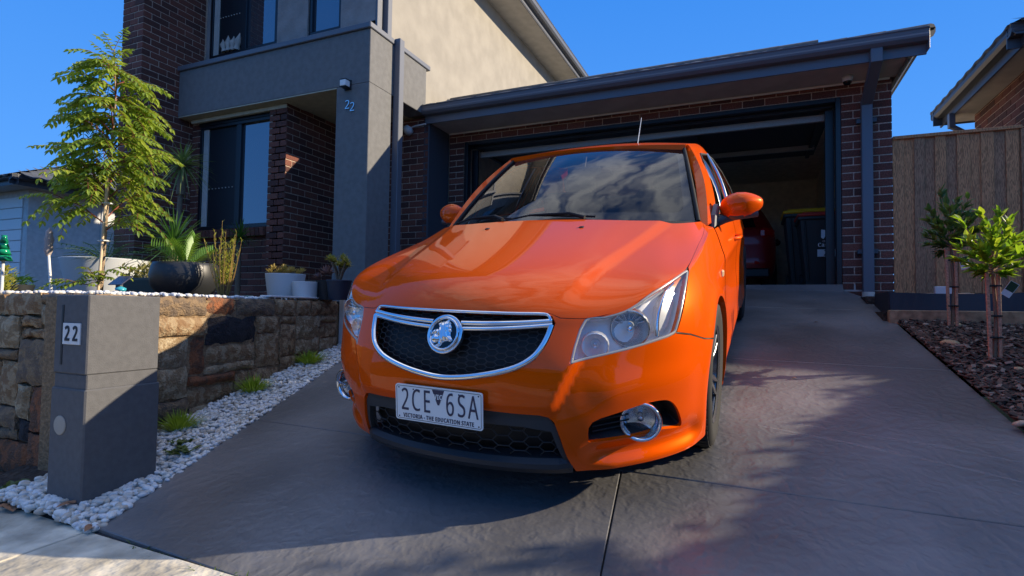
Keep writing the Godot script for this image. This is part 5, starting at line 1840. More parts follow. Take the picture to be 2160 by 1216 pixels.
func build_stone_wall() -> void:
	var w := thing("stone_wall", "retaining wall of brown split stone left of the driveway", "wall")
	var core := mats.core as Material
	var A := Vector2(-2.90, 1.62); var B := Vector2(-3.18, 3.70)
	var sm: Array = []
	var cols := [[Color8(176, 150, 114), Color8(122, 92, 64)], [Color8(140, 108, 74), Color8(176, 154, 120)], [Color8(112, 96, 80), Color8(146, 122, 92)], [Color8(150, 92, 56), Color8(104, 74, 54)], [Color8(50, 47, 50), Color8(32, 31, 36)], [Color8(190, 172, 140), Color8(146, 122, 90)]]
	for i in 6:
		sm.append(stone_mat(cols[i][0], cols[i][1], 300 + i * 7))
	var b := MB.new()
	var dir := Vector3(B.x - A.x, 0, -(B.y - A.y)).normalized()
	var nrm := Vector3(-dir.z, 0, dir.x)
	var ln := A.distance_to(B)
	var o := W3(A.x, 0, A.y)
	var mid := o + dir * ln / 2
	b.box(mid - nrm * 0.138 + Vector3(0, -0.47, 0), Vector3(0.26, 1.0, ln), 0.0, Basis(nrm, Vector3.UP, nrm.cross(Vector3.UP)))
	b.box(W3(-4.945, -0.47, 1.780), Vector3(4.1, 1.0, 0.26))
	part("core", b, core, w)
	rng.seed = 77
	var cell := 0.058
	for face in 2:
		var fd := dir if face == 0 else Vector3(-1, 0, 0)
		var fnm := nrm if face == 0 else Vector3(0, 0, 1)
		var org := o if face == 0 else W3(-2.862, 0, 1.62)
		var total := ln - 0.02 if face == 0 else 1.75
		var nx := int(total / cell)
		var ny := 17
		var used := {}
		for r in ny:
			for c0 in nx:
				if used.has(c0 + r * 1000): continue
				# grow a rectangle of free cells, wider than tall, of random size
				var ww := rng.randi_range(3, 7)
				var hh := rng.randi_range(1, 4) if ww < 6 else rng.randi_range(1, 3)
				if r == 0: hh = rng.randi_range(1, 2)
				if ww >= 3 and hh == 1 and rng.randf() < 0.6: hh = 2
				hh = mini(hh, ny - r)
				var w2 := 0
				while w2 < ww and c0 + w2 < nx and not used.has(c0 + w2 + r * 1000): w2 += 1
				# swallow a leftover sliver
				if c0 + w2 < nx and not used.has(c0 + w2 + r * 1000) and (c0 + w2 + 1 >= nx or used.has(c0 + w2 + 1 + r * 1000)): w2 += 1
				for rr in hh:
					for cc in w2: used[c0 + cc + (r + rr) * 1000] = true
				var l := w2 * total / nx
				var s := c0 * total / nx
				var y1 := 0.052 - r * cell
				var y0 := 0.052 - (r + hh) * cell
				var c := org + fd * (s + l / 2)
				if face == 0 and y1 < ground_y(c.x, -c.z) - 0.06:
					continue
				var d := rf(0.036, 0.060)
				var m := sm[[0, 0, 0, 1, 1, 2, 2, 3, 4, 5, 5][rng.randi() % 11]] as Material
				c.y = (y0 + y1) / 2
				var bs := Basis(fd, Vector3.UP, fd.cross(Vector3.UP))
				if bs.z.dot(fnm) < 0: bs = Basis(-fd, Vector3.UP, (-fd).cross(Vector3.UP))
				bs = bs.rotated(fnm, rf(-0.02, 0.02))
				put("stone", stone_mesh(l - 0.011, y1 - y0 - 0.010, d, rng.randi() % 9999, m), w, Transform3D(bs, c - fnm * 0.034))
	var qy := 0.052
	while qy > -0.9:
		var qh := rf(0.11, 0.21)
		var qm := MB.new()
		qm.box(W3(-2.872 + rf(-0.006, 0.006), qy - qh / 2, 1.672), Vector3(0.13, qh - 0.012, 0.15), 0.016, Basis(Vector3.UP, rf(-0.05, 0.05)))
		part("stone", qm, sm[rng.randi() % 4], w)
		qy -= qh
	# pale edge trim at the wall's far end and along its top
	b = MB.new()
	b.box(W3(B.x + 0.02, -0.14, B.y + 0.012), Vector3(0.05, 0.42, 0.02), 0.003)
	b.box(W3(B.x - 0.02, 0.072, B.y - 0.40), Vector3(0.09, 0.014, 0.82), 0.003, Basis().rotated(Vector3.UP, 0.134))
	part("edge_trim", b, mats.whiteplastic, w)
	var e := MB.new()
	e.box(W3(-3.42, -0.2, 4.75), Vector3(0.3, 0.5, 2.1), 0.0, Basis().rotated(Vector3.UP, 0.2))
	e.box(W3(-3.85, 0.0, 6.1), Vector3(0.4, 0.3, 0.8))
	single("garden_kerb", e, mats.steel_dark, "low dark rendered edge wall between the stone wall's end and the house", "wall")
	rng.seed = 99

func build_letterbox() -> void:
	var lb := thing("letterbox", "charcoal rendered pillar letterbox numbered 22 at the foot of the stone wall", "letterbox")
	var m: Material = mats.letterbox
	var b := MB.new()
	b.box(W3(-2.602, -0.63, 1.55), Vector3(0.236, 0.56, 0.31), 0.006)
	part("base", b, m, lb)
	b = MB.new()
	b.box(W3(-2.602, -0.322, 1.55), Vector3(0.222, 0.062, 0.295), 0.004)
	part("neck", b, m, lb)
	b = MB.new()
	b.box(W3(-2.602, -0.127, 1.547), Vector3(0.226, 0.328, 0.30), 0.005)
	part("body", b, m, lb)
	b = MB.new()
	b.box(W3(-2.660, -0.13, 1.3965), Vector3(0.013, 0.25, 0.004), 0.001)
	part("slot", b, mats.black, lb)
	b = MB.new()
	b.box(W3(-2.590, -0.125, 1.3945), Vector3(0.118, 0.088, 0.006), 0.001)
	var pl := part("number_plate", b, mats.whiteplastic, lb)
	text("numeral", "2", 0.062, 0.003, pl, Transform3D(Basis(), W3(-2.617, -0.125, 1.391)), mats.ink, 0.78, "Droid Sans", 700)
	text("numeral", "2", 0.062, 0.003, pl, Transform3D(Basis(), W3(-2.563, -0.125, 1.391)), mats.ink, 0.78, "Droid Sans", 700)
	b = MB.new()
	b.lathe([Vector2(0, 0.005), Vector2(0.036, 0.005), Vector2(0.040, 0.002), Vector2(0.040, 0.0)], 24, Transform3D(Basis(Vector3.RIGHT, Vector3(0, 0, 1), Vector3(0, -1, 0)), W3(-2.642, -0.505, 1.394)))
	part("newspaper_hole", b, mats.beige, lb)

func pebble_mesh(sd: int) -> ArrayMesh:
	var b := MB.new()
	var fn := FastNoiseLite.new()
	fn.seed = sd
	fn.frequency = 0.7
	var k1 := 9; var k2 := 6
	var f := func(i: int, j: int) -> Vector3:
		var a := TAU * i / k1; var c := PI * j / k2
		var d := Vector3(cos(a) * sin(c), cos(c), sin(a) * sin(c))
		return Vector3(d.x, d.y * 0.62, d.z * 0.78) * (1.0 + 0.28 * fn.get_noise_3dv(d * 1.2))
	for i in k1:
		for j in k2:
			var p := [f.call(i, j), f.call(i + 1, j), f.call(i + 1, j + 1), f.call(i, j + 1)]
			var n := p.map(func(q: Vector3) -> Vector3: return Vector3(q.x, q.y / 0.45, q.z / 0.62).normalized())
			if j > 0: b.tri(p[0], p[1], p[2], n[0], n[1], n[2])
			if j < k2 - 1: b.tri(p[0], p[2], p[3], n[0], n[2], n[3])
	var m := mat(Color.WHITE, 0.6)
	m.vertex_color_use_as_albedo = true
	return b.mesh(m)

func in_pebbles(x: float, z: float) -> bool:
	# between the wall's foot and the driveway, and round the letterbox's foot
	if z > 3.72 or z < 1.326: return false
	if x > left_edge(z) + 0.012: return false
	var wx := lerpf(-2.90, -3.18, (z - 1.62) / 2.08)
	if z < 1.60: wx = lerpf(-2.98, -2.9, (z - 1.326) / 0.3)
	if x < wx + 0.02: return false
	if absf(x + 2.602) < 0.112 and absf(z - 1.55) < 0.15: return false
	return true

func build_pebbles() -> void:
	rng.seed = 4242
	var b := MB.new()
	var bedz := [1.33, 1.6, 2.2, 2.9, 3.75]
	for i in 4:
		var z0: float = bedz[i]; var z1: float = bedz[i + 1]
		var f := func(x: float, z: float) -> Vector3: return W3(x, ground_y(x, z) - 0.03, z)
		b.quad(f.call(-3.3, z0), f.call(left_edge(z0), z0), f.call(left_edge(z1), z1), f.call(-3.3, z1), Vector3.UP)
	b.quad(W3(-9, -0.885, 1.33), W3(-2.3, -0.885, 1.33), W3(-2.3, -0.885, 1.66), W3(-9, -0.885, 1.66), Vector3.UP)
	struct("pebble_bed", b, mats.soil, "soil strip under the white pebbles along the wall")
	var xs: Array = [[], [], []]
	var cs: Array = [[], [], []]
	var tints := [Color(0.62, 0.62, 0.60), Color(0.72, 0.72, 0.70), Color(0.55, 0.53, 0.48), Color(0.66, 0.66, 0.66), Color(0.50, 0.44, 0.36), Color(0.70, 0.69, 0.64)]
	var n := 0
	for t in 22000:
		var z := rf(1.326, 3.72); var x := rf(-3.2, -2.25)
		if not in_pebbles(x, z): continue
		n += 1
		if n > 5200: break
		var s := rf(0.0095, 0.0165) if z > 1.6 else rf(0.011, 0.021)
		var lay := 0.0 if n < 3000 else 0.014
		var bs := Basis(Vector3.UP, rf(0, TAU)) * Basis(Vector3.RIGHT, rf(-0.5, 0.5)) * Basis(Vector3.FORWARD, rf(-0.4, 0.4))
		var y := ground_y(x, z) - 0.012 + lay + rf(-0.004, 0.008) + (0.018 * smoothstep(0.05, 0.25, left_edge(z) - x))
		var k := rng.randi() % 3
		xs[k].append(Transform3D(bs * Basis.from_scale(Vector3.ONE * s * Vector3(1.25, 1, 1)), W3(x, y, z)))
		cs[k].append(tints[rng.randi() % 6])
	var root := Node3D.new()
	root.name = "white_pebbles"
	root.set_meta("kind", "stuff")
	root.set_meta("label", "loose white pebbles along the foot of the stone wall")
	root.set_meta("category", "pebbles")
	add_child(root)
	for k in 3: multi("pebbles", pebble_mesh(500 + k), xs[k], root, cs[k])
	# pale gravel on top of the wall
	var gx: Array = []; var gc: Array = []
	for t in 1500:
		var z := rf(1.72, 3.7)
		var wx := lerpf(-2.90, -3.18, (z - 1.62) / 2.08)
		var x := wx - 0.06 - rf(0, 1) * 0.6
		if rng.randf() < 0.45:
			x = rf(-5.2, -2.95); z = rf(1.70, 2.2)
		gx.append(Transform3D(Basis(Vector3.UP, rf(0, TAU)) * Basis.from_scale(Vector3.ONE * rf(0.010, 0.020)), W3(x, 0.052 + rf(0, 0.008), z)))
		gc.append(tints[rng.randi() % 4])
	var g := multi("white_gravel", pebble_mesh(510), gx, self, gc)
	g.set_meta("label", "white gravel spread on top of the stone wall")
	g.set_meta("category", "gravel")

func tuft(b: MB, at: Vector3, n: int, hgt: float, spread: float, w: float) -> void:
	for i in n:
		var a := rf(0, TAU); var r := rf(0.1, 1.0)
		var d := Vector3(cos(a) * spread * r, hgt * rf(0.6, 1.0), sin(a) * spread * r)
		blade(b, at + Vector3(cos(a), 0, sin(a)) * spread * 0.3 * r, d, w, 0.25)

func blade(b: MB, p: Vector3, d: Vector3, w: float, droop: float, segs := 3) -> void:
	# a tapering folded leaf along d, bending down by droop
	var side := d.cross(Vector3.UP)
	if side.length() < 1e-4: side = Vector3.RIGHT
	side = side.normalized()
	var ln := d.length()
	var prev: Array = []
	for i in segs + 1:
		var t := float(i) / segs
		var c := p + d * t + Vector3.DOWN * droop * ln * t * t
		var ww := w * (1.0 - pow(t, 1.6)) * (0.55 + 0.45 * smoothstep(0.0, 0.25, t)) + 0.0004
		var up := side.cross(d).normalized()
		var cur := [c - side * ww + up * ww * 0.35, c, c + side * ww + up * ww * 0.35]
		if i > 0:
			for k in 2:
				b.quad(prev[k], prev[k + 1], cur[k + 1], cur[k], up)
		prev = cur

func leaf(b: MB, p: Vector3, d: Vector3, up: Vector3, w: float, curl := 0.15) -> void:
	# an oval pointed leaf, folded along its rib and curled at the tip
	var side := d.cross(up).normalized()
	var nn := side.cross(d).normalized()
	var ln := d.length()
	var pts := [[0.0, 0.06], [0.3, 0.9], [0.6, 0.85], [0.85, 0.4], [1.0, 0.02]]
	var prev: Array = []
	for q: Array in pts:
		var t: float = q[0]
		var c := p + d * t - nn * curl * ln * t * t
		var ww: float = w * float(q[1])
		var cur := [c - side * ww + nn * ww * 0.3, c, c + side * ww + nn * ww * 0.3]
		if prev.size():
			for k in 2: b.quad(prev[k], prev[k + 1], cur[k + 1], cur[k], nn)
		prev = cur

func leafmat(c: Color, back := Color8(120, 150, 40), rough := 0.5) -> StandardMaterial3D:
	var m := mat(c, rough)
	m.backlight_enabled = true
	m.backlight = back
	m.cull_mode = BaseMaterial3D.CULL_DISABLED
	return m

func pinnate(b: MB, stalk: MB, p: Vector3, d: Vector3, n: int, ll: float, droop: float) -> void:
	# a compound leaf: stalk along d with n pairs of leaflets
	var ln := d.length()
	var side := d.cross(Vector3.UP).normalized()
	var pts: Array = []
	for i in n + 1:
		var t := float(i) / n
		pts.append(p + d * t + Vector3.DOWN * droop * ln * t * t)
	stalk.tube(pts, 0.0022, 0.0012, 4, false)
	for i in range(1, n + 1):
		var c: Vector3 = pts[i]
		var along: Vector3 = (pts[i] - pts[i - 1]).normalized()
		for sg: float in [-1.0, 1.0]:
			var q := (side * sg * 0.85 + along * 0.55 + Vector3.DOWN * rf(0.05, 0.5)).normalized()
			var k := 1.0 - 0.45 * absf(float(i) / n - 0.45)
			leaf(b, c, q * ll * k * rf(0.85, 1.15), Vector3.UP + side * sg * 0.2, ll * 0.21, rf(0.1, 0.3))
	leaf(b, pts[n], (pts[n] - pts[n - 1]).normalized() * ll * 0.9, Vector3.UP, ll * 0.16)

func build_young_tree() -> void:
	rng.seed = 31
	var at := W3(-4.50, 0.03, 2.6)
	var t := thing("young_tree", "slender young tree with feathery compound leaves tied to a stake", "tree", at)
	var bark := rough_mat(Color8(176, 152, 124), 0.9, 60, 0.06, 3.0, 0.7, 0.2)
	var twig := mat(Color8(128, 70, 52), 0.8)
	var b := MB.new()
	var spine := [Vector3(0, -0.02, 0), Vector3(0.02, 0.4, 0), Vector3(0.055, 0.75, 0.01), Vector3(0.07, 1.1, 0.01), Vector3(0.085, 1.5, 0.0), Vector3(0.06, 1.9, 0.01)]
	b.tube(spine, 0.017, 0.004, 8)
	part("trunk", b, bark, t)
	b = MB.new()
	b.tube([Vector3(0.055, -0.02, 0.05), Vector3(0.10, 0.66, 0.05), Vector3(0.115, 0.95, 0.045)], 0.010, 0.010, 8)
	part("stake", b, mat(Color8(214, 190, 156), 0.85), t)
	for y: float in [0.44, 0.72]:
		b = MB.new()
		b.box(Vector3(0.06 + y * 0.03, y, 0.03), Vector3(0.07, 0.010, 0.06), 0.002)
		part("tie", b, mats.whiteplastic, t)
	var lb := [MB.new(), MB.new(), MB.new()]
	var st := MB.new()
	var br := MB.new()
	var along := func(y: float) -> Vector3:
		for i in spine.size() - 1:
			if y <= spine[i + 1].y: return (spine[i] as Vector3).lerp(spine[i + 1], (y - spine[i].y) / (spine[i + 1].y - spine[i].y))
		return spine[-1]
	# branches: height, azimuth, reach, rise
	var bl: Array = []
	for k in 26:
		var y := lerpf(0.52, 1.72, k / 25.0)
		bl.append([y, k * 2.4 + rf(-0.4, 0.4), lerpf(0.29, 0.13, pow(k / 25.0, 1.4)) * rf(0.7, 1.1), rf(0.35, 1.1)])
	bl.append([0.80, PI * 0.97, 0.30, 0.6])
	bl.append([0.95, PI * 0.92, 0.28, 0.8])
	bl.append([1.25, PI * 0.95, 0.34, 0.75])
	bl.append([1.10, 0.1, 0.34, 0.3])
	bl.append([1.0, -0.2, 0.34, 0.2])
	for e: Array in bl:
		var p0: Vector3 = along.call(e[0])
		var d := Vector3(cos(e[1]), float(e[3]), sin(e[1])) * float(e[2])
		var p1 := p0 + d * 0.5 + Vector3(0, 0.03, 0)
		var p2 := p0 + d
		br.tube([p0, p1, p2], 0.006, 0.0025, 5)
		var m := 10 if float(e[2]) > 0.25 else 9
		for k in m:
			var s := lerpf(0.25, 1.0, float(k) / (m - 1))
			var q := p0.lerp(p1, s * 2) if s < 0.5 else p1.lerp(p2, s * 2 - 1)
			var az: float = float(e[1]) + (rf(0.5, 1.2) * (1 if k % 2 == 0 else -1)) * (0.3 if k == m - 1 else 1.0)
			var dd := Vector3(cos(az), rf(-0.25, 0.6), sin(az)).normalized() * rf(0.15, 0.25)
			var lk := rng.randi() % 3
			pinnate(lb[lk], st, q, dd, 7, rf(0.056, 0.076), rf(0.3, 0.8))
	for k in 9:
		var az := k * 2.4
		pinnate(lb[k % 3], st, spine[-1] + Vector3(0, -0.02 * k, 0), Vector3(cos(az) * 0.6, 0.55 + 0.08 * (4 - k % 5), sin(az) * 0.6).normalized() * rf(0.15, 0.22), 7, 0.05, 0.25)
	# low shoots
	for e: Array in [[0.10, PI, 0.40, 0.10], [0.12, PI * 1.1, 0.34, 0.32], [0.14, 0.2, 0.12, 0.7], [0.1, 0.9, 0.10, 0.5]]:
		var p0: Vector3 = along.call(e[0])
		var d := Vector3(cos(e[1]), float(e[3]), sin(e[1])) * float(e[2])
		br.tube([p0, p0 + d * 0.6, p0 + d], 0.005, 0.002, 5)
		for k in 5:
			var az: float = float(e[1]) + rf(-1.3, 1.3)
			pinnate(lb[k % 3], st, p0 + d * lerpf(0.5, 1.0, k / 4.0), Vector3(cos(az), rf(0.0, 0.7), sin(az)).normalized() * rf(0.12, 0.2), 6, 0.05, 0.35)
	part("branch", br, twig, t)
	part("leaf_stalks", st, twig, t)
	var gr := [Color8(112, 132, 40), Color8(132, 144, 48), Color8(92, 116, 40)]
	for k in 3: part("crown", lb[k], leafmat(gr[k], Color8(150, 170, 50)), t)

func rosette(b: MB, c: Vector3, n: int, ln: float, w: float, lo: float, hi: float, droop: float) -> void:
	for i in n:
		var az := i * 2.39996 + rf(-0.2, 0.2)
		var el := lerpf(hi, lo, float(i) / n) + rf(-0.1, 0.1)
		blade(b, c, Vector3(cos(az) * cos(el), sin(el), sin(az) * cos(el)) * ln * rf(0.8, 1.1), w, droop * rf(0.5, 1.3), 4)

func pot(prof: Array, m: Material, at: Vector3, called: String, label: String, group := "") -> Node3D:
	var t := thing(called, label, "plant pot", at, 0.0, group)
	var b := MB.new()
	b.lathe(prof, 36)
	part("pot", b, m, t)
	b = MB.new()
	var r := 0.0
	var y := 0.0
	for p: Vector2 in prof:
		if p.y > y: y = p.y; r = p.x
	b.lathe([Vector2(0, y - 0.025), Vector2(r * 0.93, y - 0.03)], 20)
	part("potting_soil", b, mats.soil, t)
	return t

func build_plants() -> void:
	rng.seed = 500
	build_young_tree()
	var dg := leafmat(Color8(52, 84, 36), Color8(70, 110, 30), 0.4)
	var lg := leafmat(Color8(96, 134, 46), Color8(140, 170, 50), 0.4)
	var trunkm := rough_mat(Color8(140, 122, 100), 0.9, 61, 0.05, 3.0, 0.7, 0.3)
	# tall trunked dracaena by the window
	var t := thing("cabbage_tree", "thin trunked cabbage tree with a spiky drooping head beside the window", "plant", W3(-6.35, 0.03, 4.5))
	var b := MB.new()
	b.tube([Vector3(0.02, 0, 0), Vector3(0.0, 0.7, 0), Vector3(0.03, 1.35, 0), Vector3(0.05, 1.66, 0)], 0.034, 0.024, 9)
	b.tube([Vector3(0.03, 1.3, 0), Vector3(0.045, 1.5, 0), Vector3(0.05, 1.66, 0)], 0.05, 0.045, 9)
	part("trunk", b, trunkm, t)
	b = MB.new()
	rosette(b, Vector3(0.05, 1.66, 0), 80, 0.42, 0.013, -0.9, 1.4, 0.35)
	part("crown", b, leafmat(Color8(92, 108, 62), Color8(120, 140, 60), 0.5), t)
	# low yucca in front of the brick column
	t = thing("yucca", "low spiky yucca rosette of dark sword leaves behind the round black pot", "plant", W3(-5.55, 0.03, 3.9))
	b = MB.new()
	b.tube([Vector3(0, 0, 0), Vector3(0, 0.62, 0)], 0.05, 0.04, 8)
	part("stem", b, trunkm, t)
	b = MB.new()
	rosette(b, Vector3(0, 0.62, 0), 70, 0.42, 0.016, -0.7, 1.45, 0.08)
	part("crown", b, dg, t)
	b = MB.new()
	rosette(b, Vector3(0, 0.45, 0), 40, 0.30, 0.012, -1.3, -0.4, 0.2)
	part("dead_leaves", b, leafmat(Color8(120, 96, 70), Color8(60, 50, 30), 0.8), t)
	# the yuccas that stand at the window and mirror in its pane
	t = thing("window_yucca", "dark multi headed yucca standing close to the front window pane", "plant", W3(-6.05, 0.03, 5.12))
	b = MB.new()
	b.tube([Vector3(0, 0, 0), Vector3(0.0, 0.75, 0)], 0.035, 0.03, 8)
	part("stem", b, trunkm, t)
	b = MB.new()
	rosette(b, Vector3(0.02, 0.85, 0), 46, 0.28, 0.013, -0.6, 1.4, 0.15)
	part("crown", b, dg, t)
	# round black pot with a cycad
	t = pot([Vector2(0.10, 0.0), Vector2(0.17, 0.03), Vector2(0.235, 0.12), Vector2(0.25, 0.20), Vector2(0.235, 0.275), Vector2(0.222, 0.30), Vector2(0.215, 0.30), Vector2(0.205, 0.27)], mat(Color8(46, 47, 48), 0.42), W3(-4.12, 0.03, 3.0), "round_pot", "large round black bowl pot with a cycad's upright fronds")
	b = MB.new()
	var stk := MB.new()
	for e: Array in [[0.05, 1.25, 0.32], [2.6, 0.72, 0.34], [3.3, 0.62, 0.36], [0.4, 0.9, 0.30], [5.2, 0.85, 0.28], [1.3, 0.95, 0.3], [4.2, 0.8, 0.3], [2.0, 1.1, 0.26]]:
		var d := Vector3(cos(e[0]) * cos(e[1]), sin(e[1]), sin(e[0]) * cos(e[1])) * float(e[2])
		var side := d.cross(Vector3(0.2, 0.5, 1)).normalized()
		var pts: Array = []
		for i in 15: pts.append(Vector3(0, 0.26, 0) + d * (i / 14.0) + Vector3.DOWN * 0.05 * pow(i / 14.0, 2))
		stk.tube(pts, 0.005, 0.002, 5)
		for i in range(3, 15):
			for sg: float in [-1.0, 1.0]:
				blade(b, pts[i], (side * sg + d.normalized() * 0.9) * 0.085 * (1.15 - absf(i / 14.0 - 0.5)), 0.008, 0.1, 2)
	part("fronds", b, lg, t)
	part("stalks", stk, lg, t)
	b = MB.new()
	for i in 60:
		var az := rf(0, TAU)
		leaf(b, Vector3(cos(az) * rf(0.08, 0.2), 0.28, sin(az) * rf(0.08, 0.2)), Vector3(cos(az) * 0.4, rf(0.4, 1), sin(az) * 0.4).normalized() * 0.04, Vector3.UP, 0.013)
	part("ground_cover", b, leafmat(Color8(150, 160, 110), Color8(140, 150, 90)), t)
	# wispy upright shrub
	t = thing("wispy_shrub", "airy yellow green shrub of upright wiry stems right of the round pot", "shrub", W3(-3.66, 0.03, 2.98))
	b = MB.new()
	var lf := MB.new()
	for i in 34:
		var az := rf(0, TAU); var lean := rf(0.05, 0.42)
		var hh := rf(0.34, 0.64) * (1.0 - lean * 0.4)
		var d := Vector3(cos(az) * lean, 1, sin(az) * lean * 0.7).normalized() * hh
		var p1 := d * 0.5 + Vector3(cos(az), 0, sin(az)) * 0.02
		b.tube([Vector3(cos(az) * 0.02, 0, sin(az) * 0.02), p1, d], 0.0035, 0.0015, 4)
		for k in 22:
			var s := rf(0.35, 1.0)
			var q := d * s
			var a2 := rf(0, TAU)
			blade(lf, q, Vector3(cos(a2) * 0.6, 0.9, sin(a2) * 0.6) * rf(0.018, 0.034), 0.0035, 0.1, 2)
	part("stems", b, mat(Color8(150, 120, 60), 0.8), t)
	part("foliage", lf, leafmat(Color8(150, 152, 56), Color8(170, 170, 60)), t)
	# trough of low succulents left of the round pot
	t = thing("plant_trough", "dark green trough of low yellowish succulents left of the round pot", "planter", W3(-4.78, 0.03, 3.2))
	b = MB.new()
	b.box(Vector3(0, 0.10, 0), Vector3(0.62, 0.20, 0.3), 0.02)
	part("trough", b, mat(Color8(34, 48, 40), 0.6), t)
	b = MB.new()
	for i in 260:
		var p := Vector3(rf(-0.3, 0.3), rf(0.18, 0.3), rf(-0.14, 0.14))
		var az := rf(0, TAU)
		leaf(b, p, Vector3(cos(az) * 0.7, rf(0.2, 1), sin(az) * 0.7).normalized() * rf(0.04, 0.07), Vector3.UP, 0.014, -0.1)
	part("succulents", b, leafmat(Color8(108, 104, 50), Color8(150, 140, 60)), t)
	# white pots by the pillar
	var cer := rough_mat(Color8(206, 210, 210), 0.75, 63, 0.1, 4.0, 0.85)
	t = pot([Vector2(0.125, 0.0), Vector2(0.13, 0.01), Vector2(0.155, 0.20), Vector2(0.155, 0.205), Vector2(0.140, 0.205), Vector2(0.138, 0.17)], cer, W3(-3.50, 0.06, 3.42), "white_pot", "bigger of the two white pots, filled with pale yellow rosette succulents")
	b = MB.new()
	for i in 11:
		var az := i * 2.4; var r := 0.14 * sqrt(i / 11.0)
		rosette(b, Vector3(cos(az) * r, 0.20 + rf(0, 0.04), sin(az) * r), 18, 0.055, 0.012, 0.1, 1.3, 0.0)
	part("succulents", b, leafmat(Color8(160, 140, 78), Color8(150, 130, 60), 0.6), t)
	t = pot([Vector2(0.085, 0.0), Vector2(0.09, 0.01), Vector2(0.098, 0.135), Vector2(0.098, 0.14), Vector2(0.085, 0.14), Vector2(0.084, 0.11)], cer, W3(-3.27, 0.06, 3.40), "white_pot", "smaller white pot, empty looking, beside the bigger white pot")
	t = pot([Vector2(0.07, 0.0), Vector2(0.085, 0.15), Vector2(0.09, 0.155), Vector2(0.08, 0.155), Vector2(0.078, 0.13)], mat(Color8(22, 22, 24), 0.6), W3(-3.16, 0.06, 3.52), "black_pot", "small black pot holding a dusky purple rosette succulent")
	b = MB.new()
	rosette(b, Vector3(0, 0.20, 0), 26, 0.09, 0.022, -0.1, 1.3, -0.1)
	rosette(b, Vector3(-0.06, 0.17, 0.03), 16, 0.06, 0.016, 0.0, 1.3, -0.1)
	part("rosette", b, leafmat(Color8(128, 100, 98), Color8(90, 70, 60), 0.6), t)
	t = pot([Vector2(0.075, 0.0), Vector2(0.095, 0.14), Vector2(0.1, 0.145), Vector2(0.1, 0.155), Vector2(0.09, 0.155), Vector2(0.088, 0.13)], mat(Color8(34, 42, 56), 0.5), W3(-3.00, 0.06, 3.48), "blue_black_pot", "dark blue pot holding a branching jade plant beside the pillar")
	b = MB.new()
	lf = MB.new()
	for i in 9:
		var az := i * 2.4; var lean := 0.25 + 0.35 * (i / 9.0)
		var d := Vector3(cos(az) * lean, 1, sin(az) * lean).normalized() * rf(0.13, 0.24)
		b.tube([Vector3(0, 0.13, 0), Vector3(0, 0.15, 0) + d * 0.5, Vector3(0, 0.13, 0) + d], 0.011, 0.006, 6)
		rosette(lf, Vector3(0, 0.13, 0) + d, 22, 0.055, 0.013, -0.3, 1.4, 0.0)
	part("stems", b, trunkm, t)
	part("foliage", lf, leafmat(Color8(128, 128, 62), Color8(150, 140, 60), 0.4), t)
	# large pale planter with a palm behind the young tree
	t = thing("pale_planter", "large pale planter with a dark fern behind the young tree's trunk", "planter", W3(-5.90, 0.03, 3.45))
	b = MB.new()
	b.lathe([Vector2(0.27, 0.0), Vector2(0.28, 0.01), Vector2(0.37, 0.40), Vector2(0.37, 0.41), Vector2(0.345, 0.41), Vector2(0.34, 0.36)], 30)
	part("pot", b, cer, t)
	b = MB.new()
	stk = MB.new()
	for i in 20:
		var az := i * 2.4; var el := rf(0.35, 1.25)
		var d := Vector3(cos(az) * cos(el), sin(el), sin(az) * cos(el)) * rf(0.35, 0.5)
		var side := d.cross(Vector3.UP).normalized()
		var pts: Array = []
		for k in 10: pts.append(Vector3(0, 0.38, 0) + d * (k / 9.0) + Vector3.DOWN * 0.16 * pow(k / 9.0, 2))
		stk.tube(pts, 0.004, 0.002, 4)
		for k in range(2, 10):
			for sg: float in [-1.0, 1.0]: blade(b, pts[k], (side * sg + d.normalized() * 0.6 + Vector3.DOWN * 0.3) * 0.11, 0.008, 0.2, 2)
	part("fronds", b, leafmat(Color8(34, 66, 44), Color8(40, 80, 40)), t)
	part("stalks", stk, dg, t)
	# small dark pot and yellow green shrub at the far left
	t = pot([Vector2(0.10, 0.0), Vector2(0.13, 0.13), Vector2(0.12, 0.13), Vector2(0.115, 0.11)], mat(Color8(28, 32, 36), 0.6), W3(-5.95, 0.03, 2.75), "small_dark_pot", "small dark pot of bushy green leaves left of the pale planter")
	b = MB.new()
	for i in 120:
		var az := rf(0, TAU)
		leaf(b, Vector3(rf(-0.1, 0.1), rf(0.10, 0.2), rf(-0.1, 0.1)), Vector3(cos(az), rf(0.1, 1), sin(az)).normalized() * 0.06, Vector3.UP, 0.014)
	part("foliage", b, dg, t)
	t = thing("yellow_shrub", "small pale yellow green shrub at the left edge under the green ornament", "shrub", W3(-5.72, 0.03, 2.55))
	b = MB.new()
	for i in 200:
		var az := rf(0, TAU); var y := rf(0.03, 0.26)
		leaf(b, Vector3(cos(az) * rf(0, 0.09), y, sin(az) * rf(0, 0.09)), Vector3(cos(az) * 0.7, rf(0.3, 1), sin(az) * 0.7).normalized() * 0.04, Vector3.UP, 0.012)
	part("foliage", b, leafmat(Color8(170, 166, 76), Color8(180, 180, 70)), t)
	# garden ornaments on rods
	t = thing("bird_ornament", "white garden ornament on a thin white rod", "garden ornament", W3(-4.95, 0.03, 2.5))
	b = MB.new()
	b.tube([Vector3(0.03, 0, 0), Vector3(-0.04, 0.36, 0)], 0.012, 0.010, 8)
	part("rod", b, mats.whiteplastic, t)
	b = MB.new()
	b.lathe([Vector2(0.012, 0.33), Vector2(0.03, 0.38), Vector2(0.026, 0.43), Vector2(0.034, 0.46), Vector2(0.022, 0.50), Vector2(0.024, 0.52), Vector2(0.0, 0.56)], 10, Transform3D(Basis(), Vector3(-0.042, 0, 0)))
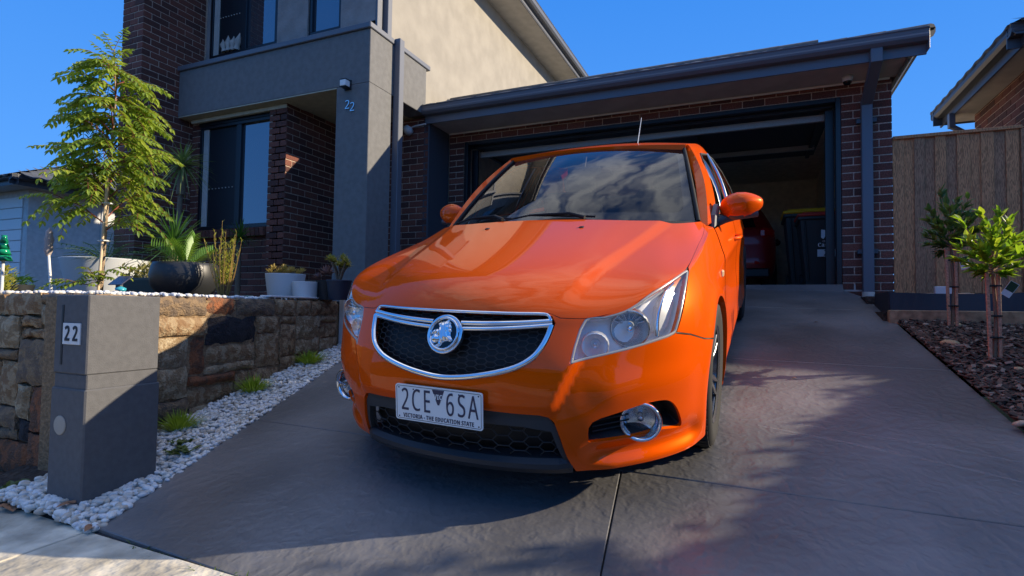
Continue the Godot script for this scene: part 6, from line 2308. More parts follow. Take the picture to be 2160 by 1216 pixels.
	part("figure", b, rough_mat(Color8(214, 198, 192), 0.7, 64, 0.1, 9.0, 0.6), t)
	t = thing("green_ornament", "translucent green layered ornament on a white rod at the left edge", "garden ornament", W3(-5.62, 0.03, 2.5))
	b = MB.new()
	b.tube([Vector3(0, 0, 0), Vector3(0, 0.34, 0)], 0.013, 0.013, 8)
	part("rod", b, mats.whiteplastic, t)
	b = MB.new()
	for k in 4:
		b.lathe([Vector2(0.0, 0.32 + k * 0.05), Vector2(0.065 - k * 0.011, 0.31 + k * 0.05), Vector2(0.05 - k * 0.010, 0.35 + k * 0.05), Vector2(0.02, 0.37 + k * 0.05)], 9)
	part("layers", b, mat(Color8(20, 140, 100), 0.15), t)
	# solar lamp
	t = thing("solar_lamp", "small solar garden lamp with a tilted panel beside the tree trunk", "lamp", W3(-4.02, 0.05, 2.45))
	b = MB.new()
	b.box(Vector3(0, 0.05, 0), Vector3(0.025, 0.1, 0.025), 0.004)
	part("post", b, mats.steel_dark, t)
	b = MB.new()
	b.box(Vector3(0, 0.115, 0), Vector3(0.15, 0.008, 0.10), 0.003, Basis(Vector3.RIGHT, 0.7))
	part("panel", b, mat(Color8(60, 62, 78), 0.15), t)
	b = MB.new()
	b.lathe([Vector2(0.0, 0.0), Vector2(0.03, 0.01), Vector2(0.034, 0.03), Vector2(0.0, 0.045)], 14, Transform3D(Basis(), Vector3(0.055, 0.03, 0.03)))
	part("lamp_head", b, mat(Color8(60, 160, 176), 0.2), t)
	# hose lying on the garden edge
	b = MB.new()
	var hp: Array = []
	for k in 40: hp.append(W3(lerpf(-4.1, -3.45, k / 39.0), 0.062 + 0.02 * sin(k * 0.16), 3.15 + 0.10 * sin(k * 0.35)))
	b.tube(hp, 0.009, 0.009, 6)
	var hp2: Array = []
	for k in 40: hp2.append(W3(lerpf(-4.0, -3.5, k / 39.0), 0.06 + 0.012 * sin(k * 0.2), 3.05 + 0.08 * cos(k * 0.3)))
	b.tube(hp2, 0.009, 0.009, 6)
	single("garden_hose", b, mat(Color8(96, 128, 124), 0.5), "grey green garden hose lying on the bed left of the white pots", "hose")
	# three clumps in the pebbles
	var cl := [[-2.83, 2.06, 0.135, "bright green clump in the pebbles nearest the letterbox"], [-2.93, 2.62, 0.145, "middle green clump in the pebbles along the stone wall"], [-3.02, 3.2, 0.14, "green clump in the pebbles farthest up the driveway"]]
	for e: Array in cl:
		b = MB.new()
		var p := W3(e[0], ground_y(e[0], e[1]), e[1])
		for i in 330:
			var az := rf(0, TAU); var r := rf(0, 1)
			blade(b, p + Vector3(cos(az) * 0.03 * r, 0, sin(az) * 0.03 * r), Vector3(cos(az) * r * 0.9, rf(0.5, 1.0), sin(az) * r * 0.9) * float(e[2]) * rf(0.8, 1.1), 0.0042, 0.15, 2)
		single("green_clump", b, leafmat(Color8(138, 158, 44), Color8(150, 170, 50)), e[3], "plant", "green clumps in the white pebbles")
	b = MB.new()
	for e: Array in [[-2.55, 1.87, 0.05], [-2.66, 1.95, 0.04]]:
		for i in 30:
			var az := rf(0, TAU)
			leaf(b, W3(float(e[0]) + rf(-0.05, 0.05), ground_y(e[0], e[1]) + 0.015, float(e[1]) + rf(-0.05, 0.05)), Vector3(cos(az), rf(0.2, 0.8), sin(az)).normalized() * float(e[2]), Vector3.UP, 0.014)
	for i in 26:
		var az := rf(0, TAU)
		leaf(b, W3(-3.02 + rf(-0.09, 0.09), -0.86 + rf(0, 0.04), 1.44 + rf(-0.08, 0.08)), Vector3(cos(az), rf(0.2, 0.8), sin(az)).normalized() * 0.06, Vector3.UP, 0.018)
	for i in 150:
		var x := lerpf(-2.25, -1.35, pow(rng.randf(), 0.8))
		var z := 1.325 - 0.02 * (x + 2.0) + rf(-0.02, 0.025)
		blade(b, W3(x, -0.875, z), Vector3(rf(-1, 1), rf(0.3, 1.0), rf(-1, 1)) * rf(0.015, 0.045), 0.0028, 0.3, 2)
	var wd := single("weeds", b, leafmat(Color8(74, 92, 40), Color8(80, 100, 30)), "weeds growing in the joint between footpath and driveway", "weeds")
	wd.set_meta("kind", "stuff")
	# dry leaves
	for e: Array in [[-2.86, 1.345, -0.845, 0.085, 0.4, "curled brown dry leaf lying on the pebbles' left corner"], [-2.50, 1.385, -0.80, 0.06, 2.0, "broad dry leaf on the pebbles at the letterbox's foot"], [-2.30, 1.352, -0.84, 0.055, 1.2, "reddish dry leaf where pebbles, footpath and driveway meet"]]:
		b = MB.new()
		leaf(b, Vector3.ZERO, Vector3(cos(e[4]), 0.15, sin(e[4])) * float(e[3]), Vector3.UP, float(e[3]) * 0.42, 0.25)
		leaf(b, Vector3.ZERO, Vector3(cos(float(e[4]) + 1.0), 0.2, sin(float(e[4]) + 1.0)) * float(e[3]) * 0.7, Vector3.UP, float(e[3]) * 0.25, 0.2)
		var o := single("dry_leaf", b, leafmat(Color8(150, 108, 78), Color8(80, 60, 40), 0.8), e[5], "leaf", "dry leaves by the letterbox")
		o.position = W3(e[0], e[2], e[1])

func citrus(at: Vector3, label: String, crown_h: float, stem_h: float, r: float, n: int, sd: int, m: Array, tag_side: float) -> void:
	rng.seed = sd
	var t := thing("citrus_tree", label, "tree", at, 0.0, "young citrus trees in the mulch bed")
	var b := MB.new()
	b.tube([Vector3(0, -0.02, 0), Vector3(0.012, stem_h * 0.5, 0.01), Vector3(0.0, stem_h + 0.1, 0)], 0.013, 0.008, 8)
	part("trunk", b, rough_mat(Color8(150, 122, 98), 0.9, 66, 0.06, 4.0, 0.7), t)
	var wood := rough_mat(Color8(196, 156, 124), 0.85, 67, 0.03, 3.0, 0.75)
	for e: Array in [[-0.035, 0.02, -0.04], [0.05, 0.01, 0.02]]:
		b = MB.new()
		var p0 := Vector3(float(e[0]) * 0.6, -0.02, e[1]); var p1 := Vector3(float(e[2]), stem_h + 0.03, float(e[1]) + 0.02)
		var d := (p1 - p0).normalized()
		b.box((p0 + p1) / 2, Vector3(0.018, p0.distance_to(p1), 0.018), 0.002, Basis(d.cross(Vector3.BACK).normalized(), d, d.cross(Vector3.BACK).normalized().cross(d)))
		part("stake", b, wood, t)
	for y: float in [0.3, 0.55, 0.9]:
		b = MB.new()
		b.box(Vector3(0.004, stem_h * y, 0.012), Vector3(0.068, 0.011, 0.05), 0.002)
		part("tie", b, mats.black, t)
	var lb: Array = [MB.new(), MB.new(), MB.new()]
	var br := MB.new()
	var cc := Vector3(0, stem_h + crown_h * 0.42, 0)
	for k in 26:
		var az := k * 2.39996; var y := 1.0 - 2.0 * (k + 0.5) / 26.0
		var rr := sqrt(maxf(0.0, 1.0 - y * y))
		var tip := cc + Vector3(cos(az) * rr * r, (y * 0.5 + 0.08) * crown_h * (1.25 if y > 0.6 else 1.0), sin(az) * rr * r) * rf(0.8, 1.15)
		var p0 := Vector3(0, stem_h + 0.02 + 0.1 * (y + 1.0) * crown_h, 0)
		br.tube([p0, p0.lerp(tip, 0.6) + Vector3(0, 0.01, 0), tip], 0.004, 0.0015, 4)
		for j in n:
			var s := rf(0.3, 1.05)
			var q := p0.lerp(tip, s)
			var d := (tip - p0).normalized() + Vector3(rf(-1, 1), rf(-0.3, 1.0), rf(-1, 1)) * 0.9
			leaf(lb[rng.randi() % 3], q, d.normalized() * rf(0.05, 0.085), Vector3.UP + Vector3(rf(-0.4, 0.4), 0, rf(-0.4, 0.4)), rf(0.014, 0.020), rf(0.0, 0.3))
	part("branch", br, wood, t)
	for k in 3: part("crown", lb[k], m[k], t)
	# swing label: white card with a green picture
	b = MB.new()
	var tb := Basis(Vector3.UP, 0.3 * tag_side) * Basis(Vector3.BACK, -0.55 * tag_side) * Basis(Vector3.RIGHT, 0.15)
	var tx := Transform3D(tb, Vector3(0.075, stem_h * 0.86, 0.03))
	b.prism(rect(-0.028, -0.048, 0.028, 0.048), 0.0015, tx)
	var tg := part("plant_tag", b, mats.whiteplastic, t)
	b = MB.new()
	b.prism(rect(-0.025, -0.012, 0.025, 0.045), 0.001, tx * Transform3D(Basis(), Vector3(0, 0, 0.0015)))
	part("tag_picture", b, rough_mat(Color8(60, 96, 66), 0.5, 68, 0.04, 12.0, 0.4), tg)

func build_right() -> void:
	rng.seed = 800
	# paling fence between the garage and the neighbour
	var f := thing("paling_fence", "weathered grey brown paling fence between garage and neighbouring house", "fence")
	var b := MB.new()
	var pal: Array = []
	for i in 4:
		var m := mat([Color8(212, 150, 102), Color8(194, 140, 98), Color8(218, 154, 104), Color8(184, 136, 100)][i], 0.9)
		var fn := FastNoiseLite.new()
		fn.seed = 700 + i
		fn.frequency = 0.02
		fn.fractal_octaves = 4
		var im := fn.get_seamless_image(256, 256)
		im.convert(Image.FORMAT_RGB8)
		for y in 256:
			for x in 256:
				var v := im.get_pixel(x, y).r
				var k := 0.74 + 0.26 * smoothstep(0.2, 0.6, 0.5 + 0.5 * sin(v * 22.0)) * (0.75 + 0.25 * v)
				im.set_pixel(x, y, Color(k, k, k))
		m.albedo_texture = ImageTexture.create_from_image(im)
		m.uv1_triplanar = true
		m.uv1_world_triplanar = true
		m.uv1_scale = Vector3(5.0, 0.55, 5.0)
		pal.append(m)
	var x := 1.369
	var i2 := 0
	while x < 2.43:
		var w := rf(0.092, 0.112)
		b = MB.new()
		var back := i2 % 2 == 1
		b.box(W3(x + w / 2, 1.06 + rf(-0.004, 0.004), 7.02 + (0.014 if back else 0.0) + rf(-0.002, 0.002)), Vector3(w + (0.02 if back else 0.0), 1.64, 0.014), 0.002, Basis(Vector3.BACK, rf(-0.004, 0.004)))
		part("paling", b, pal[rng.randi() % 4], f)
		x += w - 0.004
		i2 += 1
	b = MB.new()
	b.box(W3(1.91, 1.893, 7.03), Vector3(1.08, 0.035, 0.075), 0.004)
	part("capping", b, pal[0], f)
	for y: float in [0.55, 1.6]:
		b = MB.new()
		b.box(W3(1.91, y, 7.07), Vector3(1.07, 0.075, 0.05), 0.004)
		part("rail", b, pal[1], f)
	b = MB.new()
	b.box(W3(2.455, 1.0, 7.05), Vector3(0.03, 1.75, 0.1), 0.004)
	part("post", b, pal[3], f)
	# sleeper edge and black edging sheet behind it
	b = MB.new()
	b.box(W3(2.05, -0.03, 5.50), Vector3(2.04, 0.15, 0.075), 0.006)
	var sl := rough_mat(Color8(172, 148, 112), 0.85, 69, 0.02, 1.2, 0.75)
	single("timber_sleeper", b, sl, "pale timber sleeper edging the top of the mulch bed", "sleeper")
	b = MB.new()
	var ed := func(xx: float, k: int) -> Vector3:
		var top := 0.196 + 0.012 * sin(xx * 3.0) + 0.02 * smoothstep(1.8, 2.4, xx)
		return [W3(xx, 0.03, 5.575), W3(xx, top, 5.60 + 0.012 * sin(xx * 5.0)), W3(xx, top, 5.61 + 0.012 * sin(xx * 5.0)), W3(xx, 0.03, 5.60)][k]
	for k in 30:
		for e in 3: b.quad(ed.call(1.06 + k * 0.065, e), ed.call(1.06 + (k + 1) * 0.065, e), ed.call(1.06 + (k + 1) * 0.065, e + 1), ed.call(1.06 + k * 0.065, e + 1), [Vector3.BACK, Vector3.UP, Vector3.FORWARD][e])
	b.box(W3(1.06, 0.1, 5.9), Vector3(0.012, 0.2, 0.6))
	single("edging_sheet", b, mat(Color8(32, 36, 48), 0.55), "black plastic edging sheet standing behind the timber sleeper", "edging")
	b = MB.new()
	b.box(W3(1.60, 0.22, 6.2), Vector3(0.16, 0.10, 0.05), 0.004)
	single("electrical_box", b, mats.whiteplastic, "small white box low on the fence behind the rear citrus tree", "box")
	# citrus trees
	var g1 := [leafmat(Color8(92, 120, 30), Color8(150, 184, 40), 0.3), leafmat(Color8(72, 102, 30), Color8(120, 160, 40), 0.3), leafmat(Color8(116, 138, 40), Color8(170, 190, 50), 0.3)]
	var g2 := [leafmat(Color8(70, 92, 46), Color8(90, 120, 40), 0.4), leafmat(Color8(58, 82, 42), Color8(80, 110, 40), 0.4), leafmat(Color8(82, 104, 50), Color8(100, 120, 40), 0.4)]
	citrus(W3(1.365, -0.285, 4.36), "front citrus tree with bright sunlit leaves and a white tag", 0.36, 0.53, 0.175, 24, 811, g1, 1.0)
	citrus(W3(1.385, -0.095, 5.22), "rear citrus tree with dull green leaves beside the timber sleeper", 0.38, 0.58, 0.19, 22, 812, g2, -0.4)
	# mulch
	rng.seed = 820
	var chip := MB.new()
	chip.box(Vector3.ZERO, Vector3(0.05, 0.007, 0.018), 0.002)
	var cm := mat(Color.WHITE, 0.95)
	cm.vertex_color_use_as_albedo = true
	var xs: Array = []; var cs: Array = []
	var tint := [Color(0.055, 0.036, 0.026), Color(0.085, 0.055, 0.038), Color(0.04, 0.03, 0.024), Color(0.12, 0.085, 0.06), Color(0.20, 0.16, 0.125)]
	for k in 9000:
		var z := 1.6 + 3.84 * pow(rng.randf(), 0.9)
		var xx := right_edge(z) + 0.015 + 1.9 * pow(rng.randf(), 1.3)
		var y := ground_y(1.1, z) + 0.02 + 0.03 * sin(xx * 3.0 + z * 2.1) * smoothstep(0.02, 0.4, xx - 1.1) + 0.02 * (xx - 1.1) + rf(0, 0.012)
		var s := rf(0.5, 1.5)
		var bs := Basis(Vector3.RIGHT, 0.2) * Basis(Vector3.UP, rf(0, TAU)) * Basis(Vector3.BACK, rf(-0.5, 0.5)) * Basis(Vector3.RIGHT, rf(-0.6, 0.6))
		xs.append(Transform3D(bs * Basis.from_scale(Vector3(s * rf(0.5, 1.2), 1, s)), W3(xx, y, z)))
		cs.append(tint[[0, 0, 1, 1, 2, 2, 3, 4][rng.randi() % 8]])
	var mu := multi("bark_mulch", chip.mesh(cm), xs, self, cs)
	mu.set_meta("label", "dark bark mulch covering the bed right of the driveway")
	mu.set_meta("category", "mulch")
	# stones in the mulch
	var sw := [[2040, 757, 1.30, 4.20, 0.028, "rounded tan stone in the mulch left of the front citrus tree"], [0, 0, 1.42, 4.15, 0.035, "flat cream stone in the mulch right of the front citrus tree"], [0, 0, 1.235, 5.28, 0.030, "upright pale stone in the mulch left of the rear citrus tree"], [0, 0, 1.44, 5.30, 0.034, "flat pale stone in the mulch right of the rear citrus tree"], [0, 0, 1.24, 4.72, 0.055, "wide flat brown rock in the mulch between both citrus trees"], [0, 0, 1.225, 3.42, 0.030, "grey wedge of stone on the mulch near the driveway's edge"], [0, 0, 1.13, 3.30, 0.030, "white chip of stone lying on the driveway's right edge"]]
	for e: Array in sw:
		var o := put(numbered("garden_stone"), pebble_mesh(880 + int(e[2] * 100)), self, Transform3D(Basis(Vector3.UP, rf(0, TAU)) * Basis(Vector3.BACK, rf(-0.3, 0.3)) * Basis.from_scale(Vector3(1.2, 0.8, 1) * float(e[4])), W3(e[2], ground_y(1.1, e[3]) + 0.035, e[3])), rough_mat([Color8(190, 168, 128), Color8(186, 176, 150), Color8(178, 162, 140)][rng.randi() % 3], 0.85, 70, 0.05, 6.0, 0.75))
		o.set_meta("label", e[5]); o.set_meta("category", "stone"); o.set_meta("group", "stones in the mulch bed")
	# pale leaves on the driveway
	for e: Array in [[0.55, 6.35, 0.03, "small dry leaf on the driveway in front of the bins"], [0.47, 5.35, 0.035, "dry leaf lying in the middle of the upper driveway"], [0.21, 3.80, 0.03, "dark leaf on the driveway where the shadow ends"]]:
		b = MB.new()
		leaf(b, Vector3.ZERO, Vector3(1, 0.2, 0.3) * float(e[2]), Vector3.UP, float(e[2]) * 0.4)
		var o := single("dry_leaf", b, leafmat(Color8(170, 140, 110), Color8(80, 60, 40), 0.8), e[3], "leaf", "dry leaves on the driveway")
		o.position = W3(e[0], ground_y(e[0], e[1]) + 0.006, e[1])
	build_neighbours()
	build_hedge()
	build_street()
	build_garage_things()

func build_hedge() -> void:
	# clipped hedge on the neighbour's side, out of frame to the right
	rng.seed = 900
	var t := thing("hedge", "clipped dark green hedge beside the neighbour's lawn right of the bed", "hedge", W3(4.1, 0, 0))
	var b := MB.new()
	for i in 40:
		var z := lerpf(0.6, 5.6, i / 39.0)
		b.tube([W3(0, -0.9, z), W3(rf(-0.1, 0.1), 0.4, z + rf(-0.1, 0.1)), W3(rf(-0.2, 0.2), 1.1, z + rf(-0.2, 0.2))], 0.02, 0.006, 5)
	part("stems", b, mat(Color8(90, 72, 56), 0.9), t)
	b = MB.new()
	for i in 20:
		var zz := lerpf(0.7, 5.5, i / 19.0)
		var tall := 0.38 if zz < 3.72 else 0.0
		b.box(W3(0, 0.09 + 0.01 * sin(i * 2.0) + tall / 2, zz), Vector3(0.34, 2.26 + tall + 0.05 * sin(i * 1.3), 0.26), 0.03)
	part("inner_foliage", b, rough_mat(Color8(48, 62, 34), 0.9, 71, 0.08, 2.0, 0.4), t)
	var lf := [MB.new(), MB.new()]
	for i in 15000:
		var z := rf(0.5, 5.75)
		var top := 1.20 + 0.012 * sin(z * 3.0) + 0.01 * sin(z * 11.0) + 0.43 * smoothstep(3.92, 3.70, z)
		var y := lerpf(ground_y(1.1, z) + 0.1, top, pow(rng.randf(), 0.8))
		var xx := rf(-0.3, 0.3)
		var d := Vector3(rf(-1, 1), rf(-0.3, 1), rf(-1, 1)).normalized()
		leaf(lf[i % 2], W3(xx, y, z), d * rf(0.05, 0.09), Vector3(d.y, 1, d.x), rf(0.016, 0.026))
	part("foliage", lf[0], leafmat(Color8(58, 82, 38), Color8(70, 100, 30)), t)
	part("foliage", lf[1], leafmat(Color8(72, 96, 44), Color8(80, 110, 30)), t)

func eave_house(h: Node3D, x0: float, x1: float, z0: float, z1: float, ey: float, ov: float, gm: Material, rm: Material, sm: Material, pitch: float) -> MB:
	# soffit, gutters and a hipped roof round a rectangular house whose wall line is x0..x1, z0..z1
	var b := MB.new()
	b.box(W3((x0 + x1) / 2, ey + 0.008, z0 - ov / 2), Vector3(x1 - x0 + 2 * ov, 0.014, ov))
	b.box(W3((x0 + x1) / 2, ey + 0.008, z1 + ov / 2), Vector3(x1 - x0 + 2 * ov, 0.014, ov))
	b.box(W3(x0 - ov / 2, ey + 0.008, (z0 + z1) / 2), Vector3(ov, 0.014, z1 - z0))
	b.box(W3(x1 + ov / 2, ey + 0.008, (z0 + z1) / 2), Vector3(ov, 0.014, z1 - z0))
	part("soffit", b, sm, h)
	var q := [W3(x0 - ov, ey - 0.02, z0 - ov), W3(x1 + ov, ey - 0.02, z0 - ov), W3(x1 + ov, ey - 0.02, z1 + ov), W3(x0 - ov, ey - 0.02, z1 + ov)]
	var outs := [Vector3.BACK, Vector3.RIGHT, Vector3.FORWARD, Vector3.LEFT]
	for k in 4:
		b = MB.new()
		var d: Vector3 = ((q[(k + 1) % 4] as Vector3) - (q[k] as Vector3)).normalized()
		run_profile(b, gutter_prof(1), q[k] - d * 0.13, q[(k + 1) % 4] + d * 0.13, outs[k])
		part("gutter", b, gm, h)
	var e := ov + 0.1
	var ry := ey + 0.20
	var hw := minf((x1 - x0) / 2 + e, (z1 - z0) / 2 + e)
	var rh := ry + hw * pitch
	var c := [W3(x0 - e, ry, z0 - e), W3(x1 + e, ry, z0 - e), W3(x1 + e, ry, z1 + e), W3(x0 - e, ry, z1 + e)]
	var r0: Vector3; var r1: Vector3
	if x1 - x0 > z1 - z0:
		r0 = W3(x0 - e + hw, rh, (z0 + z1) / 2); r1 = W3(x1 + e - hw, rh, (z0 + z1) / 2)
	else:
		r0 = W3((x0 + x1) / 2, rh, z0 - e + hw); r1 = W3((x0 + x1) / 2, rh, z1 + e - hw)
	b = MB.new()
	if x1 - x0 > z1 - z0:
		b.quad(c[0], c[1], r1, r0, Vector3(0, 1, 1)); b.quad(c[2], c[3], r0, r1, Vector3(0, 1, -1))
		b.flat(c[1], c[2], r1, Vector3(1, 1, 0)); b.flat(c[3], c[0], r0, Vector3(-1, 1, 0))
	else:
		b.flat(c[0], c[1], r0, Vector3(0, 1, 1)); b.flat(c[2], c[3], r1, Vector3(0, 1, -1))
		b.quad(c[1], c[2], r1, r0, Vector3(1, 1, 0)); b.quad(c[3], c[0], r0, r1, Vector3(-1, 1, 0))
	part("roof", b, rm, h)
	return b

func build_neighbours() -> void:
	# right: brick house whose eave corner shows over the fence
	var h := thing("neighbour_house", "neighbouring brick house with dark eaves behind the fence at the right edge", "house")
	wall_body(h, W3(2.806, 0.0, 7.456), W3(12.0, 2.77, 9.45), mats.mortar)
	wall_body(h, W3(3.6, 0.0, 9.45), W3(12.0, 2.5, 18.0), mats.mortar)
	eave_house(h, 2.8, 12.0, 7.45, 9.45, 2.77, 0.27, mats.steel_dark, mats.steel_dark, mats.soffit, 0.42)
	var keep := brick_list
	brick_list = []
	lay(W3(2.8, 0, 7.45), Vector3.FORWARD, Vector3.LEFT, 2.0, 0.0, 4, 33, 0, 0.12, 0.23, 0.23, true, false, 2.77)
	lay(W3(2.8, 0, 7.45), Vector3.RIGHT, Vector3.BACK, 1.2, 0.0, 3, 33, 0.12, 0.0, 0.23, 0.23, false, false, 2.77)
	var bm := brick_variant(1).mesh(mats.brick1)
	for e: Array in brick_list:
		var bs := Basis(e[1], Vector3.UP, e[2])
		if bs.determinant() < 0: bs = Basis(-e[1], Vector3.UP, e[2])
		var s: Vector3 = e[3]
		put("brick", bm, h, Transform3D(bs * Basis.from_scale(Vector3(s.x / 0.23, s.y / 0.076, s.z / 0.05)), e[0]), mats["brick%d" % (rng.randi() % 4)])
		if h.get_child_count() > 290: break
	brick_list = keep
	var tm := tile_mesh()
	for k in 9:
		put("roof_tile", tm, h, Transform3D(Basis(Vector3.UP, -PI / 2) * Basis(Vector3.RIGHT, 0.42), W3(2.8 - 0.27 + 0.03, 3.04, 7.25 + k * 0.3)))
	for k in 12:
		put("roof_tile", tm, h, Transform3D(Basis(Vector3.RIGHT, 0.42), W3(2.6 + k * 0.3, 3.04, 7.14)))
	var b := MB.new()
	b.box(W3(2.50, 2.68, 9.3), Vector3(0.07, 0.2, 0.09), 0.005)
	b.tube([W3(2.50, 2.6, 9.3), W3(2.76, 2.42, 9.3), W3(2.76, 0.3, 9.3)], 0.04, 0.04, 8)
	part("downpipe", b, mats.steel, h)
	# left: pale house beyond the garden
	h = thing("pale_house", "pale single storey house with grey tiled roof beyond the garden at left", "house")
	wall_body(h, W3(-30.0, -0.2, 7.6), W3(-16.1, 2.75, 22.0), mats.pale)
	eave_house(h, -30.0, -16.1, 7.6, 22.0, 2.75, 0.5, mats.steel_dark, mats.tile, mats.soffit, 0.40)
	b = MB.new()
	b.box(W3(-16.09, 1.3, 9.3), Vector3(0.06, 2.7, 0.12), 0.01)
	b.box(W3(-16.09, 1.3, 12.2), Vector3(0.06, 2.7, 0.35), 0.01)
	part("pilaster", b, mats.white, h)
	var gd := MB.new()
	for k in 9:
		gd.box(W3(-18.6, 0.3 + k * 0.27, 7.585), Vector3(4.6, 0.255, 0.03), 0.008)
	part("garage_door", gd, mats.white, h)
	for c in 6:
		var t2: Array = []
		for k in 40:
			t2.append(Transform3D(Basis(Vector3.UP, PI / 2) * Basis(Vector3.RIGHT, 0.38 + 0.04) * Basis.from_scale(Vector3(1, 1.6, 1)), W3(-15.5 - c * 0.33, 2.99 + c * 0.133, 7.3 + k * 0.3 + c * 0.3)))
		for k in 30:
			t2.append(Transform3D(Basis(Vector3.RIGHT, 0.42) * Basis.from_scale(Vector3(1, 1.6, 1)), W3(-15.7 - k * 0.3 - c * 0.3, 2.99 + c * 0.133, 7.1 + c * 0.33)))
		for x: Transform3D in t2.slice(0, 24) + t2.slice(40, 54): put("roof_tile", tm, h, x)

func build_street() -> void:
	# the far side of the street, behind the camera: it shows only in the car's paint and the panes
	for e: Array in [[-24.0, -9.0, "brown tiled pale house across the street, left one", mats.beige], [-5.0, 11.0, "brown tiled brick house across the street, opposite", mats.brick1], [15.0, 30.0, "brown tiled house across the street, right one", mats.taupe]]:
		var h := thing("street_house", e[2], "house")
		wall_body(h, W3(e[0], -1.3, -29.0), W3(e[1], 1.6, -19.0), e[3])
		eave_house(h, e[0], e[1], -29.0, -19.0, 1.6, 0.5, mats.steel_dark, mats.tile, mats.soffit, 0.42)
	rng.seed = 950
	for e: Array in [[9.0, -12.5, 4.2], [17.0, -12.2, 5.0], [-12.0, -12.6, 4.6]]:
		var t := thing("street_tree", "round crowned street tree on the far verge, %s" % ["nearest opposite", "farther right", "farther left"][[9.0, 17.0, -12.0].find(e[0])], "tree", W3(e[0], -1.3, e[1]))
		var b := MB.new()
		b.tube([Vector3.ZERO, Vector3(0.05, 1.6, 0), Vector3(0, float(e[2]) * 0.7, 0.1)], 0.13, 0.05, 8)
		part("trunk", b, rough_mat(Color8(110, 92, 76), 0.9, 72, 0.05, 1.0, 0.6), t)
		b = MB.new()
		for i in 2600:
			var d := Vector3(rf(-1, 1), rf(-1, 1), rf(-1, 1)).normalized() * pow(rng.randf(), 0.4) * 1.5
			leaf(b, Vector3(0, float(e[2]) * 0.72, 0) + d * Vector3(1, 0.85, 1), Vector3(rf(-1, 1), rf(-1, 1), rf(-1, 1)).normalized() * rf(0.14, 0.24), Vector3.UP, 0.06)
		part("crown", b, leafmat(Color8(70, 92, 44), Color8(80, 110, 40)), t)

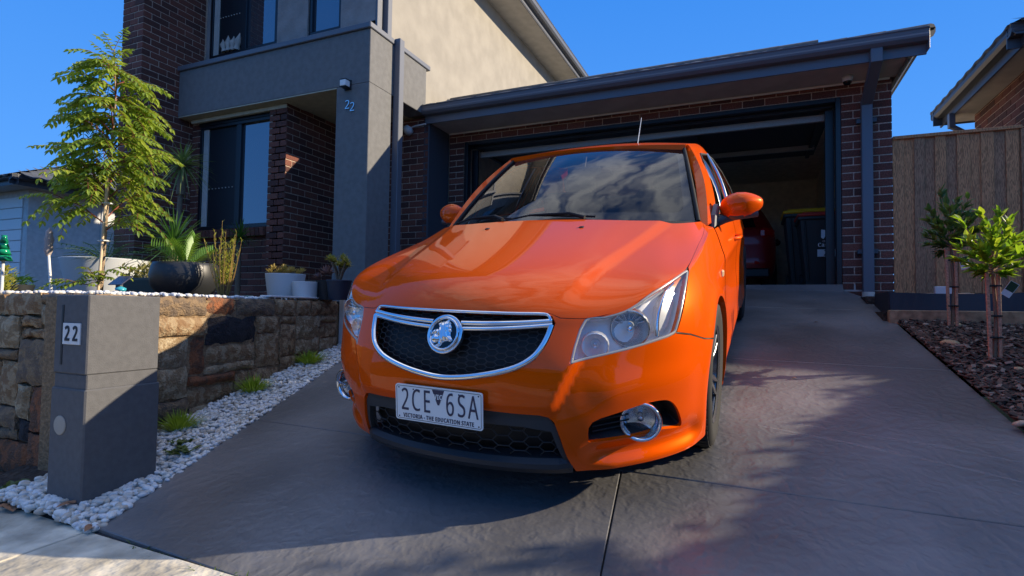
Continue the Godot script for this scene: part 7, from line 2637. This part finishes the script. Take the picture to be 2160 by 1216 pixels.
func build_garage_things() -> void:
	# wheelie bins
	var dk := mat(Color8(36, 40, 38), 0.55)
	for e: Array in [[0.80, 8.1, Color8(196, 52, 36), "dark wheelie bin numbered 22 with a red lid inside the garage door"], [0.70, 8.75, Color8(236, 168, 16), "dark wheelie bin with a yellow lid behind the red lidded bin"]]:
		var t := thing("wheelie_bin", e[3], "bin", W3(e[0], 0.33, e[1]), 0.0, "wheelie bins in the garage")
		if e[1] > 8.3: t.scale = Vector3(1.12, 1.16, 1.1)
		var b := MB.new()
		var w0 := 0.19; var w1 := 0.26; var d0 := 0.22; var d1 := 0.32
		var c0 := [Vector3(-w0, 0.06, d0), Vector3(w0, 0.06, d0), Vector3(w0, 0.06, -d0), Vector3(-w0, 0.06, -d0)]
		var c1 := [Vector3(-w1, 0.86, d1), Vector3(w1, 0.86, d1), Vector3(w1, 0.86, -d1), Vector3(-w1, 0.86, -d1)]
		for k in 4:
			var o: Vector3 = c0[k] + c0[(k + 1) % 4]
			b.quad(c0[k], c0[(k + 1) % 4], c1[(k + 1) % 4], c1[k], Vector3(o.x, 0, o.z))
		b.box(Vector3(0, 0.05, 0), Vector3(w0 * 2, 0.03, d0 * 2))
		b.box(Vector3(0, 0.87, 0), Vector3(w1 * 2 + 0.05, 0.05, d1 * 2 + 0.05), 0.012)
		b.tube([Vector3(-w0 + 0.03, 0.10, d0 + 0.015), Vector3(-w1 + 0.05, 0.84, d1 + 0.008)], 0.012, 0.012, 6)
		b.tube([Vector3(w0 - 0.03, 0.10, d0 + 0.015), Vector3(w1 - 0.05, 0.84, d1 + 0.008)], 0.012, 0.012, 6)
		part("bin_body", b, dk, t)
		b = MB.new()
		b.box(Vector3(0, 0.915, 0.01), Vector3(w1 * 2 + 0.07, 0.035, d1 * 2 + 0.08), 0.014, Basis(Vector3.RIGHT, 0.03))
		b.box(Vector3(0, 0.94, -0.02), Vector3(w1 * 2 - 0.05, 0.03, d1 * 2 - 0.1), 0.012)
		part("lid", b, mat(e[2], 0.5), t)
		for sg: float in [-1.0, 1.0]:
			b = MB.new()
			b.lathe([Vector2(0.0, -0.025), Vector2(0.09, -0.025), Vector2(0.10, -0.015), Vector2(0.10, 0.015), Vector2(0.09, 0.025), Vector2(0.0, 0.025)], 20, Transform3D(Basis(Vector3(0, 1, 0), Vector3(1, 0, 0), Vector3(0, 0, -1)), Vector3(0.21 * sg, 0.10, -0.2)))
			part("wheel", b, mats.rubber, t)
		if e[1] < 8.3:
			var px := Transform3D(Basis(Vector3.RIGHT, 0.12), Vector3(0.03, 0.43, 0.284))
			b = MB.new()
			b.prism(rect(-0.10, -0.045, 0.13, 0.045), 0.003, px)
			var st := part("number_sticker", b, mats.whiteplastic, t)
			text("numeral", "22", 0.07, 0.002, st, px * Transform3D(Basis(), Vector3(0.02, 0, 0.004)), mats.ink, 1.0)
			text("council_name", "Casey", 0.048, 0.002, t, px * Transform3D(Basis(), Vector3(-0.01, 0.10, 0.004)), mats.white, 0.9, "Droid Serif", 700)
			text("council_name_line", "City of", 0.022, 0.002, t, px * Transform3D(Basis(), Vector3(-0.005, 0.145, 0.004)), mats.white, 0.9, "Droid Sans")
			b = MB.new()
			b.prism(PackedVector2Array([Vector2(-0.06, 0.29), Vector2(-0.01, 0.28), Vector2(-0.005, 0.22), Vector2(-0.035, 0.17), Vector2(-0.06, 0.19)]), 0.003, px)
			b.tube([px * Vector3(0.0, 0.26, 0.004), px * Vector3(0.025, 0.275, 0.004), px * Vector3(0.035, 0.255, 0.004), px * Vector3(0.0, 0.24, 0.004)], 0.004, 0.004, 5)
			part("council_emblem", b, mats.white, t)
	# red hatchback, tail towards the door
	var c := thing("red_hatchback", "dark red hatchback parked inside the garage beyond the orange car", "car", W3(-0.52, 0.33, 9.4))
	var red := mat(Color8(150, 14, 18), 0.35, 0.2)
	red.clearcoat_enabled = true
	red.clearcoat = 0.5
	red.clearcoat_roughness = 0.03
	var b := MB.new()
	var hs := [0.22, 0.34, 0.48, 0.62, 0.76, 0.90, 1.0, 1.18, 1.36, 1.45, 1.47, 1.47]
	var us := [0.10, 0.02, 0.0, 0.03, 0.06, 0.08, 0.11, 0.22, 0.36, 0.50, 0.75, 1.7]
	var ws2 := [0.78, 0.83, 0.845, 0.85, 0.85, 0.84, 0.82, 0.74, 0.65, 0.58, 0.56, 0.54]
	var tail := func(q: Vector2) -> Vector3:
		var i := clampi(int(q.y), 0, 10)
		var f := q.y - i
		var hh := lerpf(hs[i], hs[i + 1], f); var uu := lerpf(us[i], us[i + 1], f); var w2 := lerpf(ws2[i], ws2[i + 1], f)
		var k := absf(q.x)
		var a := clampf(k, 0.0, 1.0)
		var xx := w2 * (1.0 - pow(1.0 - a, 1.6)) if k < 1.0 else w2
		return Vector3(xx * signf(q.x), hh, -uu - 0.16 * pow(a, 4.0) - maxf(0.0, k - 1.0))
	var tn := func(q: Vector2) -> Vector3:
		var d := 0.06
		return ((tail.call(q + Vector2(d, 0)) as Vector3) - (tail.call(q - Vector2(d, 0)) as Vector3)).cross((tail.call(Vector2(q.x, minf(q.y + d, 11.0))) as Vector3) - (tail.call(Vector2(q.x, maxf(q.y - d, 0.0))) as Vector3)).normalized()
	b.patch(tail, tn, rect(-4.2, 0, 4.2, 11), [], Vector2(0.15, 0.34))
	part("body", b, red, c)
	b = MB.new()
	b.patch(func(q: Vector2) -> Vector3: return tail.call(q) + tn.call(q) * 0.006, tn, rect(-0.52, 6.15, 0.52, 7.95), [], Vector2(0.2, 0.3))
	part("rear_window", b, mat(Color8(10, 12, 14), 0.25), c)
	for sg: float in [-1.0, 1.0]:
		b = MB.new()
		b.box(Vector3(0.71 * sg, 0.93, -0.17), Vector3(0.22, 0.16, 0.16), 0.04, Basis(Vector3.UP, 0.45 * sg))
		part("tail_lamp", b, mat(Color8(190, 16, 20), 0.1), c)
		b = MB.new()
		b.box(Vector3(0.62 * sg, 0.46, -0.04), Vector3(0.18, 0.05, 0.03), 0.01, Basis(Vector3.UP, 0.3 * sg))
		part("reflector", b, mat(Color8(220, 24, 20), 0.15), c)
		b = MB.new()
		b.box(Vector3(0.90 * sg, 0.98, -1.9), Vector3(0.16, 0.12, 0.10), 0.04)
		part("mirror", b, mats.black, c)
		for z: float in [-0.65, -2.9]:
			b = MB.new()
			b.lathe([Vector2(0.0, -0.1), Vector2(0.28, -0.1), Vector2(0.31, -0.07), Vector2(0.31, 0.07), Vector2(0.28, 0.1), Vector2(0.19, 0.09), Vector2(0.0, 0.08)], 24, Transform3D(Basis(Vector3(0, 1, 0), Vector3(sg, 0, 0), Vector3(0, 0, -sg)), Vector3(0.76 * sg, 0.31, z)))
			part("wheel", b, mats.rubber, c)
	b = MB.new()
	b.box(Vector3(0, 0.60, 0.022), Vector3(0.37, 0.13, 0.008), 0.003)
	part("rear_plate", b, mats.whiteplastic, c)
	b = MB.new()
	b.box(Vector3(0, 0.30, 0.02), Vector3(1.5, 0.14, 0.05), 0.02)
	part("rear_valance", b, mats.black, c)

func _ready() -> void:
	rng.seed = 20240
	setup()
	make_mats()
	build_ground()
	build_house()
	build_stone_wall()
	build_letterbox()
	build_pebbles()
	build_right()
	build_car()
	build_plants()
